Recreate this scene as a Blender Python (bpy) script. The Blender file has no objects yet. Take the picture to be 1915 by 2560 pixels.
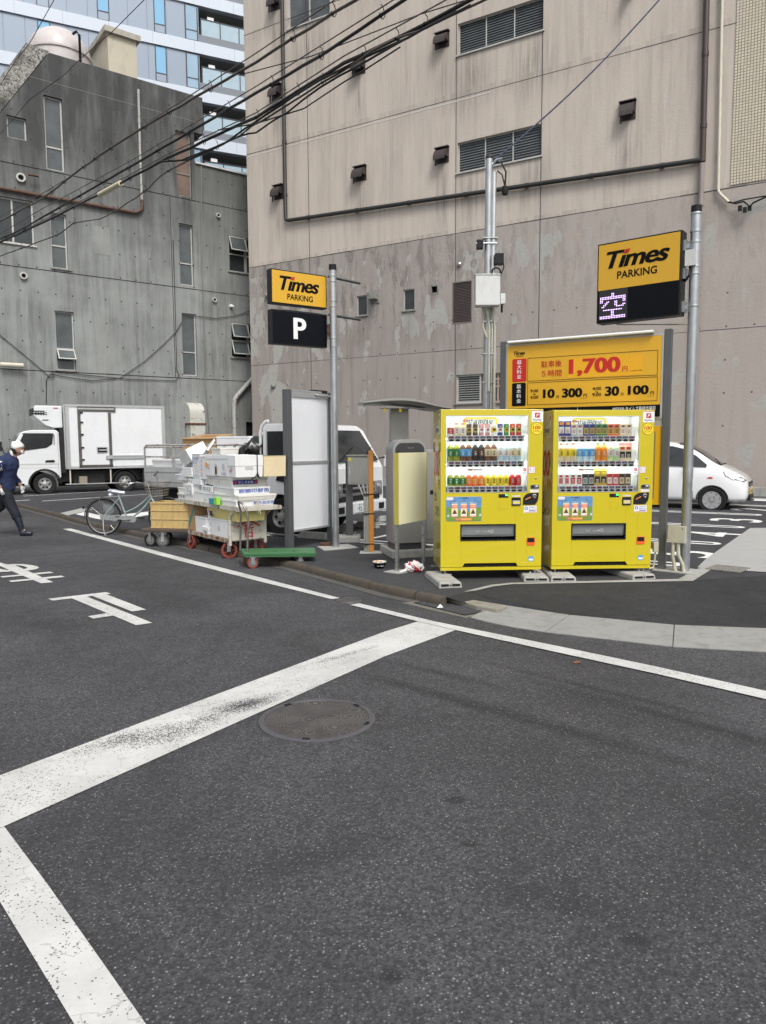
import bpy, bmesh, math, random
from mathutils import Vector, Matrix, geometry
random.seed(7)
SC = bpy.context.scene
COL = SC.collection
R = math.radians
# ---------------------------------------------------------------- camera
FP, CX, CY, EYE = 1830.0, 957.5, 1280.0, 1.64      # focal length in photo pixels, centre, eye height
PITCH, ROLL = math.atan(170/FP), 0.0055
_F = Vector((0, math.cos(PITCH), -math.sin(PITCH)))
_U = Vector((0, math.sin(PITCH), math.cos(PITCH)))
_R = Vector((1, 0, 0))
_c, _s = math.cos(ROLL), math.sin(ROLL)
_R2 = _c*_R - _s*_U
_U2 = _s*_R + _c*_U
cam_data = bpy.data.cameras.new('camera')
cam = bpy.data.objects.new('camera', cam_data)
COL.objects.link(cam)
cam_data.sensor_fit = 'VERTICAL'
cam_data.sensor_height = 36
cam_data.lens = FP/2560*36
cam_data.clip_end = 600
cam_data.clip_start = 0.05
mw = Matrix((_R2, _U2, -_F)).transposed().to_4x4()
mw.translation = (0, 0, EYE)
cam.matrix_world = mw
SC.camera = cam
# ---------------------------------------------------------------- sky, sun, exposure
SUN_EL, SUN_AZ = 52, 162          # overcast: a broad weak sun, from behind the camera
w = bpy.data.worlds.new('World')
SC.world = w
w.use_nodes = True
nt = w.node_tree
bg = nt.nodes['Background']
sky = nt.nodes.new('ShaderNodeTexSky')
sky.sky_type = 'NISHITA'
sky.sun_disc = False
sky.sun_elevation = R(SUN_EL)
sky.sun_rotation = R(SUN_AZ)
sky.dust_density = 4
sky.air_density = 1.0
hs = nt.nodes.new('ShaderNodeHueSaturation')
hs.inputs['Saturation'].default_value = 0.28
nt.links.new(sky.outputs[0], hs.inputs['Color'])
nt.links.new(hs.outputs[0], bg.inputs[0])
bg.inputs[1].default_value = 0.14
sd = bpy.data.lights.new('sun', 'SUN')
sd.energy = 1.45
sd.angle = R(18)
sd.color = (1, .97, .92)
so = bpy.data.objects.new('sun', sd)
COL.objects.link(so)
d = Vector((math.sin(R(SUN_AZ))*math.cos(R(SUN_EL)), math.cos(R(SUN_AZ))*math.cos(R(SUN_EL)), math.sin(R(SUN_EL))))
so.rotation_euler = d.to_track_quat('Z', 'Y').to_euler()
SC.view_settings.view_transform = 'Standard'
SC.view_settings.look = 'None'
SC.view_settings.gamma = 1
SC.view_settings.exposure = 0.40
SC.render.film_transparent = False
try:
    SC.cycles.use_denoising = True
    SC.cycles.max_bounces = 8
    SC.cycles.transparent_max_bounces = 16
except Exception:
    pass
# ---------------------------------------------------------------- measuring helpers
def ray(x, y):
    return _F + _R2*((x-CX)/FP) - _U2*((y-CY)/FP)
def G(x, y, z=0.0):
    d = ray(x, y); t = (z-EYE)/d.z
    return (d.x*t, d.y*t)
def on(fr, x, y, yl=0.0):
    """point of the vertical plane (origin, angle) seen at a photo pixel -> (along, height)"""
    (ox, oy), a = fr
    ca, sa = math.cos(a), math.sin(a)
    d = ray(x, y)
    t = (yl + (-ox*sa+oy*ca))/(-d.x*sa+d.y*ca)
    return ((d.x*t-ox)*ca+(d.y*t-oy)*sa, EYE+d.z*t)
# ---------------------------------------------------------------- materials
MATS = {}
def nodes(name):
    m = bpy.data.materials.new(name)
    m.use_nodes = True
    n = m.node_tree
    return m, n, n.nodes['Principled BSDF']
def N(n, t, **kw):
    x = n.nodes.new(t)
    for k, v in kw.items():
        if k in ('inp',):
            for kk, vv in v.items(): x.inputs[kk].default_value = vv
        else: setattr(x, k, v)
    return x
def coords(n, scale=(1, 1, 1), kind='Object'):
    tc = N(n, 'ShaderNodeTexCoord'); mp = N(n, 'ShaderNodeMapping')
    mp.inputs['Scale'].default_value = scale
    n.links.new(tc.outputs[kind], mp.inputs['Vector'])
    return mp.outputs[0]
def noise(n, vec, scale, detail=4, rough=.6, dist=0):
    t = N(n, 'ShaderNodeTexNoise', inp={'Scale': scale, 'Detail': detail, 'Roughness': rough, 'Distortion': dist})
    n.links.new(vec, t.inputs['Vector'])
    return t.outputs['Fac']
def ramp(n, fac, stops):
    r = N(n, 'ShaderNodeValToRGB')
    el = r.color_ramp.elements
    while len(el) < len(stops): el.new(.5)
    for e, (p, c) in zip(el, stops):
        e.position = p
        e.color = (c, c, c, 1) if isinstance(c, (int, float)) else (*c, 1)
    n.links.new(fac, r.inputs[0])
    return r.outputs[0]
def mix(n, fac, a, b, mode='MIX'):
    m = N(n, 'ShaderNodeMix', data_type='RGBA', blend_type=mode, clamp_factor=True)
    for i, v in ((0, fac), (6, a), (7, b)):
        if hasattr(v, 'is_linked') or hasattr(v, 'links'): n.links.new(v, m.inputs[i])
        elif i == 0: m.inputs[0].default_value = v
        else: m.inputs[i].default_value = (*v, 1) if len(v) == 3 else v
    return m.outputs[2]
def mth(n, op, a, b=0.0, clamp=False):
    m = N(n, 'ShaderNodeMath', operation=op, use_clamp=clamp)
    for i, v in ((0, a), (1, b)):
        if hasattr(v, 'links'): n.links.new(v, m.inputs[i])
        else: m.inputs[i].default_value = v
    return m.outputs[0]
def bump(n, b, fac, strength=.3, dist=.01):
    bp = N(n, 'ShaderNodeBump', inp={'Strength': strength, 'Distance': dist})
    n.links.new(fac, bp.inputs['Height'])
    n.links.new(bp.outputs[0], b.inputs['Normal'])
def M(name, col, rough=.5, metal=0, var=.12, vs=3.0, dirt=0, bmp=0, bs=60, emit=0, coat=0, dcol=(.12, .10, .08)):
    """painted / plain surface: base colour, soft mottling, optional grime patches and fine bump"""
    if name in MATS: return MATS[name]
    m, n, b = nodes(name)
    v = coords(n)
    f = noise(n, v, vs, 5)
    lo = tuple(c*(1-var) for c in col); hi = tuple(min(1, c*(1+var)) for c in col)
    c = mix(n, f, lo, hi)
    if dirt:
        g = noise(n, coords(n, (1, 1, .35)), vs*2.2, 8, .7, .3)
        g = ramp(n, g, [(.5, 0.0), (.72, dirt)])
        c = mix(n, g, c, dcol)
    n.links.new(c, b.inputs['Base Color'])
    rr = ramp(n, f, [(.3, max(0, rough-.08)), (.7, min(1, rough+.08))])
    n.links.new(rr, b.inputs['Roughness'])
    b.inputs['Metallic'].default_value = metal
    if coat: b.inputs['Coat Weight'].default_value = coat
    if bmp: bump(n, b, noise(n, v, bs, 3), bmp, .004)
    if emit:
        n.links.new(c, b.inputs['Emission Color']); b.inputs['Emission Strength'].default_value = emit
    MATS[name] = m
    return m
def plain(name, col, rough=.5, emit=0, metal=0):
    if name in MATS: return MATS[name]
    m, n, b = nodes(name)
    b.inputs['Base Color'].default_value = (*col, 1)
    f = noise(n, coords(n), 20, 2)
    n.links.new(ramp(n, f, [(.3, max(0, rough-.06)), (.7, min(1, rough+.06))]), b.inputs['Roughness'])
    b.inputs['Metallic'].default_value = metal
    if emit:
        b.inputs['Emission Color'].default_value = (*col, 1); b.inputs['Emission Strength'].default_value = emit
    MATS[name] = m
    return m
def pane_mat(name, tint=(1, 1, 1), ior=1.5, clear=.92):
    """thin clear pane: lets light straight through and reflects at grazing angles"""
    m = bpy.data.materials.new(name); m.use_nodes = True
    n = m.node_tree; n.nodes.clear()
    out = N(n, 'ShaderNodeOutputMaterial'); tr = N(n, 'ShaderNodeBsdfTransparent'); gl = N(n, 'ShaderNodeBsdfGlossy')
    fr = N(n, 'ShaderNodeFresnel', inp={'IOR': ior}); mx = N(n, 'ShaderNodeMixShader')
    tr.inputs[0].default_value = (*[t*clear for t in tint], 1)
    gl.inputs['Roughness'].default_value = .02
    n.links.new(fr.outputs[0], mx.inputs[0]); n.links.new(tr.outputs[0], mx.inputs[1]); n.links.new(gl.outputs[0], mx.inputs[2])
    n.links.new(mx.outputs[0], out.inputs[0])
    return m
CLEAR = pane_mat('clear_pane', clear=.97)
TINT = pane_mat('tinted_pane', (.32, .36, .36), 1.9)
# ---- asphalt
def asphalt(name, base, speck, patch, scale=95.0, fine=False, spots=()):
    m, n, b = nodes(name)
    v = coords(n)
    big = noise(n, v, .55, 5, .6, .4)
    mid = noise(n, v, 3.2, 5, .65)
    c = mix(n, ramp(n, big, [(.3, 0.0), (.68, 1.0)]), tuple(x*(1-patch) for x in base), tuple(x*(1+patch*.6) for x in base))
    c = mix(n, ramp(n, mid, [(.55, 0.0), (.8, .45)]), c, tuple(x*.5 for x in base))
    # tyre-dark bands and small damp marks
    streak = noise(n, coords(n, (2.2, .35, 1)), .8, 4, .6, .8)
    c = mix(n, ramp(n, streak, [(.56, 0.0), (.7, .4)]), c, tuple(x*.5 for x in base))
    wob = noise(n, v, 2.2, 4, .7)
    for (x, y, rx, ry, a, amt) in spots:
        mp = N(n, 'ShaderNodeMapping', vector_type='TEXTURE')
        mp.inputs['Location'].default_value = (x, y, 0); mp.inputs['Rotation'].default_value = (0, 0, a); mp.inputs['Scale'].default_value = (rx, ry, 1)
        n.links.new(v, mp.inputs['Vector'])
        gr = N(n, 'ShaderNodeTexGradient', gradient_type='SPHERICAL'); n.links.new(mp.outputs[0], gr.inputs[0])
        k_ = mth(n, 'MULTIPLY', mth(n, 'MULTIPLY', gr.outputs['Fac'], wob), amt*2, True)
        c = mix(n, k_, c, tuple(x_*.42 for x_ in base))
    vo = N(n, 'ShaderNodeTexVoronoi', inp={'Scale': scale, 'Randomness': 1.0}); n.links.new(v, vo.inputs['Vector'])
    sep = N(n, 'ShaderNodeSeparateColor'); n.links.new(vo.outputs['Color'], sep.inputs[0])
    small = mth(n, 'LESS_THAN', vo.outputs['Distance'], .30 if fine else .36)
    rare = ramp(n, sep.outputs[0], [(.35, 0.0), (.9, .5), (1.0, 1.0)])
    k = mth(n, 'MULTIPLY', small, rare)
    c = mix(n, mth(n, 'MULTIPLY', k, speck), c, (.42, .415, .39))
    dk = mth(n, 'MULTIPLY', mth(n, 'LESS_THAN', sep.outputs[1], .42), .72)
    c = mix(n, dk, c, tuple(x*.45 for x in base))
    # a few larger pale stones
    v2 = N(n, 'ShaderNodeTexVoronoi', inp={'Scale': scale*.3, 'Randomness': 1.0}); n.links.new(v, v2.inputs['Vector'])
    s2 = N(n, 'ShaderNodeSeparateColor'); n.links.new(v2.outputs['Color'], s2.inputs[0])
    k2 = mth(n, 'MULTIPLY', mth(n, 'LESS_THAN', v2.outputs['Distance'], .09), mth(n, 'GREATER_THAN', s2.outputs[0], .975 if not fine else .99))
    c = mix(n, k2, c, (.6, .59, .55))
    n.links.new(c, b.inputs['Base Color'])
    n.links.new(ramp(n, mid, [(.3, .72), (.7, .95)]), b.inputs['Roughness'])
    b.inputs['Specular IOR Level'].default_value = .35
    bump(n, b, vo.outputs['Distance'], .55, .006)
    return m
ASPH = asphalt('road_asphalt', (.066, .066, .071), .60, .45, spots=[(*G(1250, 1780), 1.7, .10, -.72, 1.5), (*G(1700, 1800), 1.5, .09, -.8, 1.4), (*G(1600, 1790), 1.2, .30, -.8, .6), (*G(1480, 1720), 1.2, .07, -.75, 1.2), (*G(850, 1640), 1.1, .22, -.75, .7), (*G(380, 1480), 2.2, .30, -.85, .6), (*G(1130, 1690), .8, .09, -.7, .9), (*G(120, 1560), 1.3, .5, -.6, .7), (*G(760, 2150), .5, .16, .4, .6), (*G(1400, 2250), .35, .12, -.3, .7), (*G(1140, 2000), .06, .04, 0, 2.0), (*G(1175, 2110), .05, .03, 0, 2.0), (*G(1590, 2350), .07, .05, 0, 1.6), (*G(980, 2440), .05, .04, 0, 1.6), (*G(330, 1330), 2.5, .4, -.85, .5), (*G(60, 2420), .5, .3, 0, .7)])
LOT = asphalt('lot_asphalt', (.056, .057, .063), .28, .26, 130, True)
APR = asphalt('apron_asphalt', (.034, .035, .039), .3, .3, 130, True)
# ---- road paint with wear
def paint(name, col=(.59, .59, .57), wear=.5, spots=()):
    m, n, b = nodes(name)
    v = coords(n)
    grain = noise(n, v, 170, 2, .5)
    soft = noise(n, v, 2.5, 4, .6)
    cell = N(n, 'ShaderNodeTexVoronoi', inp={'Scale': 190.0, 'Randomness': 1.0}); n.links.new(v, cell.inputs['Vector'])
    sc_ = N(n, 'ShaderNodeSeparateColor'); n.links.new(cell.outputs['Color'], sc_.inputs[0])
    lvl = mth(n, 'MULTIPLY', mth(n, 'SUBTRACT', soft, .42, True), wear)
    for (x, y, rx, ry, a, amt) in spots:          # worn places
        mp = N(n, 'ShaderNodeMapping', vector_type='TEXTURE')
        mp.inputs['Location'].default_value = (x, y, 0); mp.inputs['Rotation'].default_value = (0, 0, a)
        mp.inputs['Scale'].default_value = (rx, ry, 1)
        n.links.new(v, mp.inputs['Vector'])
        gr = N(n, 'ShaderNodeTexGradient', gradient_type='SPHERICAL'); n.links.new(mp.outputs[0], gr.inputs[0])
        lvl = mth(n, 'ADD', lvl, mth(n, 'MULTIPLY', gr.outputs['Fac'], amt*1.9))
    lvl = mth(n, 'MULTIPLY', lvl, ramp(n, noise(n, v, 5, 5, .7), [(.3, .35), (.65, 1.0)]))
    hole = mth(n, 'LESS_THAN', sc_.outputs[0], lvl)
    c = mix(n, ramp(n, noise(n, v, 1.6, 6, .7), [(.35, 0.0), (.62, 1.0)]), tuple(x*.78 for x in col), col)
    c = mix(n, ramp(n, noise(n, coords(n, (1, 1, 1)), 22, 6, .7), [(.5, 0.0), (.75, .35)]), c, (.42, .42, .41))
    ck = N(n, 'ShaderNodeTexVoronoi', feature='DISTANCE_TO_EDGE', inp={'Scale': 5.5, 'Randomness': 1.0})
    wv = N(n, 'ShaderNodeVectorMath', operation='ADD'); nz = N(n, 'ShaderNodeTexNoise', inp={'Scale': 7.0, 'Detail': 4.0}); n.links.new(v, nz.inputs['Vector'])
    sc2 = N(n, 'ShaderNodeVectorMath', operation='SCALE'); sc2.inputs['Scale'].default_value = .22; n.links.new(nz.outputs['Color'], sc2.inputs[0]); n.links.new(v, wv.inputs[0]); n.links.new(sc2.outputs[0], wv.inputs[1]); n.links.new(wv.outputs[0], ck.inputs['Vector'])
    crack = mth(n, 'MULTIPLY', mth(n, 'LESS_THAN', ck.outputs['Distance'], .010), mth(n, 'GREATER_THAN', noise(n, v, 2.0, 3), .50))
    c = mix(n, mth(n, 'MULTIPLY', crack, .35), c, (.16, .16, .155))
    c = mix(n, hole, c, (.055, .055, .058))
    n.links.new(c, b.inputs['Base Color'])
    b.inputs['Roughness'].default_value = .75
    bump(n, b, grain, .25, .002)
    return m
# ---- concrete facades
def formwork(name, base, top_z=None, dark=None, panel=(.9, 3.7), holes=True, stain=.5):
    """board-marked concrete: panel tone steps, tie holes, run-down streaks, dark weathered top"""
    m, n, b = nodes(name)
    v = coords(n)
    tc = N(n, 'ShaderNodeTexCoord'); sx = N(n, 'ShaderNodeSeparateXYZ'); n.links.new(tc.outputs['Object'], sx.inputs[0])
    X, Z = sx.outputs[0], sx.outputs[2]
    br = N(n, 'ShaderNodeTexBrick', offset=0.0, inp={'Scale': 1.0, 'Mortar Size': .012, 'Brick Width': panel[0], 'Row Height': panel[1], 'Bias': -.2,
            'Color1': (.55, .55, .55, 1), 'Color2': (.85, .85, .85, 1), 'Mortar': (.35, .35, .35, 1)})
    cmb = N(n, 'ShaderNodeCombineXYZ'); n.links.new(X, cmb.inputs[0]); n.links.new(mth(n, 'SUBTRACT', Z, .78), cmb.inputs[1])
    n.links.new(cmb.outputs[0], br.inputs['Vector'])
    c = mix(n, noise(n, v, 1.1, 6, .65), tuple(x*.72 for x in base), tuple(x*1.2 for x in base))
    c = mix(n, .42, c, br.outputs['Color'], 'MULTIPLY')
    st = noise(n, coords(n, (3.0, 3.0, .22)), 1.6, 8, .7, .2)
    c = mix(n, ramp(n, st, [(.44, 0.0), (.62, stain*1.3)]), c, tuple(x*.42 for x in base))
    c = mix(n, ramp(n, noise(n, coords(n, (.5, .5, .5)), 1.0, 4), [(.42, 0.0), (.62, .35)]), c, tuple(min(1, x*1.4) for x in base))
    st2 = noise(n, coords(n, (5.0, 5.0, .3)), 1.1, 6, .7)
    c = mix(n, ramp(n, st2, [(.55, 0.0), (.78, .4)]), c, tuple(min(1, x*1.65) for x in base))
    if top_z is not None:
        zz = mth(n, 'ADD', Z, mth(n, 'MULTIPLY', noise(n, coords(n, (1.6, 1.6, .12)), 1.2, 6), 5.0))
        f = ramp(n, mth(n, 'DIVIDE', mth(n, 'SUBTRACT', zz, top_z), 6.0, True), [(0, 0.0), (.75, .88)])
        f = mth(n, 'MULTIPLY', f, ramp(n, noise(n, coords(n, (.9, .9, .14)), 1.6, 6, .7), [(.32, .55), (.55, 1.0)]))
        c = mix(n, f, c, dark)
    if holes:
        def fr(val, per, off):
            a = mth(n, 'FRACT', mth(n, 'DIVIDE', mth(n, 'ADD', val, off), per))
            return mth(n, 'MULTIPLY', mth(n, 'SUBTRACT', a, .5), per)
        jx = noise(n, v, .35, 1)
        dx = fr(X, .62, 100.2); dz = fr(Z, .92, 50.1)
        r2 = mth(n, 'ADD', mth(n, 'MULTIPLY', dx, dx), mth(n, 'MULTIPLY', dz, dz))
        hol = mth(n, 'MULTIPLY', mth(n, 'LESS_THAN', r2, .0011), mth(n, 'GREATER_THAN', jx, .44))
        c = mix(n, mth(n, 'MULTIPLY', hol, .85), c, (.03, .03, .03))
    n.links.new(c, b.inputs['Base Color'])
    b.inputs['Roughness'].default_value = .85
    bump(n, b, noise(n, v, 14, 6, .7), .25, .02)
    return m
CONC = formwork('board_marked_concrete', (.275, .29, .282), 11.3, (.028, .029, .030))
CONCR = formwork('weathered_wing_concrete', (.25, .26, .25), 11.0, (.09, .092, .086))
SPOTS = [(1105, 131, .22, 1.5), (897, 197, .22, 1.4), (690, 262, .22, 1.2), (1105, 420, .22, 1.4), (900, 464, .22, 1.3), (695, 509, .2, 1.2), (1566, 315, .25, 1.5), (686, 40, .2, 1.3), (1180, 133, .8, 1.6), (1330, 85, .7, 1.6), (1170, 432, .5, 1.4), (1335, 392, .5, 1.3), (770, 75, .8, 1.5), (1022, 780, .25, 1.0), (904, 792, .25, 1.0), (1155, 815, .4, 1.2)]
def stucco(name):
    m, n, b = nodes(name)
    v = coords(n)
    tc = N(n, 'ShaderNodeTexCoord'); sx = N(n, 'ShaderNodeSeparateXYZ'); n.links.new(tc.outputs['Object'], sx.inputs[0])
    X, Z = sx.outputs[0], sx.outputs[2]
    up = mix(n, noise(n, v, .25, 5, .6), (.47, .415, .36), (.57, .51, .45))
    up = mix(n, ramp(n, noise(n, coords(n, (1.1, 1.1, .16)), 1.2, 8, .7), [(.45, 0.0), (.75, .55)]), up, (.30, .265, .235))
    up = mix(n, ramp(n, noise(n, coords(n, (6, 6, .25)), .9, 6, .7), [(.50, 0.0), (.72, .5)]), up, (.25, .225, .20))
    up = mix(n, ramp(n, noise(n, coords(n, (2.2, 2.2, .12)), 1.3, 7, .7), [(.5, 0.0), (.7, .5)]), up, (.56, .51, .45))
    up = mix(n, mth(n, 'MULTIPLY', ramp(n, mth(n, 'FRACT', mth(n, 'DIVIDE', mth(n, 'ADD', Z, .0), 4.6)), [(.80, 0.0), (.98, .5)]), ramp(n, noise(n, coords(n, (4, 4, .5)), 1.2, 7, .75), [(.45, 0.0), (.65, 1.0)])), up, (.24, .205, .18))
    dn = mix(n, noise(n, v, .5, 5, .6), (.255, .225, .206), (.365, .328, .30))
    dn = mix(n, ramp(n, noise(n, coords(n, (2.6, 2.6, .2)), 1.5, 8, .7), [(.5, 0.0), (.72, .55)]), dn, (.13, .118, .11))
    # dark mould tongues below the joint
    hi = ramp(n, mth(n, 'DIVIDE', mth(n, 'SUBTRACT', Z, 5.0), 4.0, True), [(0, 0.0), (.6, 1.0)])
    mould = mth(n, 'MULTIPLY', ramp(n, noise(n, coords(n, (1.7, 1.7, .45)), 1.5, 9, .78, .4), [(.49, 0.0), (.58, .9)]), hi)
    dn = mix(n, mould, dn, (.085, .078, .072))
    pale = mth(n, 'MULTIPLY', hi, .35)
    dn = mix(n, pale, dn, (.36, .33, .305))
    dn = mix(n, ramp(n, mth(n, 'DIVIDE', mth(n, 'ADD', X, mth(n, 'MULTIPLY', noise(n, v, .3, 3), 6)), 12.0, True), [(.3, 0.0), (1, .6)]), dn, (.43, .38, .34))
    low = mth(n, 'LESS_THAN', Z, 9.05)
    c = mix(n, low, up, dn)
    # flaked paint: blotches of bare plaster
    pn = noise(n, coords(n, (1.0, 1.0, .42)), 1.05, 9, .62, .35)
    loc = noise(n, coords(n, (1, 1, 1)), .33, 2)
    leftside = ramp(n, mth(n, 'DIVIDE', mth(n, 'ADD', X, 7.0), 6.0, True), [(0, .075), (1, 0.0)])
    pk = mth(n, 'GREATER_THAN', mth(n, 'ADD', mth(n, 'ADD', pn, mth(n, 'MULTIPLY', loc, .25)), leftside), .720)
    sp = N(n, 'ShaderNodeTexVoronoi', inp={'Scale': 1.3, 'Randomness': 1.0}); n.links.new(coords(n, (1, 1, .6)), sp.inputs['Vector'])
    sps = N(n, 'ShaderNodeSeparateColor'); n.links.new(sp.outputs['Color'], sps.inputs[0])
    wob = mth(n, 'ADD', sp.outputs['Distance'], mth(n, 'MULTIPLY', noise(n, v, 9, 4), .25))
    chips = mth(n, 'MULTIPLY', mth(n, 'LESS_THAN', wob, .25), mth(n, 'GREATER_THAN', sps.outputs[0], .35))
    pk = mth(n, 'MAXIMUM', pk, chips)
    lim = mth(n, 'MULTIPLY', mth(n, 'LESS_THAN', Z, 8.6), mth(n, 'GREATER_THAN', Z, .9))
    pk = mth(n, 'MULTIPLY', pk, lim)
    c = mix(n, pk, c, mix(n, noise(n, v, 6, 4), (.30, .295, .27), (.44, .43, .40)))
    strk = ramp(n, noise(n, coords(n, (7, 7, .3)), 1.2, 6, .7), [(.38, 0.0), (.58, 1.0)])
    acc = None
    for (px_, py_, rx_, rz_) in SPOTS:       # rain streaks below hoods and sills
        u_, z_ = on(((0, 28.3), math.atan2(-.512, .859)), px_, py_)
        mp = N(n, 'ShaderNodeMapping', vector_type='TEXTURE'); mp.inputs['Location'].default_value = (u_, 0, z_-rz_*.55); mp.inputs['Scale'].default_value = (rx_*1.5, 1, rz_)
        n.links.new(tc.outputs['Object'], mp.inputs['Vector'])
        gr = N(n, 'ShaderNodeTexGradient', gradient_type='SPHERICAL'); n.links.new(mp.outputs[0], gr.inputs[0])
        acc = gr.outputs['Fac'] if acc is None else mth(n, 'MAXIMUM', acc, gr.outputs['Fac'])
    c = mix(n, mth(n, 'MULTIPLY', mth(n, 'MULTIPLY', acc, strk), .62, True), c, (.13, .112, .10))
    # small dark pits
    def fr(val, per, off):
        a = mth(n, 'FRACT', mth(n, 'DIVIDE', mth(n, 'ADD', val, off), per))
        return mth(n, 'MULTIPLY', mth(n, 'SUBTRACT', a, .5), per)
    dx = fr(X, .75, 100.2); dz = fr(Z, .98, 50.3)
    r2 = mth(n, 'ADD', mth(n, 'MULTIPLY', dx, dx), mth(n, 'MULTIPLY', dz, dz))
    pit = mth(n, 'MULTIPLY', mth(n, 'MULTIPLY', mth(n, 'LESS_THAN', r2, .0009), mth(n, 'LESS_THAN', Z, 7.0)), mth(n, 'GREATER_THAN', noise(n, v, .6, 1), .47))
    c = mix(n, mth(n, 'MULTIPLY', pit, .8), c, (.04, .035, .03))
    n.links.new(c, b.inputs['Base Color'])
    b.inputs['Roughness'].default_value = .8
    bump(n, b, mth(n, 'SUBTRACT', noise(n, v, 11, 6, .7), mth(n, 'MULTIPLY', pk, .6)), .3, .03)
    return m
STUC = stucco('mauve_stucco')
def rusty(name, col, amount=.5, rough=.5, metal=.0, scale=9, rust=(.16, .055, .02)):
    if name in MATS: return MATS[name]
    m, n, b = nodes(name)
    v = coords(n)
    f = ramp(n, noise(n, v, scale, 8, .7, .3), [(.62-amount*.25, 0.0), (.75-amount*.2, 1.0)])
    c = mix(n, f, mix(n, noise(n, v, 4, 4), tuple(x*.85 for x in col), col), mix(n, noise(n, v, 30, 4), rust, tuple(x*.4 for x in rust)))
    n.links.new(c, b.inputs['Base Color'])
    n.links.new(ramp(n, f, [(0, rough), (1, .9)]), b.inputs['Roughness'])
    b.inputs['Metallic'].default_value = metal
    bump(n, b, noise(n, v, 40, 4), .2, .003)
    MATS[name] = m
    return m
GALV = M('galvanised_steel', (.46, .48, .49), .38, .85, .25, 7, .25, 0, dcol=(.2, .2, .19))
STEEL = M('brushed_steel', (.55, .56, .55), .3, .9, .12, 12)
ALU = M('aluminium_frame', (.50, .51, .51), .42, .6, .12, 8, .2)
WALU = M('pale_window_frame', (.50, .50, .47), .5, .2, .15, 6, .4)
CHARC = M('charcoal_post_paint', (.10, .105, .11), .45, .2, .15, 5, .2)
BLK = M('black_plastic', (.014, .014, .015), .45, 0, .2, 10)
RUB = M('tyre_rubber', (.013, .013, .014), .8, 0, .25, 14, .3, .3, 90, dcol=(.07, .065, .06))
DARK = plain('dark_void', (.006, .006, .006), .9)
CEM = M('pale_cement', (.36, .36, .34), .88, 0, .2, 4, .5, .5, 50, dcol=(.16, .15, .13))
CEMD = M('dirty_cement', (.24, .235, .215), .9, 0, .3, 5, .8, .6, 45, dcol=(.08, .07, .055))
BROWN = M('brown_downpipe_paint', (.055, .036, .032), .5, 0, .25, 2, .3)
BLKP = M('black_pipe_paint', (.028, .028, .027), .45, 0, .3, 3, .3, dcol=(.07, .075, .05))
CREAM = M('cream_conduit_plastic', (.58, .55, .45), .5, 0, .08, 4, .2)
WPAINT = M('white_vehicle_paint', (.72, .74, .75), .25, 0, .04, 1.2, .12, coat=.5, dcol=(.4, .39, .36))
WGLOSS = M('pearl_white_car_paint', (.78, .79, .80), .16, 0, .03, 1.2, 0, coat=.8)
FOAM = M('white_polystyrene', (.79, .80, .80), .65, 0, .06, 6, .22, .35, 150, dcol=(.52, .50, .44))
FOAM2 = M('used_polystyrene', (.74, .735, .69), .7, 0, .1, 8, .4, .35, 150, dcol=(.48, .44, .36))
CARD = M('brown_cardboard', (.40, .255, .125), .85, 0, .12, 5, .3, .2, 30, dcol=(.26, .16, .08))
GLS = M('dark_window_glass', (.030, .034, .036), .06, 0, .9, .9)
FROST = M('frosted_window_glass', (.085, .097, .10), .14, 0, .7, 1.4, .3, dcol=(.045, .045, .04))
YSIGN = M('amber_sign_acrylic', (.66, .37, .016), .3, 0, .04, 1.5, 0, coat=.2)
BLKS = M('black_sign_acrylic', (.004, .005, .008), .25, 0, .2, 2); INK = plain('black_ink', (.006, .006, .006), .6)
for _m, _s in ((BLKS, .12), (BLK, .25), (INK, .1), (RUB, .3)): _m.node_tree.nodes['Principled BSDF'].inputs['Specular IOR Level'].default_value = _s
RED = plain('red_ink', (.50, .015, .012), .45)
WHT = plain('white_ink', (.80, .80, .80), .5)
BLUE = plain('blue_ink', (.02, .08, .42), .5)
PINK = plain('pink_ink', (.62, .12, .22), .6)
TEAL = plain('teal_ink', (.02, .22, .24), .6)
VEND = M('glossy_yellow_paint', (.57, .47, .016), .2, 0, .03, 1.2, .05, coat=.6, dcol=(.5, .38, .02))
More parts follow.
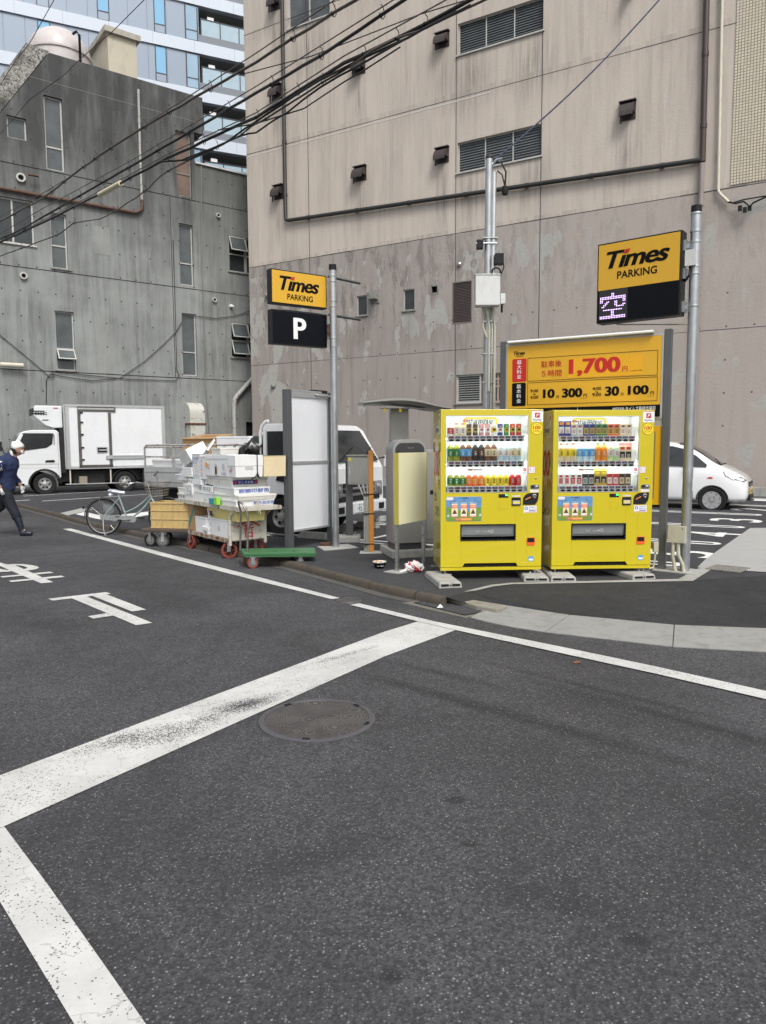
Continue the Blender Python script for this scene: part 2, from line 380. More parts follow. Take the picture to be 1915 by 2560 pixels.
# ---------------------------------------------------------------- mesh builder
class MB:
    def __init__(s): s.v = []; s.f = []; s.m = []; s.mats = []
    def mi(s, mat):
        if mat not in s.mats: s.mats.append(mat)
        return s.mats.index(mat)
    def add(s, vs, fs, mat=None, mx=None):
        o = len(s.v); k = s.mi(mat)
        s.v += [tuple(mx @ Vector(p)) if mx else tuple(p) for p in vs]
        for f in fs: s.f.append([i+o for i in f]); s.m.append(k)
        return s
    def box(s, x0, x1, y0, y1, z0, z1, mat=None, mx=None):
        vs = [(x, y, z) for z in (z0, z1) for y in (y0, y1) for x in (x0, x1)]
        return s.add(vs, [(0, 2, 3, 1), (4, 5, 7, 6), (0, 1, 5, 4), (2, 6, 7, 3), (0, 4, 6, 2), (1, 3, 7, 5)], mat, mx)
    def prism(s, poly, a0, a1, axis='y', mat=None, mx=None):
        """extrude polygon; axis y: poly is (x,z); axis z: poly is (x,y); axis x: poly is (y,z)"""
        def P(p, t): return {'y': (p[0], t, p[1]), 'z': (p[0], p[1], t), 'x': (t, p[0], p[1])}[axis]
        n = len(poly)
        vs = [P(p, a0) for p in poly]+[P(p, a1) for p in poly]
        tri = geometry.tessellate_polygon([[Vector((p[0], p[1], 0)) for p in poly]])
        fs = [tuple(t) for t in tri]+[tuple(i+n for i in reversed(t)) for t in tri]
        fs += [(i, (i+1) % n, (i+1) % n+n, i+n) for i in range(n)]
        return s.add(vs, fs, mat, mx)
    def loft(s, rings, mat=None, closed=True, caps=True, mx=None):
        n = len(rings[0]); vs = [p for r in rings for p in r]; fs = []
        for i in range(len(rings)-1):
            for j in range(n if closed else n-1):
                k = (j+1) % n
                fs.append((i*n+j, i*n+k, (i+1)*n+k, (i+1)*n+j))
        if caps and closed:
            fs.append(tuple(range(n))[::-1]); fs.append(tuple((len(rings)-1)*n+i for i in range(n)))
        return s.add(vs, fs, mat, mx)
    def tube(s, pts, r, mat=None, seg=8, caps=True, mx=None):
        pts = [Vector(p) for p in pts]; rings = []; up = None
        rs = r if isinstance(r, (list, tuple)) else [r]*len(pts)
        for i, p in enumerate(pts):
            t = (pts[min(i+1, len(pts)-1)]-pts[max(i-1, 0)])
            if t.length < 1e-9: t = Vector((0, 0, 1))
            t.normalize()
            if up is None:
                up = Vector((0, 0, 1)) if abs(t.z) < .9 else Vector((1, 0, 0))
            a = t.cross(up)
            if a.length < 1e-4: a = t.orthogonal()
            a.normalize(); b = a.cross(t).normalized(); up = b
            rings.append([tuple(p+(a*math.cos(2*math.pi*j/seg)+b*math.sin(2*math.pi*j/seg))*rs[i]) for j in range(seg)])
        return s.loft(rings, mat, True, caps, mx)
    def lathe(s, prof, mat=None, seg=16, mx=None, caps=None):
        """profile of (radius, z) about local z"""
        rings = [[(r*math.cos(2*math.pi*j/seg), r*math.sin(2*math.pi*j/seg), z) for j in range(seg)] for r, z in prof]
        return s.loft(rings, mat, True, (tuple(prof[0]) != tuple(prof[-1])) if caps is None else caps, mx)
    def quad(s, pts, mat=None, mx=None):
        return s.add(pts, [tuple(range(len(pts)))], mat, mx)
    def build(s, name, parent=None, bevel=0, smooth=None, mats=None, seg=2):
        me = bpy.data.meshes.new(name)
        me.from_pydata(s.v, [], s.f)
        for m in s.mats: me.materials.append(m)
        me.polygons.foreach_set('material_index', s.m)
        bm = bmesh.new(); bm.from_mesh(me)
        bmesh.ops.recalc_face_normals(bm, faces=bm.faces)
        bm.to_mesh(me); bm.free()
        if smooth is not None:
            me.shade_smooth(); me.set_sharp_from_angle(angle=R(smooth))
        me.update()
        o = bpy.data.objects.new(name, me)
        COL.objects.link(o)
        if parent: o.parent = parent
        if bevel:
            bv = o.modifiers.new('bevel', 'BEVEL'); bv.width = bevel; bv.segments = seg; bv.limit_method = 'ANGLE'; bv.angle_limit = R(40)
        return o
def RX(a): return Matrix.Rotation(a, 4, 'X')
def RY(a): return Matrix.Rotation(a, 4, 'Y')
def RZ(a): return Matrix.Rotation(a, 4, 'Z')
def TR(x, y, z): return Matrix.Translation((x, y, z))
def thing(name, label, cat, loc=(0, 0, 0), rz=0, group=None):
    o = bpy.data.objects.new(name, None); COL.objects.link(o)
    o.empty_display_size = .2
    o.location = loc; o.rotation_euler = (0, 0, rz)
    o['label'] = label; o['category'] = cat
    if group: o['group'] = group
    return o
def tag(o, label=None, cat=None, group=None, kind=None):
    for k, v in (('label', label), ('category', cat), ('group', group), ('kind', kind)):
        if v: o[k] = v
    return o
def struct(o): o['kind'] = 'structure'; return o
def copy_tree(o, parent=None):
    c = o.copy(); COL.objects.link(c); c.parent = parent
    for ch in o.children: copy_tree(ch, c)
    return c
# ---- lettering
_tc = {}
def text_geo(s, off=0, shear=0, spacing=1.0):
    key = (s, off, shear, spacing)
    if key not in _tc:
        cu = bpy.data.curves.new('t', 'FONT'); cu.body = s; cu.offset = off; cu.shear = shear; cu.space_character = spacing
        cu.resolution_u = 4; cu.fill_mode = 'FRONT'
        ob = bpy.data.objects.new('t', cu); COL.objects.link(ob)
        dg = bpy.context.evaluated_depsgraph_get()
        me = bpy.data.meshes.new_from_object(ob.evaluated_get(dg))
        vs = [tuple(v.co) for v in me.vertices]; fs = [tuple(p.vertices) for p in me.polygons]
        bpy.data.objects.remove(ob); bpy.data.curves.remove(cu); bpy.data.meshes.remove(me)
        if not vs: vs = [(0, 0, 0), (1, 0, 0), (0, 1, 0)]; fs = [(0, 1, 2)]
        x0 = min(v[0] for v in vs); x1 = max(v[0] for v in vs); y0 = min(v[1] for v in vs); y1 = max(v[1] for v in vs)
        _tc[key] = ([((v[0]-x0)/(x1-x0+1e-9), (v[1]-y0)/(y1-y0+1e-9)) for v in vs], fs)
    return _tc[key]
def text(mb, s, x0, x1, z0, z1, y, mat, off=0, shear=0, spacing=1.0, plane='front', mx=None):
    """lay writing into a rectangle of a vertical face looking to -y (front) or -x (left), or flat (top)"""
    cjk = any(ord(c) > 0x2fff for c in s); k = 0 if cjk else min(off, .018)
    if off > k+.0002:          # heavy strokes: the same letters laid three times, a hair apart
        dx = (x1-x0)/len(s)*min(off, .06)*(1.3 if cjk else .9); sgn = 1 if plane == 'top' else -1
        for i in range(3): text(mb, s, x0+dx*i/2, x1-dx+dx*i/2, z0, z1, y+sgn*.0004*i, mat, k-.0001, shear, spacing, plane, mx)
        return mb
    vs, fs = text_geo(s, max(0, off), shear, spacing)
    P = []
    for a, b in vs:
        u = x0+(x1-x0)*a; v = z0+(z1-z0)*b
        P.append((u, y, v) if plane == 'front' else ((y, -u, v) if plane == 'left' else (u, v, y)))
    mb.add(P, fs, mat, mx)
    return mb
def lettering(parent, items, name='lettering'):
    """items: (string, x0, x1, z0, z1, y, mat, off, shear)"""
    mb = MB()
    for it in items: text(mb, *it)
    return mb.build(name, parent)
# ================================================================ GROUND
L = .08                     # the car park stands a kerb's height above the road
def sheet(name, pts, z, mat, kind='structure', thick=0):
    mb = MB()
    tri = geometry.tessellate_polygon([[Vector((p[0], p[1], 0)) for p in pts]])
    mb.add([(p[0], p[1], z if len(p) < 3 else p[2]) for p in pts], [tuple(t) for t in tri], mat)
    o = mb.build(name)
    for p in o.data.polygons:
        if p.normal.z < 0: p.flip()
    if kind: o['kind'] = kind
    return o
sheet('road', [(-250, -60), (250, -60), (250, 320), (-250, 320)], 0, ASPH)
K = [(-40, 53.5), (-16, 26.9), (-10.5, 20.45), (-9.45, 19.3), (-7.45, 16.84), (-6.24, 15.26), (-4.33, 13.08), (-1.14, 9.62), (-.32, 8.51), (.12, 7.92), (.65, 7.34)]
FRONT = [(.65, 7.34), (.90, 7.62), (1.43, 7.99), (2.42, 8.08), (3.41, 8.17), (4.6, 8.5), (12, 9.05), (30, 9.15)]
lot = K[:-1]+FRONT+[(60, 9.3), (60, 80), (-40, 80)]
mb = MB()
tri = geometry.tessellate_polygon([[Vector((p[0], p[1], 0)) for p in lot]])
mb.add([(p[0], p[1], L) for p in lot], [tuple(t) for t in tri], LOT)
o = struct(mb.build('parking_lot_ground'))
for p in o.data.polygons:
    if p.normal.z < 0: p.flip()
GUT_IN = [(.80, 6.88), (1.19, 7.27), (1.76, 6.81), (2.59, 6.41), (3.34, 6.27), (9, 5.6), (30, 3.2)]
GUT_OUT = [(.8, 6.79), (1.02, 6.5), (1.40, 6.24), (2.32, 5.76), (2.99, 5.60), (9, 4.75), (30, 2.3)]
ap_top = FRONT
ap_bot = [(.98, 7.10), (1.19, 7.27), (1.76, 6.81), (2.2, 6.6), (2.59, 6.41), (3.34, 6.27), (9, 5.6), (30, 3.2)]
mb = MB()
vs = [(x, y, L+.004) for x, y in ap_top]+[(x, y, .018) for x, y in ap_bot]
mb.add(vs, [(i, i+8, i+9, i+1) for i in range(7)], APR)
o = struct(mb.build('driveway_apron'))
for p in o.data.polygons:
    if p.normal.z < 0: p.flip()
# gutter slabs of pale cement with open joints
gm = MB()
gi = [(1.03, 7.12), (1.19, 7.27), (1.47, 7.04), (1.76, 6.81), (2.2, 6.6), (2.59, 6.41), (3.34, 6.27), (4.6, 6.12), (9, 5.6), (30, 3.2)]
go = [(.82, 6.79), (.95, 6.62), (1.15, 6.42), (1.40, 6.24), (1.9, 5.98), (2.32, 5.76), (2.99, 5.60), (4.4, 5.42), (9, 4.75), (30, 2.3)]
for a in range(len(gi)-1):
    p = [Vector((*gi[a], 0)), Vector((*gi[a+1], 0)), Vector((*go[a+1], 0)), Vector((*go[a], 0))]
    if a in (3, 5, 7):
        d = (p[1]-p[0]).normalized()*.008
        p[0] += d; p[3] += d
    b4 = [(*q.xy, -.05) for q in p]; t4 = [(p[0].x, p[0].y, .020), (p[1].x, p[1].y, .020), (p[2].x, p[2].y, .007), (p[3].x, p[3].y, .007)]
    gm.add(b4+t4, [(4, 5, 6, 7), (0, 1, 5, 4), (1, 2, 6, 5), (2, 3, 7, 6), (3, 0, 4, 7)], M('gutter_slab_cement', (.27, .27, .255), .88, 0, .25, 3.5, .6, .5, 50, dcol=(.13, .125, .11)))
struct(gm.build('gutter_slabs'))
# kerb: rounded dirty stone edge of the car park and the worn cement strip at its foot
def offset_line(pts, dist):
    out = []
    for i, p in enumerate(pts):
        a = Vector(pts[max(i-1, 0)][:2]); b = Vector(pts[min(i+1, len(pts)-1)][:2])
        d = (b-a).normalized(); nrm = Vector((d.y, -d.x))
        if nrm.y > 0: nrm = -nrm
        q = Vector(p[:2])+nrm*dist; out.append((q.x, q.y))
    return out
def subdiv(pts, step):
    out = []
    for a, b in zip(pts[:-1], pts[1:]):
        n = max(1, int((Vector(b)-Vector(a)).length/step))
        for i in range(n): out.append(tuple(Vector(a).lerp(Vector(b), i/n)))
    out.append(tuple(pts[-1])); return out
KERBM = M('mossy_kerb_stone', (.075, .062, .048), .85, 0, .45, 7, .85, .8, 30, dcol=(.03, .024, .018))
ks = subdiv(K[1:], .3)
kb = MB()
prof_k = []
for off, z in ((.0, -.02), (.0, .082), (.0, .086), (.035, .086), (.06, .080), (.075, .06), (.082, .03), (.084, -.02)):
    prof_k.append([Vector((x+random.uniform(-.004, .004), y+random.uniform(-.004, .004), z+random.uniform(-.003, .003))) for x, y in offset_line(ks, off)])
for i in range(0, len(ks)-1, 2):          # stones about 0.6 m long with open joints
    j = min(i+2, len(ks)-1); rg = []
    for k_ in range(i, j+1):
        f = .04 if k_ == i else (-.04 if k_ == j else 0); o2 = k_+1 if f > 0 else k_-1
        dz = random.uniform(-.004, .004)
        rg.append([tuple((pk[k_].lerp(pk[min(max(o2, 0), len(ks)-1)], abs(f)) if f else pk[k_])+Vector((0, 0, dz if pk[k_].z > 0 else 0))) for pk in prof_k])
    kb.loft(rg, KERBM)
o = struct(kb.build('kerb', smooth=50))
gs = MB()
a = offset_line(ks, .07); b = [(x+random.uniform(-.02, .02), y+random.uniform(-.02, .02)) for x, y in offset_line(ks, .20)]
gs.loft([[(x, y, .005) for x, y in a], [(x, y, .004) for x, y in b]], M('worn_gutter_cement', (.085, .082, .078), .9, 0, .4, 7, .7, .5, 50, dcol=(.05, .048, .045)), closed=False)
struct(gs.build('gutter_strip'))
# sloping end stone of the kerb and the sunken drain cover
e = MB()
e.prism([G(1100, 1500, 0), G(1118, 1488, .06), G(1268, 1519, .03), G(1243, 1533, .01), G(1190, 1522, .02)], -.02, .055, 'z', M('drain_stone', (.25, .235, .19), .9, 0, .3, 6, .7, .6, 40, dcol=(.09, .08, .05)))
struct(e.build('kerb_end_stone', bevel=.012))
dc = MB()
P4 = [G(1005, 1509), G(1112, 1494), G(1245, 1532), G(1163, 1546)]
P4b = [G(1035, 1509.5), G(1108, 1498.5), G(1222, 1531), G(1161, 1541)]
DM = M('drain_cover_cement', (.15, .145, .125), .9, 0, .3, 6, .6, .6, 40, dcol=(.06, .055, .045))
dc.prism(P4, -.03, .008, 'z', DM); dc.prism(P4b, -.03, .012, 'z', ASPH)
for t in (P4b,):
    for i in range(4):
        a, b = Vector((*t[i], .013)), Vector((*t[(i+1) % 4], .013))
        dc.tube([a, b], .004, DARK, 5)
struct(dc.build('drain_cover'))
# pale flush kerb line round the machines and the pale concrete drive on the right
PALE = M('pale_drive_concrete', (.36, .36, .35), .88, 0, .12, 2.5, .35, .4, 60, dcol=(.24, .24, .23))
sheet('flush_kerb_strip', [(.84, 7.58), (.92, 7.68), (1.19, 7.96), (1.43, 8.07), (3.37, 8.25), (3.93, 8.99), (4.07, 8.93), (3.48, 8.12), (1.43, 7.99), (1.2, 7.87), (.97, 7.64)], L+.009, M('strip_concrete', (.33, .33, .31), .88, 0, .2, 5, .6, .4, 60, dcol=(.12, .12, .10)))
sheet('concrete_drive', [G(1743, 1420, L), G(1762, 1401, L), G(1795, 1377, L), G(1875.5, 1321, L), (30, 13.3), (30, 9.2), (4.6, 8.65)], L+.008, PALE)
# markings
STOP_P = paint('stop_line_paint', wear=.42, spots=[(*G(610, 1765), .42, .13, .78, .55), (*G(430, 1835), .40, .15, .75, .42), (*G(300, 1850), .35, .10, .8, .40), (*G(860, 1640), .5, .05, .8, .3)])
LINE_P = paint('line_paint', wear=.48)
BAY_P = paint('bay_paint', (.80, .80, .78), wear=.25)
def mark(name, px, z=.004, mat=LINE_P, zz=0.0):
    return sheet(name, [G(x, y, z) for x, y in px], z, mat)
mark('stop_line', [(-260, 2050), (0, 1938), (960, 1579.5), (1046, 1553), (1139, 1575), (960, 1641.5), (9, 2066), (-200, 2168)], .005, STOP_P)
mark('cross_line', [(-130, 1905+130), (0, 2063), (12, 2068), (120, 2212), (365, 2560), (640, 2960), (430, 2960), (186, 2560), (0, 2254), (-160, 2010)], .004, LINE_P)
mark('edge_line', [(875, 1512), (898, 1508), (1085, 1553), (1400, 1616), (1640, 1666), (1915, 1727), (2700, 1905), (2700, 1940), (1915, 1747.5), (1640, 1684), (1400, 1632), (1139, 1575), (1045, 1553)], .009, LINE_P)
mark('edge_line', [(157, 1322.5), (177, 1321), (440, 1390), (640, 1441), (850, 1495), (828, 1497.5), (640, 1451), (440, 1399.5)], .006, LINE_P)
def cr(l, x0=0, y0=1380, s=3.94): return [(x0+x/s, y0+y/s) for x, y in l]
ml = MB()
CHAR = [cr([(475, 460), (1045, 394), (1092, 411), (520, 478)]),
        cr([(705, 455), (850, 437), (1500, 697), (1340, 720)]),
        cr([(905, 430), (1048, 416), (1440, 567), (1300, 585)]),
        cr([(865, 632), (1050, 602), (1115, 625), (920, 656)]),
        cr([(-120, 70), (60, 120), (135, 124), (525, 297), (405, 308), (120, 190), (-40, 120)]),
        cr([(2, 240), (490, 193), (530, 205), (25, 251)]), cr([(88, 282), (600, 232), (642, 245), (112, 296)]),
        cr([(60, 123), (120, 119), (215, 118), (310, 128), (370, 142), (385, 155), (360, 168), (310, 178), (240, 186), (220, 172), (262, 162), (270, 154), (240, 140), (200, 132), (120, 130)]),
        cr([(-60, 150), (0, 165), (60, 176), (130, 178), (110, 190), (60, 195), (0, 196), (-80, 180)])]
for i, c in enumerate(CHAR):
    z = .0045+.0006*i
    pts = [G(x, y, z) for x, y in c]
    tri = geometry.tessellate_polygon([[Vector((*p, 0)) for p in pts]])
    ml.add([(*p, z) for p in pts], [tuple(t) for t in tri], LINE_P)
o = struct(ml.build('road_lettering'))
for p in o.data.polygons:
    if p.normal.z < 0: p.flip()
# car park bays: hairpin lines running parallel to the big wall
BD = Vector((-.859, .512)); BN = Vector((.512, .859))     # along the bay away from its mouth; towards the wall
def hairpin(tip, ln, wdt=.34, t=.10, name='bay_line'):
    mb = MB(); c = Vector(tip)+BD*(wdt/2)
    outer = [c+BN*(wdt/2)*math.cos(a)-BD*(wdt/2)*math.sin(a) for a in [math.pi*i/14 for i in range(15)]]
    inner = [c+BN*(wdt/2-t)*math.cos(a)-BD*(wdt/2-t)*math.sin(a) for a in [math.pi*i/14 for i in range(15)]]
    o = [outer[0]+BD*ln]+outer+[outer[-1]+BD*ln]; i2 = [inner[0]+BD*ln]+inner+[inner[-1]+BD*ln]
    mb.loft([[(p.x, p.y, L+.005) for p in o], [(p.x, p.y, L+.005) for p in i2]], BAY_P, closed=False)
    ob = struct(mb.build(name))
    for p in ob.data.polygons:
        if p.normal.z < 0: p.flip()
hairpin((8.10, 15.56), 9.3); hairpin((6.62, 13.30), 9.0); hairpin((5.19, 11.14), 8.8); hairpin((3.84, 9.22), 6.9); hairpin((9.55, 17.65), 9.3)
hairpin((10.7, 20.0), 9.3)
def bay_number(s, px, py, w=.62, h=.95):
    x, y = G(px, py, L)
    a = math.atan2(BD.y, BD.x)
    mb = MB(); text(mb, s, -w/2, w/2, -h/2, h/2, 0, BAY_P, .012, plane='top')
    o = struct(mb.build('bay_number')); o.location = (x, y, L+.005); o.rotation_euler = (0, 0, a-math.pi/2)
for s, x, y in (('2', 1882, 1274.5), ('3', 1840, 1301), ('4', 1784, 1336), ('5', 1704, 1384), ('1', 1935, 1251.5)): bay_number(s, x, y)
# lines on the left half of the lot
def strip(name, p, q, t, z=L+.005, mat=BAY_P):
    p, q = Vector(p), Vector(q); n = (q-p).normalized(); n = Vector((-n.y, n.x))*t/2
    return sheet(name, [p+n, q+n, q-n, p-n], z, mat)
strip('bay_line', G(57, 1240.5, L), G(372, 1222, L), .10); strip('bay_line', G(57, 1236.5, L), G(372, 1218.5, L), .08)
strip('bay_line', G(105, 1253, L), G(372, 1236, L), .10)
strip('bay_line', G(0, 1256, L), G(74, 1250, L), .12)
sheet('bay_line', [G(x, y, L) for x, y in [(188, 1286), (212, 1280), (262, 1292), (400, 1276), (400, 1283), (300, 1300), (250, 1299)]], L+.0052, BAY_P)
sheet('pavement_patch', [G(x, y, L) for x, y in [(151, 1283), (207, 1270), (232, 1274), (170, 1289)]], L+.004, CEM)
strip('bay_line', G(675, 1339, L), G(832, 1349.5, L), .10); strip('bay_line', G(905, 1352, L), G(990, 1334, L), .09, L+.006)
strip('bay_line', G(960, 1361, L), G(1000, 1361.5, L), .12)
# manhole covers
def manhole(loc, r, label, name='manhole_cover', rz=0):
    t = thing(name, label, 'manhole cover', (loc[0], loc[1], 0), rz)
    mb = MB(); mb.lathe([(r, -.02), (r, .006), (r*.985, .009), (r*.90, .009), (r*.895, .004)], IRON, 64); mb.build('rim', t, smooth=40)
    mb = MB(); mb.lathe([(r*.893, -.02), (r*.893, .005), (0.001, .0065)], IRONP, 64); mb.build('lid', t, smooth=40)
    if r > .2:
        for a in (1.9, .35, 4.2, 5.6):
            h = MB(); h.box(-.022, .022, -.012, .012, .004, .0105, DARK); o = h.build('keyhole', t); o.location = (math.cos(a)*r*.90, math.sin(a)*r*.90, 0); o.rotation_euler = (0, 0, a+1.57)
    return t
IRON = M('worn_cast_iron', (.11, .11, .12), .42, .35, .3, 14, .3, .3, 60, dcol=(.04, .035, .03))
def iron_pattern():
    m, n, b = nodes('rippled_cast_iron')
    v = coords(n)
    vo = N(n, 'ShaderNodeTexVoronoi', inp={'Scale': 5.6, 'Randomness': 1.0}); n.links.new(v, vo.inputs['Vector'])
    s = mth(n, 'SINE', mth(n, 'ADD', mth(n, 'MULTIPLY', vo.outputs['Distance'], 88), mth(n, 'MULTIPLY', noise(n, v, 11, 5), 9)))
    edge = ramp(n, s, [(.55, 0.0), (.95, 1.0)])
    c = mix(n, noise(n, v, 7, 5), (.05, .045, .043), (.10, .094, .095))
    c = mix(n, mth(n, 'MULTIPLY', edge, ramp(n, noise(n, v, 5, 4), [(.35, 0.0), (.6, .55)])), c, (.30, .28, .25))
    n.links.new(c, b.inputs['Base Color']); b.inputs['Roughness'].default_value = .5; b.inputs['Metallic'].default_value = .3
    bump(n, b, s, .5, .005)
    return m
IRONP = iron_pattern()
mh = manhole((-.40, 4.25), .347, 'large round iron manhole cover with rippled pattern beside the wide stop line', rz=.4)
sp = G(873, 1502); manhole((sp[0], sp[1]), .135, 'small round iron cover in the gap between the white edge lines', 'valve_cover')
# drain grate
t = thing('drain_grate', 'rusty steel drain grate set at the corner of the pale concrete drive', 'drain grate', (*G(1812, 1424, L), L+.004), math.atan2(-.27, 1))
mb = MB(); gw, gd = .50, .20
g1, g2 = Vector(G(1762, 1424.5, L)), Vector(G(1851, 1434, L)); g3 = Vector(G(1778, 1413, L))
t.location = (g1.x, g1.y, L+.006); t.rotation_euler = (0, 0, math.atan2(g2.y-g1.y, g2.x-g1.x)); gw = (g2-g1).length; gd = .42
RG = rusty('rusty_grate_steel', (.30, .29, .26), .25, .6, .2)
mb.box(0, gw, 0, gd, -.02, .001, DARK)
mb2 = MB()
for i in range(15): x = gw*(i+.5)/15; mb2.box(x-.008, x+.008, 0, gd, -.01, .012, RG)
for i in range(5): y = gd*(i+.5)/5; mb2.box(0, gw, y-.006, y+.006, -.008, .014, RG)
mb.build('pit', t); mb2.build('bars', t)
# ================================================================ WALL BUILDING TOOLS
def holed_wall(mb, poly, holes, mat, y=0.0, reveal=.14, rmat=None):
    loops = [[Vector((p[0], p[1], 0)) for p in poly]]
    for (a, b, c, d) in holes: loops.append([Vector((a, c, 0)), Vector((a, d, 0)), Vector((b, d, 0)), Vector((b, c, 0))])
    flat = [p for l in loops for p in l]
    tri = geometry.tessellate_polygon(loops)
    mb.add([(p.x, y, p.y) for p in flat], [tuple(t) for t in tri], mat)
    for (a, b, c, d) in holes:
        q = [(a, c), (b, c), (b, d), (a, d)]
        for i in range(4):
            p0, p1 = q[i], q[(i+1) % 4]
            mb.add([(p0[0], y, p0[1]), (p1[0], y, p1[1]), (p1[0], y+reveal, p1[1]), (p0[0], y+reveal, p0[1])], [(0, 1, 2, 3)], rmat or mat)
def frame_bars(mb, a, b, c, d, y0, y1, t, mat):
    mb.box(a, a+t, y0, y1, c, d, mat); mb.box(b-t, b, y0, y1, c, d, mat)
    mb.box(a+t, b-t, y0, y1, c, c+t, mat); mb.box(a+t, b-t, y0, y1, d-t, d, mat)
def rect(fr, xl, yt, yb, xr):
    """px left, top and bottom on the left edge, px right -> (u0,u1,z0,z1)"""
    u0, z1 = on(fr, xl, yt); _, z0 = on(fr, xl, yb)
    ym = (yt+yb)/2
    u1, _ = on(fr, xr, ym)
    return (u0, u1, z0, z1)
def window(parent, r, mull=(), trans=(), t=.05, fm=None, gm=None, y=.07, sill=None, louvre=False, blind=None, label=None, tilt=()):
    a, b, c, d = r
    fm = fm or WALU; gm = gm or GLS
    mb = MB(); frame_bars(mb, a, b, c, d, y-.03, y+.04, t, fm)
    for m in mull: x = a+(b-a)*m; mb.box(x-t*.5, x+t*.5, y-.028, y+.038, c+t, d-t, fm)
    for m in trans: z = c+(d-c)*m; mb.box(a+t, b-t, y-.026, y+.036, z-t*.5, z+t*.5, fm)
    o = mb.build('window', parent)
    if label: o['label'] = label
    if not tilt:
        g = MB(); g.box(a+t*.5, b-t*.5, y+.008, y+.014, c+t*.5, d-t*.5, gm); g.build('pane', o)
    if blind:
        g = MB(); g.box(a+t, b-t, y+.10, y+.105, c+(d-c)*blind[0], d-(d-c)*blind[1], blind[2]); g.build('blind', o)
    if louvre:
        g = MB(); n = int((d-c)/.085)
        for i in range(n):
            z = c+t+(d-c-2*t)*(i+.5)/n
            g.quad([(a+t, y-.015, z-.035), (b-t, y-.015, z-.035), (b-t, y+.03, z+.035), (a+t, y+.03, z+.035)], louvre)
        g.build('louvres', o)
    if sill:
        g = MB(); g.box(a-.06, b+.06, -.06, y, c-.05, c-.003, sill); g.build('sill', o)
    return o
# ================================================================ BIG MAUVE BUILDING
BE = ((0, 28.3), math.atan2(-.512, .859))
be = thing('rendered_building', 'tall building of peeling mauve grey render with dark extractor hoods behind the car park', 'building', (0, 28.3, 0), BE[1])
wins = {}
wins['up'] = rect(BE, 1145, 60, 139, 1357)
wins['lo'] = rect(BE, 1144, 357.7, 433, 1352)
wins['tl'] = rect(BE, 718, -60, 75, 824)
wins['s1'] = rect(BE, 891.5, 740.5, 790, 917)
wins['s2'] = rect(BE, 1008, 725, 777, 1036)
wins['v'] = rect(BE, 1075, 713, 737, 1097)
wins['lv'] = rect(BE, 1131, 706, 811, 1180)
wins['b'] = rect(BE, 1140, 938, 1009, 1256)
mb = MB()
U0, U1, ZT = -6.5, 24.0, 26.0
holed_wall(mb, [(U0, 0), (U1, 0), (U1, ZT), (U0, ZT)], list(wins.values()), STUC, 0, .25)
mb.box(U0, U1, .6, 12, 0, ZT, STUC)
mb.quad([(U0, 0, 0), (U0, .6, 0), (U0, .6, ZT), (U0, 0, ZT)], STUC); mb.quad([(U0, 0, ZT), (U0, .6, ZT), (U1, .6, ZT), (U1, 0, ZT)], STUC); mb.quad([(U1, 0, 0), (U1, .6, 0), (U1, .6, ZT), (U1, 0, ZT)], STUC)
JN = M('joint_sealant', (.055, .045, .05), .8, 0, .4, 2, .0)
for z, t in ((9.05, .03), (4.99, .018), (13.62, .022), (18.3, .022)):
    u = U0
    while u < U1:          # thin joints with slight breaks of width
        e_ = min(U1, u+random.uniform(1.2, 2.6)); tt = t*random.uniform(.55, 1.1)
        mb.box(u, e_, -.004, .02, z-tt/2, z+tt/2, JN); u = e_
for px, py in ((765.5, 60), (1141, 100), (1357, 81)):
    u, _ = on(BE, px, py)
    mb.box(u-.012, u+.012, -.0045, .02, .0, ZT, JN)
# repaired white hairline left of the middle
mb.box(U0, on(BE, 1225, 268)[0], -.006, .02, 13.5, 13.54, M('repair_line', (.55, .52, .48), .8, 0, .2, 3))
mb.build('wall', be)
for k in ('up', 'lo'):
    window(be, wins[k], (1/3, 2/3), (), .035, WALU, GLS, .12, WALU, louvre=M('blue_grey_louvre', (.17, .19, .20), .35, .3, .25, 3, .3))
window(be, wins['tl'], (.5,), (), .05, WALU, FROST, .1, WALU, label='pale frosted window at the top left of the wall')
window(be, wins['s1'], (), (), .03, WALU, GLS, .08, CEMD); window(be, wins['s2'], (), (), .03, WALU, GLS, .08, CEMD)
g = MB(); frame_bars(g, *wins['v'], -.01, .05, .06, CEMD); g.box(wins['v'][0], wins['v'][1], .2, .24, wins['v'][2], wins['v'][3], DARK); g.build('vent_opening', be)
a, b, c, d = wins['lv']
g = MB(); frame_bars(g, a, b, c, d, -.01, .06, .04, M('mauve_metal', (.2, .17, .165), .5, .2, .15, 4, .3)); g.box(a, b, .16, .2, c, d, DARK)
n = 26
for i in range(n):
    z = c+.04+(d-c-.08)*(i+.5)/n; g.quad([(a+.04, .0, z-.03), (b-.04, .0, z-.03), (b-.04, .07, z+.02), (a+.04, .07, z+.02)], MATS['mauve_metal'])
g.build('louvre_panel', be)
a, b, c, d = wins['b']; m_ = a+(b-a)*.55
window(be, (a, m_-.03, c, d), (), (), .06, WALU, GLS, .1, CEMD, louvre=M('steel_shutter_slat', (.22, .23, .22), .5, .3, .2, 3, .5))
window(be, (m_+.03, b, c, d), (.4, .75), (.55, .8), .05, M('pinkish_window_trim', (.45, .30, .24), .6, 0, .2, 3), FROST, .1, CEMD, label='half covered window with pinkish trim')
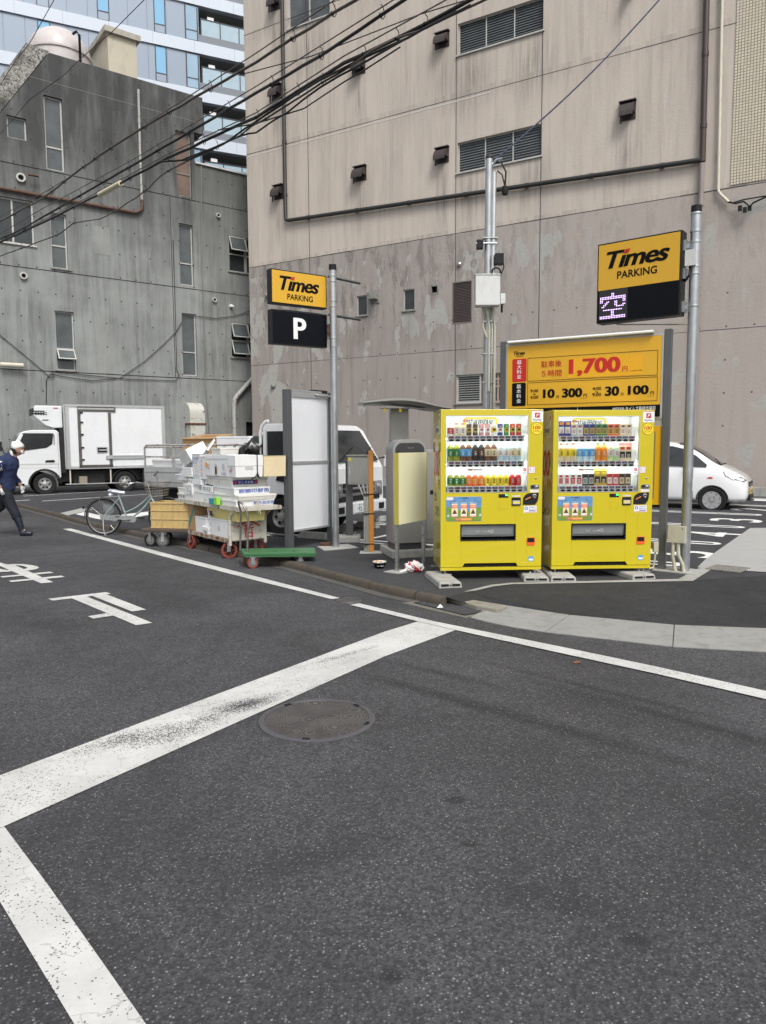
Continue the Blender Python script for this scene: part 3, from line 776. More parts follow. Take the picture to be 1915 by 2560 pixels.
# hoods over extractor outlets
HOOD = M('dark_brown_hood', (.045, .035, .034), .55, .1, .3, 4, .4, dcol=(.10, .09, .08))
def hood(u, zt, w_, h):
    mb = MB(); arc = [(-.34*math.sin(a)*1.0, -h*.85*(1-math.cos(a))) for a in [math.pi/2*i/6 for i in range(7)]]
    prof = [(0.0, 0.0)]+[(y, z) for y, z in arc[1:]]+[(-.34, -h*.9), (-.30, -h*.9), (-.30, -h*.62)]+[(0, -h*.62)]
    mb.prism([(y, z) for y, z in prof], -w_/2, w_/2, 'x', HOOD)
    mb.box(-w_/2-.03, w_/2+.03, -.02, .0, -h, .04, HOOD); mb.box(-w_/2-.05, w_/2+.05, -.36*.4, -.0, .04, .07, HOOD)
    mb.box(-w_/2+.02, -w_/2+.07, -.22, -.18, -h*1.25, -h*.6, HOOD)
    o = mb.build('vent_hood', be); o.location = (u, 0, zt)
for xl, yt, yb, xr in ((1086, 92, 131, 1124), (880, 157, 197, 914), (675, 221, 260, 704), (1086, 378, 418, 1123), (882, 424, 462, 917), (681, 470, 507, 709), (1546, 264, 313, 1590), (672, -4, 37, 700), (1566, -40, 4, 1590)):
    u0, z1 = on(BE, xl+4, yt); _, z0 = on(BE, xl+4, yb); u1, _ = on(BE, xr, (yt+yb)/2)
    hood((u0+u1)/2, z1, abs(u1-u0)*.85, (z1-z0)*.85)
# drain pipes
def wall_pipe(name, parent, fr, px, r, mat, y=-.12, clips=0, label=None):
    pts = [(on(fr, x, yy, y)) for x, yy in px]; P = [(u, y, z) for u, z in pts]
    out = []
    for i, p in enumerate(P):      # round the elbows
        if 0 < i < len(P)-1:
            a, b, c = Vector(P[i-1]), Vector(p), Vector(P[i+1]); e = min(r*2.2, (b-a).length*.4, (c-b).length*.4)
            q0 = b+(a-b).normalized()*e; q1 = b+(c-b).normalized()*e
            out += [q0, (q0+q1)/2*.45+b*.55, q1]
        else: out.append(Vector(p))
    mb = MB(); mb.tube(out, r, mat, 12)
    for i in range(len(P)-1):
        a, b = Vector(P[i]), Vector(P[i+1]); n_ = int((b-a).length/2.0)
        for k in range(n_):
            q = a.lerp(b, (k+.5)/n_); d_ = (b-a).normalized()*.06
            mb.tube([q-d_, q+d_], r*1.16, mat, 12); mb.box(q.x-.03, q.x+.03, q.y, 0, q.z-.03, q.z+.03, mat)
    o = mb.build(name, parent, smooth=50)
    if label: o['label'] = label
    return o
wall_pipe('drainpipe', be, BE, [(703, -120), (714, 552), (1240, 475), (1752, 400)], .075, BLKP, label='black drainpipe turning from vertical to a long run across the wall')
wall_pipe('drainpipe', be, BE, [(1770, -140), (1756.5, 404)], .085, BROWN, label='brown downpipe near the right edge')
wall_pipe('drainpipe', be, BE, [(1755, 408), (1730, 1205)], .075, M('mauve_pipe', (.27, .235, .225), .5, 0, .15, 3, .4), label='mauve lower length of the downpipe')
wall_pipe('conduit', be, BE, [(1808, -120), (1795, 480), (1821, 505)], .045, CREAM, -.1)
g = MB(); P = [on(BE, x, y, -.1) for x, y in ((1821, 505), (1840, 510), (1860, 506), (1876, 520), (1884, 512), (1915, 499), (2000, 485))]
g.tube([(u, -.1-.05*i, z) for i, (u, z) in enumerate(P)], .025, BLK, 7)
P = [on(BE, x, y, -.1) for x, y in ((1836, 507), (1860, 500), (1915, 491), (2000, 476))]; g.tube([(u, -.15, z) for u, z in P], .02, BLK, 7)
for x, y in ((1850, 520), (1862, 524), (1874, 519)):
    u, z = on(BE, x, y, -.2); g.box(u-.05, u+.05, -.25, -.15, z-.08, z+.06, BLK)
g.build('cable_bundle', be, smooth=50)
# cream tile panel at the right end
def tile_mat():
    m, n, b = nodes('cream_tile_grid')
    tc = N(n, 'ShaderNodeTexCoord'); sx = N(n, 'ShaderNodeSeparateXYZ'); n.links.new(tc.outputs['Object'], sx.inputs[0])
    cmb = N(n, 'ShaderNodeCombineXYZ'); n.links.new(sx.outputs[0], cmb.inputs[0]); n.links.new(sx.outputs[2], cmb.inputs[1])
    br = N(n, 'ShaderNodeTexBrick', offset=0.0, inp={'Scale': 1.0, 'Mortar Size': .011, 'Brick Width': .082, 'Row Height': .082, 'Bias': 0.0,
           'Color1': (.66, .60, .47, 1), 'Color2': (.56, .51, .40, 1), 'Mortar': (.20, .17, .13, 1)})
    n.links.new(cmb.outputs[0], br.inputs['Vector'])
    c = mix(n, ramp(n, noise(n, coords(n), 1.2, 5), [(.4, 0.0), (.8, .3)]), br.outputs['Color'], (.4, .37, .3))
    n.links.new(c, b.inputs['Base Color']); b.inputs['Roughness'].default_value = .45
    bump(n, b, mth(n, 'SUBTRACT', 1.0, br.outputs['Fac']), .4, .006)
    return m
ua, _ = on(BE, 1829, 400)
g = MB(); g.box(ua, ua+6, -.03, .02, 9.12, 16.7, tile_mat()); g.build('tile_panel', be)
# small fittings
u, z = on(BE, 1148.6, 661); g = MB(); g.lathe([(.001, .09), (.06, .08), (.09, .04), (.10, 0), (.10, -.12)], STEEL, 16, TR(u, 0, z) @ RX(math.pi/2)); g.build('dome_camera', be, smooth=50)
for x, y in ((669.5, 739), (684, 965)):
    u, z = on(BE, x, y); g = MB(); g.lathe([(.001, .12), (.07, .11), (.1, .07), (.105, 0), (.12, -.0)], CEMD, 16, TR(u, 0, z) @ RX(math.pi/2)); g.build('round_vent', be, smooth=50)
u0, z1 = on(BE, 927, 731); u1, z0 = on(BE, 947, 751)
g = MB(); g.box(u0-.05, u1+.05, -.04, 0, z0-.1, z1+.08, CEMD); g.box(u0, u1, -.3, -.04, z0+.02, z1-.05, CEMD); g.build('vent_cowl', be, bevel=.02)
# kerb blocks along the foot of the wall
BLOCKM = M('wall_kerb_cement', (.34, .34, .32), .9, 0, .2, 3, .5, .4, 50, dcol=(.15, .15, .14))
kbw = MB(); kbw.box(.005, .595, 0, .13, -.02, .26, BLOCKM); kb0 = kbw.build('kerb_block', bevel=.012)
for i in range(36):
    o = kb0 if i == 0 else kb0.copy()
    if i: COL.objects.link(o)
    u = -5.8+.6*i; yy = -.75+random.uniform(-.01, .01); ca, sa = math.cos(BE[1]), math.sin(BE[1])
    o.location = (u*ca-yy*sa, 28.3+u*sa+yy*ca, L); o.rotation_euler = (0, 0, BE[1]+random.uniform(-.006, .006))
    tag(o, 'pale cement kerb block standing in the row along the foot of the mauve wall', 'kerb block', 'kerb blocks along the mauve wall')
# ================================================================ RAW CONCRETE BUILDING
CO = ((-5.96, 33.5), math.atan2(.603, .798))
cb = thing('concrete_building', 'raw board marked concrete building with blackened top on the left', 'building', (-5.96, 33.5, 0), CO[1])
W = dict(a=rect(CO, 16, 286, 341, 66), b=rect(CO, 108, 236, 420, 158), c=rect(CO, -60, 478, 594, 84), d=rect(CO, 124, 530, 668, 168),
         e=rect(CO, 438, 324, 486, 478), f=rect(CO, 446.6, 557, 710, 483), g=rect(CO, 136, 776, 924, 187), h=rect(CO, 454, 782, 938, 492))
WR = dict(i=rect(CO, 571, 588, 677, 640), j=rect(CO, 577, 806, 893, 646), k=rect(CO, 612, 1052, 1122, 655))
mb = MB()
poly = [(-22, 0), (-2.37, 0), (-2.37, 14.72), (-1.95, 14.72), (-1.95, 16.2), (-7.98, 16.2), (-9.74, 13.61), (-12.2, 10.05+.2), (-22, 10.25)]
holed_wall(mb, poly, list(W.values()), CONC, 0, .24)
back = [(p[0], p[1]) for p in poly]
n_ = len(back)
for i in range(n_):
    p0, p1 = back[i], back[(i+1) % n_]
    mb.add([(p0[0], 0, p0[1]), (p1[0], 0, p1[1]), (p1[0], 9, p1[1]), (p0[0], 9, p0[1])], [(0, 1, 2, 3)], CONC)
mb.prism([(p[0]*.999, p[1]*.999) for p in back], .5, 9.01, 'y', CONC)
for z in (11.92, 8.25, 4.48):
    mb.box(-22, -2.38, -.004, .01, z-.014, z+.014, INK)
uj, _ = on(CO, 428, 600); mb.box(uj-.01, uj+.01, -.0045, .01, 4.5, 11.9, INK)
mb.box(-8.9, -2.0, -.0035, .01, 15.15, 15.165, M('pale_crack', (.2, .2, .19), .8))
# shallow raised formwork panels
for px0, py0, px1, py1 in ((232, 563, 277, 640), (243, 806, 288, 935),):
    u0, z1 = on(CO, px0, py0); u1, z0 = on(CO, px1, py1)
    mb.box(u0, u1, -.006, .01, z0, z1, formwork('patched_panel', (.27, .28, .27), None, None, (9, 9), True, .2) if 'pp' not in MATS else MATS['pp'])
    MATS['pp'] = mb.mats[-1]
mb.build('wall', cb)
def pebble():
    m, n, b = nodes('pebbled_render')
    v = coords(n); f = noise(n, v, 16, 8, .8)
    c = mix(n, ramp(n, f, [(.42, 0.0), (.55, 1.0)]), (.04, .04, .038), (.40, .39, .36))
    c = mix(n, ramp(n, noise(n, v, .9, 4), [(.45, 0.0), (.65, .8)]), c, (.03, .03, .028))
    n.links.new(c, b.inputs['Base Color']); b.inputs['Roughness'].default_value = .9; bump(n, b, f, .6, .03)
    return m
mb = MB()
mb.prism([(-7.98, 16.24), (-8.76, 16.30), (-9.70, 14.82), (-12.9, 9.98), (-12.15, 9.98), (-9.76, 13.60)], -.02, 9.05, 'y', pebble())
mb.build('roof_slope', cb)
mb = MB()
mb2w = [(-2.369, 0), (2.6, 0), (2.6, 13.45), (-2.369, 13.45)]
holed_wall(mb, mb2w, list(WR.values()), CONCR, 0, .2)
for i in range(4):
    p0, p1 = mb2w[i], mb2w[(i+1) % 4]
    if i != 3: mb.add([(p0[0], 0, p0[1]), (p1[0], 0, p1[1]), (p1[0], 8, p1[1]), (p0[0], 8, p0[1])], [(0, 1, 2, 3)], CONCR)
mb.box(-2.3, 2.55, .6, 8, 0, 13.4, CONCR)
for z in (11.92, 8.25, 4.48): mb.box(-2.36, 2.6, -.004, .01, z-.012, z+.012, INK)
mb.build('side_wing', cb)
mb = MB(); mb.box(-2.36, 2.65, -.08, .3, 13.45, 13.52, M('white_coping', (.55, .55, .54), .7, 0, .1, 3, .4)); mb.build('coping', cb)
BLD = M('pale_blind', (.35, .35, .32), .8, 0, .15, 3)
window(cb, W['a'], (), (), .05, WALU, FROST, .14)
window(cb, W['b'], (), (.32,), .055, WALU, FROST, .14); window(cb, W['c'], (.62,), (), .06, WALU, GLS, .14, WALU)
window(cb, W['d'], (), (.42,), .05, WALU, FROST, .14, CEMD, label='narrow window with a warm light behind its upper glass')
lit = MB(); a, b, c, d = W['d']; lit.box(a+.08, a+.30, .18, .19, c+(d-c)*.5, d-.1, plain('lamp_behind_glass', (1, .85, .35), .5, .5)); lit.build('lit_curtain', cb)
window(cb, W['e'], (), (.36,), .045, CEMD, M('curtained_glass', (.16, .11, .085), .2, 0, .5, 1.5), .14)
window(cb, W['f'], (), (.36,), .045, WALU, FROST, .14); window(cb, W['h'], (), (.38,), .045, WALU, FROST, .14)
def tilted_sash(parent, a, b, c, d, ang, y=.03, t=.04):
    o = MB(); h = d-c; mx = TR((a+b)/2, y, d) @ RX(ang)
    w2 = (b-a)/2
    for x0, x1, z0, z1 in ((-w2, -w2+t, -h, 0), (w2-t, w2, -h, 0), (-w2+t, w2-t, -h, -h+t), (-w2+t, w2-t, -t, 0)): o.box(x0, x1, -.02, .02, z0, z1, WALU, mx)
    f = o.build('open_sash', parent)
    g = MB(); g.box(-w2+t*.6, w2-t*.6, -.004, .004, -h+t*.6, -t*.6, FROST, mx); g.build('pane', f)
a, b, c, d = W['g']
o = window(cb, W['g'], (), (.37,), .05, WALU, FROST, .14, CEMD, label='narrow window with its lower sash tilted open')
tilted_sash(cb, a+.03, b-.02, c+(d-c)*.04+.25, c+(d-c)*.35, R(-32))
for k in ('i', 'j'):
    a, b, c, d = WR[k]; m_ = a+(b-a)*.62
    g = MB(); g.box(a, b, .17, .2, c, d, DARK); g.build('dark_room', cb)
    f = window(cb, (a, m_, c, d), (), (.5,), .05, WALU, GLS, .1, CEMD); window(cb, (m_+.02, b, c, d), (), (.5,), .05, WALU, GLS, .1)
    h = (d-c)
    tilted_sash(cb, a+.03, m_-.02, c+h*.55, d-.02, R(-22)); 
    if k == 'j': tilted_sash(cb, a+.03, m_-.02, c+h*.06, c+h*.48, R(-22))
a, b, c, d = WR['k']
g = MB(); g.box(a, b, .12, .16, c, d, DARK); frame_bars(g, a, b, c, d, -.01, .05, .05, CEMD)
for i in range(9): g.box(a, b, .10, .12, c+(d-c)*i/9, c+(d-c)*i/9+.03, BLK)
g.build('shutter_door', cb)
def px_tube(fr, pts, r, mat, name, parent, y=-.1, seg=8):
    g = MB(); g.tube([(*on(fr, x, yy, y)[:1], y, on(fr, x, yy, y)[1]) for x, yy in pts], r, mat, seg); return g.build(name, parent, smooth=50)
RPIPE = rusty('rusty_brown_pipe', (.10, .065, .05), .6, .7)
WPIPE = rusty('chipped_white_pipe', (.42, .42, .40), .35, .6)
wall_pipe('rusty_pipe', cb, CO, [(-60, 458), (0, 470), (340, 532), (356, 524), (356, 500)], .065, RPIPE, -.1)
wall_pipe('downpipe', cb, CO, [(346, 224), (350, 380), (354.5, 499)], .05, WPIPE, -.09)
wall_pipe('downpipe', cb, CO, [(640, 935), (630, 948), (585, 998), (587, 1110)], .10, WPIPE, -.14, label='thick pale downpipe bending out from the corner')
px_tube(CO, [(0, 911), (58, 914)], .085, CREAM, 'overflow_pipe', cb, -.2)
px_tube(CO, [(71, 436), (96, 440)], .05, RPIPE, 'pipe_stub', cb, -.25)
px_tube(CO, [(503, 415), (503, 600), (510, 800), (513, 960), (520, 1040), (524, 1095)], .022, M('grey_cable', (.20, .20, .19), .6), 'wall_cable', cb, -.04)
px_tube(CO, [(-40, 808), (0, 838), (60, 887), (115, 934), (126, 945), (135, 943), (134, 934), (124, 937), (116, 950), (116, 1010)], .013, BLK, 'wall_cable', cb, -.05)
px_tube(CO, [(126, 935), (150, 940), (230, 952), (300, 945), (360, 905), (410, 860), (440, 830), (455, 805)], .013, BLK, 'wall_cable', cb, -.05)
px_tube(CO, [(490, 790), (540, 796), (590, 789), (625, 777)], .013, BLK, 'wall_cable', cb, -.05)
px_tube(CO, [(128, 930), (220, 938), (320, 948), (440, 952), (448, 938), (442, 925), (436, 700), (433, 600)], .012, BLK, 'wall_cable', cb, -.045)
for x, y, r in ((51, 445, .16), (58, 690, .13), (544.5, 539, .10), (535, 750, .10)):
    u, z = on(CO, x, y); g = MB(); g.lathe([(r*.6, -.02), (r*.62, .10), (r, .10), (r, 0.0), (r*1.05, -.01)], WALU, 18, TR(u, 0, z) @ RX(math.pi/2)); g.lathe([(r*.6, 0.02), (.001, .03)], DARK, 12, TR(u, 0, z) @ RX(math.pi/2)); g.build('round_vent', cb, smooth=50)
u, z = on(CO, 576, 765); g = MB(); g.box(u-.06, u+.06, -.1, 0, z-.06, z+.06, WHT); g.tube([(u, -.08, z), (u+.08, -.22, z-.05)], .035, WHT); g.build('wall_camera', cb)
# ventilation duct with curved cowl
ud0, _ = on(CO, 463, 1050); ud1, _ = on(CO, 500, 1050); _, zd = on(CO, 470, 1007)
DUCT = rusty('rust_streaked_duct', (.55, .55, .50), .28, .6, 0, 6)
g = MB(); g.box(ud0, ud1, -.55, -.08, 0.08, zd-.85, DUCT); g.box(ud0-.04, ud1+.04, -.59, -.04, zd-.95, zd-.87, rusty('rust_flange', (.12, .08, .06), .9, .8))
arc = [(-.55+.55*(1-math.cos(a)), zd-.45+.45*math.sin(a)) for a in [math.pi/2*i/6 for i in range(7)]]
g.prism([(-.55, zd-.87)]+arc+[(-.0, zd-.87)], ud0, ud1, 'x', DUCT)
g.build('ventilation_duct', cb, bevel=.015)
# roof tank and penthouse
uc, zc = on(CO, 146, 76, 3.0)
g = MB(); g.lathe([(1.42, -1.8), (1.42, .05), (1.48, .08), (1.48, .16), (1.42, .18)]+[(1.42*math.cos(a), .18+1.05*math.sin(a)) for a in [math.pi/2*i/8 for i in range(1, 8)]]+[(.001, 1.24)], M('pinkish_tank', (.55, .51, .50), .45, 0, .12, 1.5, .2), 36)
o = g.build('water_tank', cb, smooth=35); o.scale = (.86, .86, 1); o.location = (uc, 3.0, zc-1.24)
u, z = on(CO, 200, 130, 1.5); g = MB(); g.tube([(u, 1.5, 15.5), (u, 1.5, z+.65), (u-.1, 1.5, z+.75), (u-.25, 1.5, z+.6)], .05, INK); g.build('vent_pipe', cb, smooth=50)
PH = M('cream_penthouse_wall', (.52, .48, .38), .75, 0, .1, 1.2, .3)
up, zp = on(CO, 268, 75, 2.0); ue, _ = on(CO, 340, 100, 2.0)
g = MB()
g.box(0, ue-up, 0, 3.2, 14.5, zp-.1, PH)
g.box(-.15, ue-up+.15, -.15, 3.35, zp-.1, zp+.12, M('penthouse_cap', (.42, .40, .34), .8, 0, .15, 2, .5))

o = g.build('penthouse', cb); o.location = (up, 2.0, 0); 
# ================================================================ GLASS HIGH-RISE BEHIND
HI = ((-9.3, 49.0), math.atan2(.426, .905))
hi = thing('high_rise', 'modern blue grey apartment tower with white floor bands and glass balconies', 'building', (-9.3, 49, 0), HI[1])
PANEL = M('grey_blue_cladding', (.25, .295, .36), .45, .3, .05, .6)
BAND = M('white_floor_band', (.57, .63, .71), .45, 0, .04, .8)
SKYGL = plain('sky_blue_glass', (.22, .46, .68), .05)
RAIL = M('balcony_glass', (.38, .50, .57), .08, 0, .25, .7)
SOFF = M('balcony_inner', (.32, .32, .31), .8, 0, .15, 1)
FRM = plain('dark_window_frame', (.03, .035, .045), .4)
ub, _ = on(HI, 500, 200)         # the balconies start here
zb = [on(HI, 610, y)[1] for y in (29, 144, 259.5, 376)]
zb0 = zb[-1]; fh = (zb[0]-zb[-1])/3
body = MB()
body.box(-40, ub, 0, 12, 0, 40, PANEL); body.box(ub, 26, 1.6, 12, 0, 40, SOFF)
# vertical seams of the cladding
u = -40
while u < ub:
    body.box(u-.012, u+.012, -.006, .02, 0, 40, M('cladding_seam', (.13, .15, .18), .6)); u += 1.12
body.build('wall', hi)
bands = MB(); slabs = MB()
for k in range(-7, 9):
    zc_ = zb0+fh*k
    bands.box(-40.1, 26, -.10, .3, zc_-.35, zc_+.35, BAND)
    slabs.box(ub, 26, -.05, 1.7, zc_+.35, zc_+.80, M('balcony_slab_edge', (.20, .22, .25), .6)); slabs.box(ub, 26, .3, 1.7, zc_-.30, zc_+.34, SOFF)
    u = -40.0
    if k > -5:
        while u < 26: bands.box(u-.008, u+.008, -.104, .1, zc_-.35, zc_+.35, PANEL); u += 2.5
bands.build('floor_band', hi); slabs.build('balcony_slab', hi)
for k in range(-2, 6):
    zc_ = zb0+fh*k
    for px in (108, 258, 400):
        u, _ = on(HI, px, 200)
        if px == 108: u = on(HI, 109, 60)[0]
        elif px == 258: u = on(HI, 258, 30)[0]
        else: u = on(HI, 400, 80)[0]
        g = MB(); frame_bars(g, u-.34, u+.34, zc_+.36, zc_+fh-.36, -.04, .06, .05, FRM); g.box(u-.3, u+.3, -.03, .05, zc_+.85, zc_+.9, FRM)
        w_ = g.build('window', hi)
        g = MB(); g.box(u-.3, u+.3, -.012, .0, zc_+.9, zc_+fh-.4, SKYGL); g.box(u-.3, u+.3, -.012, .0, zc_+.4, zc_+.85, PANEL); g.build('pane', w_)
    u0 = on(HI, 462, 60)[0]; u1 = ub-.05
    g = MB(); frame_bars(g, u0, u1, zc_+.36, zc_+fh-.36, -.04, .06, .06, FRM); g.box(u0, u1, -.03, .05, zc_+.95, zc_+1.0, FRM)
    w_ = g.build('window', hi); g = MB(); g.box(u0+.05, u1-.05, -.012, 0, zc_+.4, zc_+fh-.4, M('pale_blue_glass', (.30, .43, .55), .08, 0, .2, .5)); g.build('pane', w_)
    # balcony front: glass, posts, handrail
    r_ = MB(); r_.box(ub+.15, 26, .02, .04, zc_+.8, zc_+1.75, RAIL); ra = r_.build('balcony_rail', hi)
    r_ = MB(); u = ub+.15
    while u < 12: r_.box(u-.03, u+.03, 0, .06, zc_+.8, zc_+1.8, FRM); u += 1.2
    r_.box(ub+.1, 26, -.0, .07, zc_+1.75, zc_+1.82, FRM); r_.build('posts', ra)
    r_ = MB()
    for j in range(5):
        x = ub+1.2+j*2.9; r_.box(x, x+1.7, 1.5, 1.62, zc_+.8, zc_+2.2, GLS); r_.lathe([(.35, 0), (.35, .8)], WHT, 10, TR(x+.5, 1.0, zc_+.8))
        r_.box(x-.6, x-.2, .2, .3, zc_+1.2+.2*(j % 2), zc_+2.1, WHT, None)
    r_.build('balcony_clutter', hi)
# ================================================================ VENDING MACHINES
def c6(X, Y): return ((X-240)*.000987, (1950-Y)*.00099)     # measured face units -> metres on the machine front
LCD = plain('cold_led_light', (.92, 1, .98), .5, 12)
INNER = M('white_display_liner', (.88, .90, .88), .4, 0, .02, 2)
CHROME = M('polished_metal', (.6, .6, .6), .15, 1, .08, 20)
def drink(kind, body, lab, cap, top=None):
    """one display sample standing at its own origin, height as real packs"""
    mb = MB()
    if kind == 'b':      # tall plastic bottle
        mb.lathe([(.030, 0), (.032, .006), (.032, .055)], body, 14); mb.lathe([(.0322, .055), (.0325, .06), (.0325, .135), (.0322, .14)], lab, 14)
        mb.lathe([(.032, .14), (.030, .155), (.020, .178), (.0135, .188), (.0135, .195)], body, 14); mb.lathe([(.0155, .193), (.0155, .208), (.001, .209)], cap, 12)
    elif kind == 's':    # small hot bottle
        mb.lathe([(.029, 0), (.031, .005), (.031, .022)], body, 14); mb.lathe([(.0313, .022), (.0316, .025), (.0316, .082), (.0313, .085)], lab, 14)
        mb.lathe([(.031, .085), (.029, .1), (.018, .115), (.0135, .12)], body, 14); mb.lathe([(.016, .118), (.016, .136), (.001, .137)], cap, 12)
    elif kind == 'c':    # can
        mb.lathe([(.022, 0), (.0262, .006), (.0262, .118), (.022, .126), (.021, .124), (.001, .123)], body, 16)
        mb.lathe([(.0265, .035), (.0265, .085)], lab, 16)
    elif kind == 'k':    # brick carton
        mb.box(-.027, .027, -.02, .02, 0, .128, body); mb.box(-.021, .021, -.0206, -.019, .02, .088, lab); mb.box(-.015, .015, -.021, -.019, .095, .115, cap)
    elif kind == 'g':    # tall gusseted pouch or slim carton
        mb.box(-.031, .031, -.018, .018, 0, .165, body); mb.prism([(-.018, .165), (.018, .165), (0, .195)], -.031, .031, 'x', top or cap); mb.box(-.025, .025, -.0186, -.017, .03, .10, lab); mb.box(-.02, .02, -.0188, -.017, .12, .15, cap)
    return mb
def C(name, rgb, r=.35): return plain('pack_'+name, rgb, r)
CR = C('cream', (.80, .66, .42)); RD = C('red', (.55, .02, .02)); BRN = C('coffee_brown', (.10, .045, .015)); PK = C('pink', (.75, .30, .32)); YL = C('yellow', (.85, .65, .03)); NV = C('navy', (.01, .03, .25)); GN = C('green', (.02, .20, .04))
LG = C('lime', (.35, .50, .06)); TEA = C('green_tea', (.32, .35, .03)); BT = C('brown_tea', (.16, .05, .012)); WB = C('water', (.55, .70, .78)); SB_ = C('sky', (.12, .42, .75)); OR = C('orange', (.85, .28, .01)); WC = C('white', (.82, .82, .80)); DK = C('black', (.015, .013, .012)); GD = C('gold', (.52, .36, .05)); VR = C('orange_red', (.80, .12, .02)); SIL = C('silver', (.5, .5, .48)); PG = C('pale_green', (.55, .70, .35))
ROWS1 = [[('s', WC, RD, WC)]+[('s', CR, WC, OR)]*2+[('c', BRN, GD, DK)]*2+[('c', PK, WC, WC)]*2+[('c', WC, YL, YL), ('c', NV, WC, YL), ('c', GN, LG, YL), ('c', RD, GD, YL), ('c', RD, GD, YL)],
         [('b', TEA, GN, WC)]*2+[('b', BT, SB_, WC)]*2+[('b', DK, BRN, WC)]*2+[('b', BT, CR, WC)]*2+[('b', WB, WC, WC)]*2+[('b', WB, CR, WC)]*2,
         [('s', TEA, GN, WC)]*3+[('s', VR, OR, WC)]*3+[('s', YL, YL, WC)]*4+[('s', RD, RD, WC)]*2]
ROWS2 = [[('g', NV, WC, OR, WC)]*2+[('k', SIL, WC, RD)]*2+[('k', NV, GD, DK)]*2+[('k', GN, GD, DK)]*2+[('k', VR, GD, DK)]*2+[('k', CR, WC, BRN)]*2,
         [('b', CR, YL, RD)]*3+[('b', WB, SB_, WC)]*3+[('b', OR, OR, GN)]*2+[('b', PG, WC, WC)]*2+[('g', CR, DK, RD)]*2,
         [('k', WC, PK, RD)]*2+[('k', WC, RD, BRN)]*2+[('k', DK, SIL, DK)]*2+[('g', GD, DK, YL)]*2+[('k', RD, WC, RD)]*2+[('k', BRN, CR, DK)]*2]
KNAME = {'b': 'drink_bottle', 's': 'drink_bottle', 'c': 'drink_can', 'k': 'drink_carton', 'g': 'drink_pouch'}
SKYP = M('poster_sky', (.12, .27, .48), .3, 0, .5, 12); GRS = M('poster_grass', (.16, .28, .05), .3, 0, .5, 25)
TEALK = plain('dark_slot', (.01, .01, .012), .3)
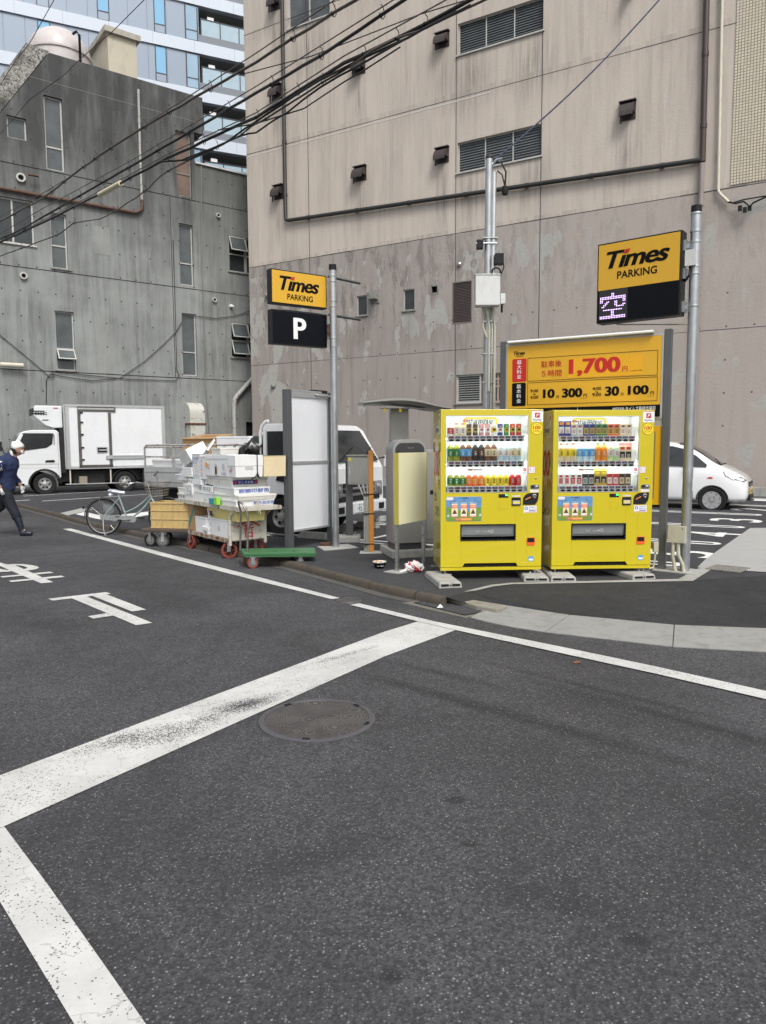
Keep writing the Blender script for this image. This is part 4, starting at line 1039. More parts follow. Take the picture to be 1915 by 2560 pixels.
def machine(loc, rz, label, rows):
    t = thing('vending_machine', label, 'vending machine', loc, rz, 'yellow drink vending machines')
    Wd, Hh, D = 1.165, 1.83, .70
    ox0, oz0 = c6(295, 1050); ox1, oz1 = c6(1250, 175)
    b = MB()
    b.box(0, Wd, .055, D, .035, Hh, VEND) if False else None
    # carcass as plates so the display well is really hollow
    b.box(0, .02, .05, D, 0, Hh, VEND); b.box(Wd-.02, Wd, .05, D, 0, Hh, VEND); b.box(.02, Wd-.02, D-.02, D, 0, Hh, VEND); b.box(.02, Wd-.02, .05, D-.02, Hh-.02, Hh, VEND); b.box(.02, Wd-.02, .05, D-.02, 0, .02, BLK)
    b.build('cabinet', t, bevel=.006)
    f = MB()
    f.box(0, ox0, 0, .045, .036, Hh-.004, VEND); f.box(ox1, Wd, 0, .045, .036, Hh-.004, VEND); f.box(ox0, ox1, 0, .045, oz1, Hh-.004, VEND)
    # lower door, with the delivery slot and the cut-out at the foot left open
    sx0, sz0 = c6(475, 1603); sx1, sz1 = c6(1110, 1423); nx0, nz0 = c6(500, 1915); nx1, nz1 = c6(1140, 1872)
    f.box(ox0, sx0, 0, .045, nz1, oz0, VEND); f.box(sx1, ox1, 0, .045, nz1, oz0, VEND); f.box(sx0, sx1, 0, .045, sz1, oz0, VEND); f.box(sx0, sx1, 0, .045, nz1, sz0, VEND)
    f.prism([(ox0, .036), (nx0-.005, .036), (nx0+.02, nz1), (ox0, nz1)], 0, .045, 'y', VEND); f.prism([(nx1-.02, nz1), (nx1+.005, .036), (ox1, .036), (ox1, nz1)], 0, .045, 'y', VEND)
    f.build('door', t, bevel=.002)
    f = MB(); f.box(0, Wd, .002, .048, -.004, .031, VEND); f.box(nx0-.02, nx1+.02, .03, .05, .032, nz1+.01, DARK); f.build('plinth', t)
    w = MB()
    w.box(ox0, ox1, .30, .31, oz0, oz1, INNER); w.box(ox0-.005, ox0, .045, .31, oz0, oz1, INNER); w.box(ox1, ox1+.005, .045, .31, oz0, oz1, INNER)
    w.box(ox0, ox1, .045, .31, oz1+.03, oz1+.035, INNER); w.box(ox0, ox1, .30, .31, oz1, oz1+.03, INNER); w.box(ox0, ox1, .045, .048, oz1-.002, oz1+.03, INNER); w.box(ox0, ox1, .045, .31, oz0-.005, oz0, INNER)
    w.build('display_well', t)
    bz = [1.47, 1.183, .896]
    for r, (z0, row) in enumerate(zip(bz, rows)):
        s = MB(); s.box(ox0+.006, ox1-.03, .03, .29, z0+.05, z0+.062, INNER); s.prism([(.02, z0), (.03, z0-.003), (.06, z0-.003), (.06, z0+.064), (.035, z0+.064)], ox0+.02, ox1-.04, 'x', INNER)
        sh = s.build('shelf', t)
        lt = MB(); zt = oz1+.024 if r == 0 else bz[r-1]+.030; lt.box(ox0+.02, ox1-.04, .066, .092, zt-.008, zt, LCD); lt.build('light_strip', sh)
        for i, (k, bo, la, ca, *tp) in enumerate(row):
            x = .124+.0717*i; g = drink(k, bo, la, ca, *(tp or [None]))
            txt_m = WHT if la in (GN, RD, BRN, NV, DK, SB_, OR, VR) else (INK if la in (YL, CR, GD, SIL) else RED)
            if k in 'bs':
                for q in range(3): g.box(-.009, .009, -.0335, -.031, (.068 if k == 'b' else .034)+.017*q, (.076 if k == 'b' else .042)+.017*q, txt_m)
            elif k == 'c': g.box(-.013, .013, -.0275, -.0245, .055, .075, txt_m); g.box(-.009, .009, -.0275, -.0245, .095, .105, ca)
            else:
                for q in range(3): g.box(-.012, .012, -.0225, -.0204, .035+.014*q, .041+.014*q, txt_m)
            o = g.build(KNAME[k], t, smooth=40); o.location = (x, .115, z0+.063); o.scale = (1.16, 1.0, 1.06 if k != 'b' else .98)
            if k in 'kg': o.rotation_euler = (0, 0, R(-8))
            # price plate and push button under every sample
            bt = MB(); bt.lathe([(.0001, .0), (.026, .0), (.026, .008), (.0001, .009)], BLK, 14, TR(x, .022, z0+.012) @ Matrix.Diagonal((1, 1, .5, 1)) @ RX(math.pi/2))
            bt.box(x-.026, x+.026, .0215, .03, z0+.034, z0+.056, NV if (i+r) % 3 else INK); bt.box(x-.016, x+.016, .0205, .03, z0+.041, z0+.050, VR if (i*3+r) % 4 in (0, 1) else SIL)
            bt.build('select_button', sh)
    # hand-lettered arch sign on the back wall
    s = MB(); ax0, az0 = c6(545, 272); ax1, az1 = c6(960, 180)
    yb = .296
    pts = []
    for a in [math.pi*i/10 for i in range(11)]:
        cxx = (ax0+.05 if a > math.pi/2 else ax1-.05); pts.append((cxx+.05*math.cos(a), az1-.05+.05*math.sin(a)))
    s.prism([(ax1, az0)]+pts+[(ax0, az0), (ax0+.03, az0)]+[(ax0+.055+.03*math.cos(a), az1-.055+.03*math.sin(a)) for a in [math.pi-math.pi/2*i/4 for i in range(5)]]+[(ax1-.055+.03*math.cos(a), az1-.055+.03*math.sin(a)) for a in [math.pi/2-math.pi/2*i/4 for i in range(5)]]+[(ax1-.03, az0)], yb-.004, yb, 'y', YL)
    x = c6(606, 0)[0]; x1 = c6(905, 0)[0]; word = 'STARVENDING'; st = (x1-x)/len(word)
    for i, ch in enumerate(word): text(s, ch, x+st*i+.002, x+st*(i+1)-(.014 if ch == 'I' else .002), az1-.095+random.uniform(-.006, .006), az1-.035+random.uniform(-.005, .006), yb-.006, INK, .01)
    s.box(ax0-.0, ax0+.055, yb-.012, yb-.006, az1-.055, az1-.03, RED); text(s, '100円', ax0+.005, ax0+.05, az1-.052, az1-.034, yb-.013, WHT)
    s.build('arch_sign', t)
    s = MB(); lx, lz = c6(560, 803); s.box(lx, lx+.055, .05, .053, lz, lz+.022, RED); s.box(lx+.06, lx+.175, .05, .053, lz, lz+.022, WHT); text(s, '100円', lx+.006, lx+.05, lz+.004, lz+.018, .0495, WHT); text(s, 'キャンペーン中', lx+.064, lx+.17, lz+.005, lz+.017, .0495, RED)
    s.build('shelf_card', t)
    g = MB(); g.box(ox0+.001, ox1-.001, .006, .010, oz0+.001, oz1-.001, CLEAR); g.build('display_pane', t)
    g = MB(); frame_bars(g, ox0-.002, ox1+.002, oz0-.002, oz1+.002, -.003, .012, .008, ALU); g.build('display_frame', t)
    # poster window
    px0, pz0 = c6(303, 1378); px1, pz1 = c6(713, 1100)
    s = MB()
    def rr(x0, x1, z0, z1, r): return [(x1-r+r*math.cos(a), z1-r+r*math.sin(a)) for a in [0, .52, 1.05, 1.57]]+[(x0+r+r*math.cos(a), z1-r+r*math.sin(a)) for a in [1.57, 2.09, 2.62, 3.14]]+[(x0+r+r*math.cos(a), z0+r+r*math.sin(a)) for a in [3.14, 3.66, 4.19, 4.71]]+[(x1-r+r*math.cos(a), z0+r+r*math.sin(a)) for a in [4.71, 5.24, 5.76, 6.28]]
    def rbox(mb, x0, x1, z0, z1, r, y0, y1, mat): mb.prism(rr(x0, x1, z0, z1, r), y0, y1, 'y', mat)
    rbox(s, px0-.003, px1+.003, pz0-.003, pz1+.003, .02, -.002, .004, ALU); rbox(s, px0, px1, pz0, pz1, .018, -.004, 0, SKYP)
    wd = px1-px0; hd = pz1-pz0
    hills = [(px0+.004, pz0+.014)]+[(px0+.004+(wd-.008)*i/12, pz0+hd*(.50+.10*math.sin(i*.55+1)))for i in range(13)]+[(px1-.004, pz0+.014), (px1-.018, pz0+.002), (px0+.018, pz0+.002)]
    s.prism(hills, -.0052, -.003, 'y', GRS)
    rbox(s, px0+.002, px0+wd*.2, pz1-.035, pz1-.004, .012, -.0055, -.003, WHT); text(s, 'おすすめ', px0+.008, px0+wd*.18, pz1-.026, pz1-.013, -.0058, RED)
    text(s, 'STARVENDING', px0+wd*.36, px0+wd*.63, pz1-.018, pz1-.006, -.0058, INK)
    for i in range(3):
        cx_ = px0+wd*(.24+.26*i); zb_ = pz0+hd*.17
        s.box(cx_-.035, cx_+.035, -.0062, -.003, zb_, zb_+.15, CR); s.box(cx_-.035, cx_+.035, -.0068, -.006, zb_+.10, zb_+.135, VR); s.prism([(cx_-.028, zb_+.035), (cx_, zb_+.092), (cx_+.028, zb_+.035)], -.0068, -.006, 'y', BRN)
        s.box(cx_-.028, cx_+.028, -.0072, -.006, zb_+.02, zb_+.034, WHT); s.box(cx_-.035, cx_+.035, -.0068, -.006, zb_+.0, zb_+.012, PK)
        text(s, ('まろやか', 'こだわり', '香ばしい')[i], cx_-.035, cx_+.035, zb_+.152, zb_+.17, -.0060, WHT, .01)
        text(s, 'COFFEE', cx_-.028, cx_+.028, zb_+.11, zb_+.126, -.0074, WHT, .01)
    s.box(px0+wd*.27, px0+wd*.72, -.0075, -.003, pz0+.006, pz0+.033, OR); s.box(px0+wd*.27, px0+wd*.42, -.0078, -.003, pz0+.01, pz0+.029, RED); text(s, 'おいしいコーヒー', px0+wd*.44, px0+wd*.71, pz0+.011, pz0+.028, -.0082, WHT)
    text(s, '100円', px0+wd*.28, px0+wd*.41, pz0+.013, pz0+.026, -.0082, WHT)
    for (qx, qz) in ((.03, .2), (.93, .22)):      # grazing black and white cattle, simple patches
        bx, bz_ = px0+wd*qx, pz0+hd*qz; s.box(bx, bx+.022, -.0072, -.003, bz_, bz_+.02, WHT); s.box(bx+.004, bx+.012, -.0076, -.003, bz_+.007, bz_+.018, INK); s.box(bx+.002, bx+.005, -.0072, -.003, bz_-.012, bz_, WHT); s.box(bx+.017, bx+.020, -.0072, -.003, bz_-.012, bz_, WHT)
    s.build('advert_panel', t)
    # delivery slot
    s = MB(); s.box(sx0, sx1, .05, .22, sz0, sz0+.004, BLK); s.box(sx0, sx1, .2, .21, sz0, sz1, BLK); frame_bars(s, sx0-.006, sx1+.006, sz0-.006, sz1+.006, -.006, .03, .012, TEALK); sl = s.build('delivery_slot', t)
    s = MB(); mx = TR(0, .018, sz1-.012) @ RX(R(10)); s.box(sx0+.008, sx1-.008, 0, .006, -.13, 0, M('smoked_flap', (.30, .31, .315), .2, .3, .2, 6), mx)
    text(s, '取出口　PUSH', sx0+.17, sx0+.30, -.085, -.055, -.002, SIL, mx=mx); s.lathe([(.022, 0), (.022, .002), (.017, .002), (.017, 0)], SIL, 20, mx @ TR(sx0+.36, -.001, -.068) @ RX(math.pi/2)); s.prism([(sx0+.30, -.08), (sx0+.335, -.055), (sx0+.335, -.08)], -.002, 0, 'y', SIL, mx)
    s.box(sx0+.03, sx1-.03, -.002, .0, -.118, -.112, BLK, mx); s.build('flap', sl)
    # coin return
    a0, a1 = c6(1245, 1670); b0, b1 = c6(1343, 1577)
    s = MB(); rbox(s, a0, b0, a1, b1, .018, -.006, .002, VR); s.box(a0+.008, b0-.008, -.008, .0, a1+.038, b1-.006, TEALK); s.box(a0+.03, b0-.03, -.012, 0, a1+.055, b1-.018, BLK); s.build('coin_return', t)
    # green digit display, blank plate, note reader, coin panel
    a0, a1 = c6(912, 1113); b0, b1 = c6(1025, 1072); s = MB(); s.box(a0, b0, -.003, .002, a1, b1, TEALK); s.box(b0-.034, b0-.006, -.0045, 0, b1-.018, b1-.006, plain('green_led', (.05, 1, .15), .4, 4)); s.build('price_display', t)
    a0, a1 = c6(915, 1247); b0, b1 = c6(1018, 1155); s = MB(); frame_bars(s, a0, b0, a1, b1, -.0015, .002, .002, M('mustard_edge', (.42, .32, .01), .4)); s.box(a0+.002, b0-.002, -.001, .001, a1+.002, b1-.002, VEND); s.build('cover_plate', t)
    a0, a1 = c6(1065, 1205); b0, b1 = c6(1168, 1112); s = MB(); rbox(s, a0, b0, a1, b1, .006, -.010, .002, BLK); s.box(a0+.01, b0-.01, -.014, -.008, a1+.016, b1-.032, SIL); s.box(a0+.016, b0-.016, -.0155, -.012, a1+.026, b1-.05, YL); s.box(a0+.014, b0-.014, -.016, -.01, a1+.06, a1+.066, DARK); s.build('note_reader', t)
    s = MB(); s.box(a0+.004, b0-.006, -.0015, .001, b1+.008, b1+.024, WHT); text(s, '紙幣 千円札', a0+.008, b0-.01, b1+.011, b1+.021, -.002, INK); s.build('small_sticker', t)
    a0, a1 = c6(1195, 1198); b0, b1 = c6(1378, 1060)
    s = MB(); s.prism([(a0, a1+.004), (a0+.05, a1), (a0+.14, a1+.002), (b0-.012, a1+.04), (b0-.002, a1+.08), (b0, b1), (a0+.06, b1-.004), (a0+.02, b1-.03), (a0+.004, b1-.06)], -.006, .002, 'y', BLK)
    s.lathe([(.024, 0), (.024, .006), (.017, .007), (.015, .002), (.001, .002)], CHROME, 20, TR(a0+.132, -.006, a1+.10) @ RX(math.pi/2)); s.box(a0+.127, a0+.137, -.016, -.008, a1+.092, a1+.108, BLK)
    s.prism([(a0+.022, a1+.062), (a0+.03, a1+.055), (a0+.09, a1+.086), (a0+.086, a1+.094)], -.011, -.006, 'y', plain('orange_lever', (.8, .25, .08), .4)); s.build('coin_panel', t)
    a0, a1 = c6(1280, 1018); b0, b1 = c6(1385, 965); s = MB(); rbox(s, a0, b0, a1, b1, .02, -.006, .002, CHROME); s.lathe([(.018, 0), (.018, .008), (.001, .01)], CHROME, 18, TR(a0+.072, -.006, a1+.026) @ RX(math.pi/2)); s.box(a0+.012, a0+.045, -.008, -.004, a1+.012, a1+.042, BLK); s.box(a0, b0-.004, -.002, .001, a1-.035, a1-.004, WHT); text(s, 'コイン 入口', a0+.03, b0-.006, a1-.03, a1-.01, -.0025, RED); s.build('key_lock', t)
    x, z = c6(1343, 893); s = MB(); s.lathe([(.012, 0), (.011, .005), (.001, .006)], CHROME, 14, TR(x, 0, z) @ RX(math.pi/2)); s.build('cylinder_lock', t)
    # stickers
    s = MB(); a0, a1 = c6(1285, 248); b0, b1 = c6(1418, 118); rbox(s, a0, b0, a1, b1, .008, -.0015, .001, WHT); s.box(a0+.002, b0-.002, -.0018, .001, b1-.008, b1-.002, RED)
    def mark_p(s, cx, cz, r, y): rbox(s, cx-r, cx+r, cz-r, cz+r, r*.25, y-.0006, y+.0006, RED); text(s, 'P', cx-r*.55, cx+r*.55, cz-r*.6, cz+r*.6, y-.001, WHT, .02, .25)
    mark_p(s, (a0+b0)/2, a1+.075, .028, -.002); text(s, 'PayPay', a0+.018, b0-.018, a1+.008, a1+.034, -.002, INK, .015); s.build('payment_sticker', t)
    s = MB(); x, z = c6(1348, 325); s.lathe([(.068, 0), (.068, .0012), (.001, .0012)], INK, 40, TR(x, 0, z) @ RX(math.pi/2)); s.lathe([(.0645, .001), (.0645, .0018), (.001, .0018)], YL, 40, TR(x, 0, z) @ RX(math.pi/2))
    text(s, '100', x-.048, x+.042, z-.008, z+.032, -.0026, RED, .04, .15); text(s, 'START', x-.012, x+.022, z+.043, z+.05, -.0024, INK); text(s, 'ワンコイン', x-.042, x+.045, z-.04, z-.016, -.0024, INK, .02, .3); s.build('round_sticker', t)
    s = MB(); a0, a1 = c6(1185, 850); b0, b1 = c6(1240, 765); s.box(a0, b0, -.006, -.0035, a1, b1, WHT); mark_p(s, (a0+b0)/2, a1+.058, .016, -.0066); text(s, 'PayPay', a0+.006, b0-.006, a1+.012, a1+.024, -.0066, INK); s.build('small_sticker', t)
    s = MB(); a0, a1 = c6(1255, 835); b0, b1 = c6(1333, 757); s.box(a0, b0, -.0015, .001, a1, b1, RED); s.box(a0+.003, b0-.003, -.002, 0, a1+.003, b1-.003, WHT)
    for q, (tx, ix) in enumerate((('かざす', RED), ('選 ぶ', INK), ('完了', RED))): text(s, tx, a0+.008, b0-.008, a1+.01+.022*q, a1+.024+.022*q, -.0025, ix)
    s.build('small_sticker', t)
    s = MB(); a0, a1 = c6(1208, 1290); b0, b1 = c6(1357, 1210); s.box(a0, b0, -.0015, .001, a1, b1, WHT); s.lathe([(.02, 0), (.02, .001), (.012, .0015), (.011, 0)], BLUE, 20, TR(a0+.027, -.001, b1-.028) @ RX(math.pi/2)); text(s, '清涼飲料水', a0+.055, b0-.008, b1-.024, b1-.008, -.002, BLUE); text(s, '販売者 お問合せ先', a0+.055, b0-.008, b1-.045, b1-.031, -.002, INK); s.box(a0+.06, b0-.01, -.002, 0, b1-.062, b1-.052, BLUE); s.box(a0+.008, b0-.008, -.002, 0, a1+.005, a1+.010, RED); s.build('operator_label', t)
    s = MB(); x, z = c6(1299, 1828); s.lathe([(.033, 0), (.033, .0012), (.001, .0012)], plain('round_blue', (.03, .30, .62), .4), 30, TR(x, 0, z) @ RX(math.pi/2)); s.prism([(x-.029, z-.006), (x-.012, z+.006), (x+.006, z-.003), (x+.029, z+.008), (x+.02, z-.02), (x-.018, z-.02)], -.002, -.001, 'y', WHT); text(s, 'エコ', x-.02, x+.008, z-.001, z+.018, -.0024, WHT); s.build('round_sticker', t)
    # left flank graphics
    s = MB(); y0 = .10; X_ = -.0015
    s.prism([(.11, 1.55), (.16, 1.545), (.165, 1.78), (.115, 1.785)], X_, .001, 'x', WHT); text(s, 'PayPay', -.155, -.12, 1.60, 1.62, X_-.001, RED, plane='left'); s.prism([(.118, 1.72), (.155, 1.72), (.155, 1.765), (.118, 1.765)], X_-.001, X_, 'x', RED)
    s.prism([(.28+.15*math.cos(a), 1.60+.045*math.sin(a)) for a in [math.pi*i/10 for i in range(20)]], X_, .001, 'x', WHT); text(s, 'DRINK', -.40, -.17, 1.575, 1.625, X_-.001, NV, .03, plane='left')
    star = []
    for i in range(24): a = math.pi*i/12; rr_ = 1.0 if i % 2 else .66; star.append((.33+.26*rr_*math.cos(a), 1.22+.36*rr_*math.sin(a)))
    s.prism(star, X_, .001, 'x', YL); s.prism([(.33+(y-.33)*.78, 1.22+(z-1.22)*.78) for y, z in star], X_-.0008, X_, 'x', WHT)
    text(s, '100', -.56, -.12, 1.06, 1.37, X_-.002, RED, .05, .15, plane='left'); text(s, '円', -.22, -.08, .93, 1.03, X_-.002, RED, .02, plane='left')
    text(s, 'ワン', -.56, -.36, .76, .86, X_-.001, INK, .03, .2, plane='left'); text(s, 'コイン', -.45, -.12, .60, .72, X_-.001, INK, .02, .2, plane='left')
    s.build('side_graphics', t)
    # feet
    for x, y in ((.06, .06), (Wd-.06, .06), (.06, D-.06), (Wd-.06, D-.06)):
        s = MB(); s.lathe([(.035, -.055), (.035, -.048), (.011, -.046), (.011, 0.0)], GALV, 12, TR(x, y, 0)); s.box(x-.10, x+.07, y-.055, y+.02, -.056, -.046, GALV); s.lathe([(.018, -.046), (.018, -.03)], CHROME, 6, TR(x-.06, y-.02, 0)); s.build('foot', t)
    return t
machine((.655, 8.28, .195), R(3), 'left yellow drink machine full of bottles, with red 100 graphics on its flank', ROWS1)
machine((1.95, 8.40, .186), R(2), 'right yellow drink machine stocked with cartons, nearest the steel sign pole', ROWS2)
# pale parking blocks the machines stand on
BLK_C = M('parking_block_concrete', (.34, .335, .315), .88, 0, .25, 5, .6, .5, 45, dcol=(.12, .11, .095))
def wheel_block(name, x, y, rz, ln, w_, h, label, z=L+.002, group=None, slots=True, cat='concrete block'):
    t = thing(name, label, cat, (x, y, z), rz, group)
    mb = MB(); e = .035
    mb.loft([[(0, 0, 0), (w_, 0, 0), (w_, ln, 0), (0, ln, 0)], [(.008, .008, h-.015), (w_-.008, .008, h-.015), (w_-.008, ln-.008, h-.015), (.008, ln-.008, h-.015)], [(e*.6, .02, h), (w_-e*.6, .02, h), (w_-e*.6, ln-.02, h), (e*.6, ln-.02, h)]], BLK_C)
    mb.build('block', t, bevel=.006)
    if slots:
        s = MB()
        for a, b in ((.10, .42), (.58, .90)): s.box(w_*a, w_*b, -.003, .01, h*.35, h*.68, DARK)
        s.lathe([(.008, 0), (.008, .004)], DARK, 10, TR(w_*.5, .002, h*.5) @ RX(math.pi/2)); s.build('recess', t)
    return t
GB = 'concrete blocks under the vending machines'
wheel_block('support_block', .598, 7.78, R(9), .75, .26, .068, 'scuffed long concrete block sticking out under the front left corner of the left machine', group=GB)
wheel_block('support_block', 1.58, 8.14, R(-2), .72, .29, .06, 'concrete block under the right foot of the left machine', group=GB)
wheel_block('support_block', 1.885, 8.14, R(-2), .72, .29, .06, 'concrete block under the left foot of the right machine', group=GB)
wheel_block('support_block', 2.83, 8.20, R(14), .75, .30, .06, 'concrete block under the right foot of the right machine beside the grey sign post', group=GB)
# ================================================================ SIGN TOOLS
def logo(mb, x0, x1, z0, z1, y, off=.016, big=True):
    """slanted black wordmark with a red dot"""
    for k_ in range(3): text(mb, 'T\u0131mes', x0+(x1-x0)*.008*k_, x1-(x1-x0)*.008*(2-k_), z0, z1, y-.0004*k_, INK, off, .28, .93)
    w_, h = x1-x0, z1-z0
    a = x0+w_*.272
    mb.prism([(a, z1-h*.235), (a+w_*.082, z1-h*.235), (a+w_*.118, z1), (a+w_*.036, z1)], y-.001, y, 'y', RED)
def bands(mb, x, y, zs, r, mat=GALV):
    for z in zs: mb.lathe([(r*1.10, z-.012), (r*1.14, z), (r*1.10, z+.012)], mat, 16, TR(x, y, 0))
def round_post(mb, x, y, z0, z1, r, mat=GALV, cap=BLK):
    mb.lathe([(r, z0), (r, z1)], mat, 24, TR(x, y, 0))
    if cap: mb.lathe([(r*1.06, z1-.04), (r*1.06, z1+.04), (.001, z1+.045)], cap, 24, TR(x, y, 0))
FOOTM = CEM
# ---------------------------------------------------------------- right pole with the illuminated sign
TRF = ((3.62, 8.78), math.atan2(-.63, .78))
t = thing('parking_sign_pole', 'right hand galvanised pole with a yellow sign above a lit white kanji', 'sign pole', (3.62, 8.78, L), TRF[1])
zo = -L
mb = MB(); round_post(mb, .03, .02, 0, 4.33+zo, .056); bands(mb, .03, .02, [3.15, 3.52, 3.60, 3.78+.1, 4.0, 4.2], .056); mb.build('pole', t, smooth=50)
SX0, SX1, SZ0, SZ1 = -1.105, -.085, 3.13+zo, 4.10+zo
mb = MB(); mb.box(SX0, SX1, -.10, .08, SZ0, SZ1, BLK); cab_ = mb.build('sign_case', t, bevel=.008)
zs = 3.53+zo
mb = MB(); mb.box(SX0+.02, SX1-.02, -.108, -.10, zs, SZ1-.02, YSIGN); logo(mb, -.985, -.215, 3.78+zo, 3.985+zo, -.111, .016)
text(mb, 'PARKING', -.845, -.36, 3.645+zo, 3.735+zo, -.111, INK, .018); mb.build('yellow_face', cab_)
mb = MB(); mb.box(SX0+.02, SX1-.02, -.106, -.10, SZ0+.02, zs-.008, BLKS); mb.build('black_face', cab_)
# dot-matrix kanji of small lamps
GRID = ["0000000110000000", "0000000110000000", "1111111111111111", "1111111111111111", "1100000000000011", "1100110001100011", "0001100001100000", "0011000001100011", "0110000000111110", "0000000000000000",
        "0011111111111100", "0000000110000000", "0000000110000000", "0000000110000000", "1111111111111111", "1111111111111111"]
LED = plain('violet_white_led', (.66, .48, .88), .4, 1.7)
mb = MB(); x0, z0, st = -1.050, 3.185+zo, .0205
mb.box(x0-.02, x0+st*16+.012, -.1075, -.106, z0-.02, z0+st*16+.02, plain('matrix_backing', (.02, .02, .022), .6))
for r_, row in enumerate(GRID):
    for c_, ch in enumerate(row):
        cxq, czq = x0+c_*st, z0+(15-r_)*st*.95
        if ch == '1': mb.lathe([(.0074, 0), (.0055, .003), (.001, .004)], LED, 6, TR(cxq, -.1075, czq) @ RX(math.pi/2))
mb.build('led_matrix', cab_)
for z in (3.2+zo, 3.58+zo, 3.9+zo): mb = MB(); mb.box(SX1+.03, .0, -.01, .03, z, z+.05, GALV); mb.box(SX1, SX1+.031, -.05, .08, z-.03, z+.09, GALV); mb.build('bracket', t)
mb = MB(); mb.box(-.05, .07, -.09, -.055, 3.68+zo, 3.86+zo, M('white_box_paint', (.62, .63, .62), .4, 0, .06, 5, .2)); mb.tube([(0, -.05, 3.68+zo), (0, -.07, 3.58+zo), (-.06, -.02, 3.52+zo), (SX1, 0, 3.55+zo)], .012, BLK); mb.build('terminal_box', t)
mb = MB(); mb.tube([(-.9, .05, SZ0-.01), (.0, .0, 3.02+zo)], .008, GALV, 6); mb.build('tie_rod', t)
mb = MB(); mb.prism([(-.30, -.16), (.22, -.16), (.25, .2), (-.3, .22)], -.01, .012, 'z', CEM); mb.build('footing', t)
mb = MB(); mb.box(-.14, .06, -.12, -.055, .36, .56, M('cream_junction_box', (.50, .48, .38), .5, 0, .08, 6, .3)); mb.lathe([(.008, 0), (.001, .004)], DARK, 8, TR(.03, -.12, .53) @ RX(math.pi/2))
mb.tube([(-.08, -.09, .36), (-.085, -.09, .2), (-.05, -.07, 0)], .022, MATS['cream_junction_box'], 8); mb.tube([(-.02, -.09, .36), (-.02, -.09, .22), (.03, -.07, .1), (.05, -.07, 0)], .022, MATS['cream_junction_box'], 8); mb.build('junction_box', t, smooth=50)
# ---------------------------------------------------------------- price board on two square posts
t = thing('price_board', 'yellow parking tariff board with red 1,700 figures between two grey square posts', 'price board', (3.44, 8.94, L), math.atan2(-.495, .87))
zo = -L
mb = MB(); mb.box(-.04, .045, -.06, .045, 0, 2.99+zo, CHARC); mb.build('post', t, bevel=.006)
mb = MB(); mb.box(-2.11, -2.03, -.06, .045, 0, 2.99+zo, CHARC); mb.build('post', t, bevel=.006)
mb = MB(); mb.box(-2.028, -.042, -.03, .04, 1.95+zo, 2.94+zo, ALU); frame_bars(mb, -2.028, -.042, 1.93+zo, 2.945+zo, -.055, .04, .022, ALU)
mb.box(-2.028, -.042, -.04, .04, 1.86+zo, 1.93+zo, ALU); fr_ = mb.build('upper_frame', t)
mb = MB(); mb.box(-2.008, -.066, -.062, -.03, 1.955+zo, 2.92+zo, YSIGN); Y0 = -.064
DOT = {}
def outline(mb, x0, x1, z0, z1, t_, y, mat=INK): frame_bars(mb, x0, x1, z0, z1, y-.0015, y+.001, t_, mat)
def rb(mb, x0, x1, z0, z1, y, mat): mb.prism([(x0+.012, z0), (x1-.012, z0), (x1, z0+.012), (x1, z1-.012), (x1-.012, z1), (x0+.012, z1), (x0, z1-.012), (x0, z0+.012)], y-.001, y+.001, 'y', mat)
logo(mb, -1.92, -1.762, 2.80+zo, 2.846+zo, Y0-.001, .014); text(mb, 'PARKING', -1.888, -1.79, 2.772+zo, 2.792+zo, Y0-.001, INK)
rb(mb, -1.935, -1.742, 2.449+zo, 2.748+zo, Y0, RED); rb(mb, -1.937, -1.748, 2.13+zo, 2.434+zo, Y0, INK)
for i, ch in enumerate('最大料金'): text(mb, ch, -1.872, -1.808, 2.676+zo-.062*i-.0, 2.73+zo-.062*i, Y0-.003, WHT, .02)
for i, ch in enumerate('基本料金'): text(mb, ch, -1.874, -1.81, 2.362+zo-.063*i, 2.416+zo-.063*i, Y0-.003, WHT, .02)
outline(mb, -1.726, -.105, 2.449+zo, 2.749+zo, .004, Y0); outline(mb, -1.724, -.10, 2.142+zo, 2.431+zo, .004, Y0)
mb.box(-1.199, -.274, Y0-.001, Y0, 2.463+zo, 2.714+zo, M('amber_overlay', (.74, .38, .012), .35, 0, .03, 2))
text(mb, '駐車後', -1.543, -1.275, 2.618+zo, 2.70+zo, Y0-.002, RED, .02); text(mb, '５時間', -1.535, -1.274, 2.497+zo, 2.581+zo, Y0-.002, RED, .02)
[text(mb, '1,700', -1.183+.008*k_, -.555+.008*k_, 2.485+zo, 2.70+zo, Y0-.003-.0004*k_, RED, .025) for k_ in range(3)]
text(mb, '円', -.518, -.455, 2.508+zo, 2.574+zo, Y0-.003, RED, .03); text(mb, '(1,545円+税)', -.427, -.283, 2.506+zo, 2.526+zo, Y0-.003, INK)
text(mb, '9:00', -1.685, -1.577, 2.302+zo, 2.342+zo, Y0-.002, INK, .015); text(mb, '~', -1.65, -1.61, 2.27+zo, 2.286+zo, Y0-.002, INK); text(mb, '4:00', -1.685, -1.577, 2.22+zo, 2.26+zo, Y0-.002, INK, .015)
[text(mb, '10', -1.515+.005*k_, -1.358-.01+.005*k_, 2.224+zo, 2.337+zo, Y0-.002-.0004*k_, INK, .022) for k_ in range(3)]; text(mb, '分', -1.342, -1.298, 2.217+zo, 2.258+zo, Y0-.002, INK, .02)
[text(mb, '300', -1.264+.005*k_, -1.004-.01+.005*k_, 2.222+zo, 2.336+zo, Y0-.002-.0004*k_, INK, .022) for k_ in range(3)]; text(mb, '円', -.988, -.944, 2.217+zo, 2.26+zo, Y0-.002, INK, .02); text(mb, '(273円+税)', -1.03, -.95, 2.196+zo, 2.207+zo, Y0-.002, INK)
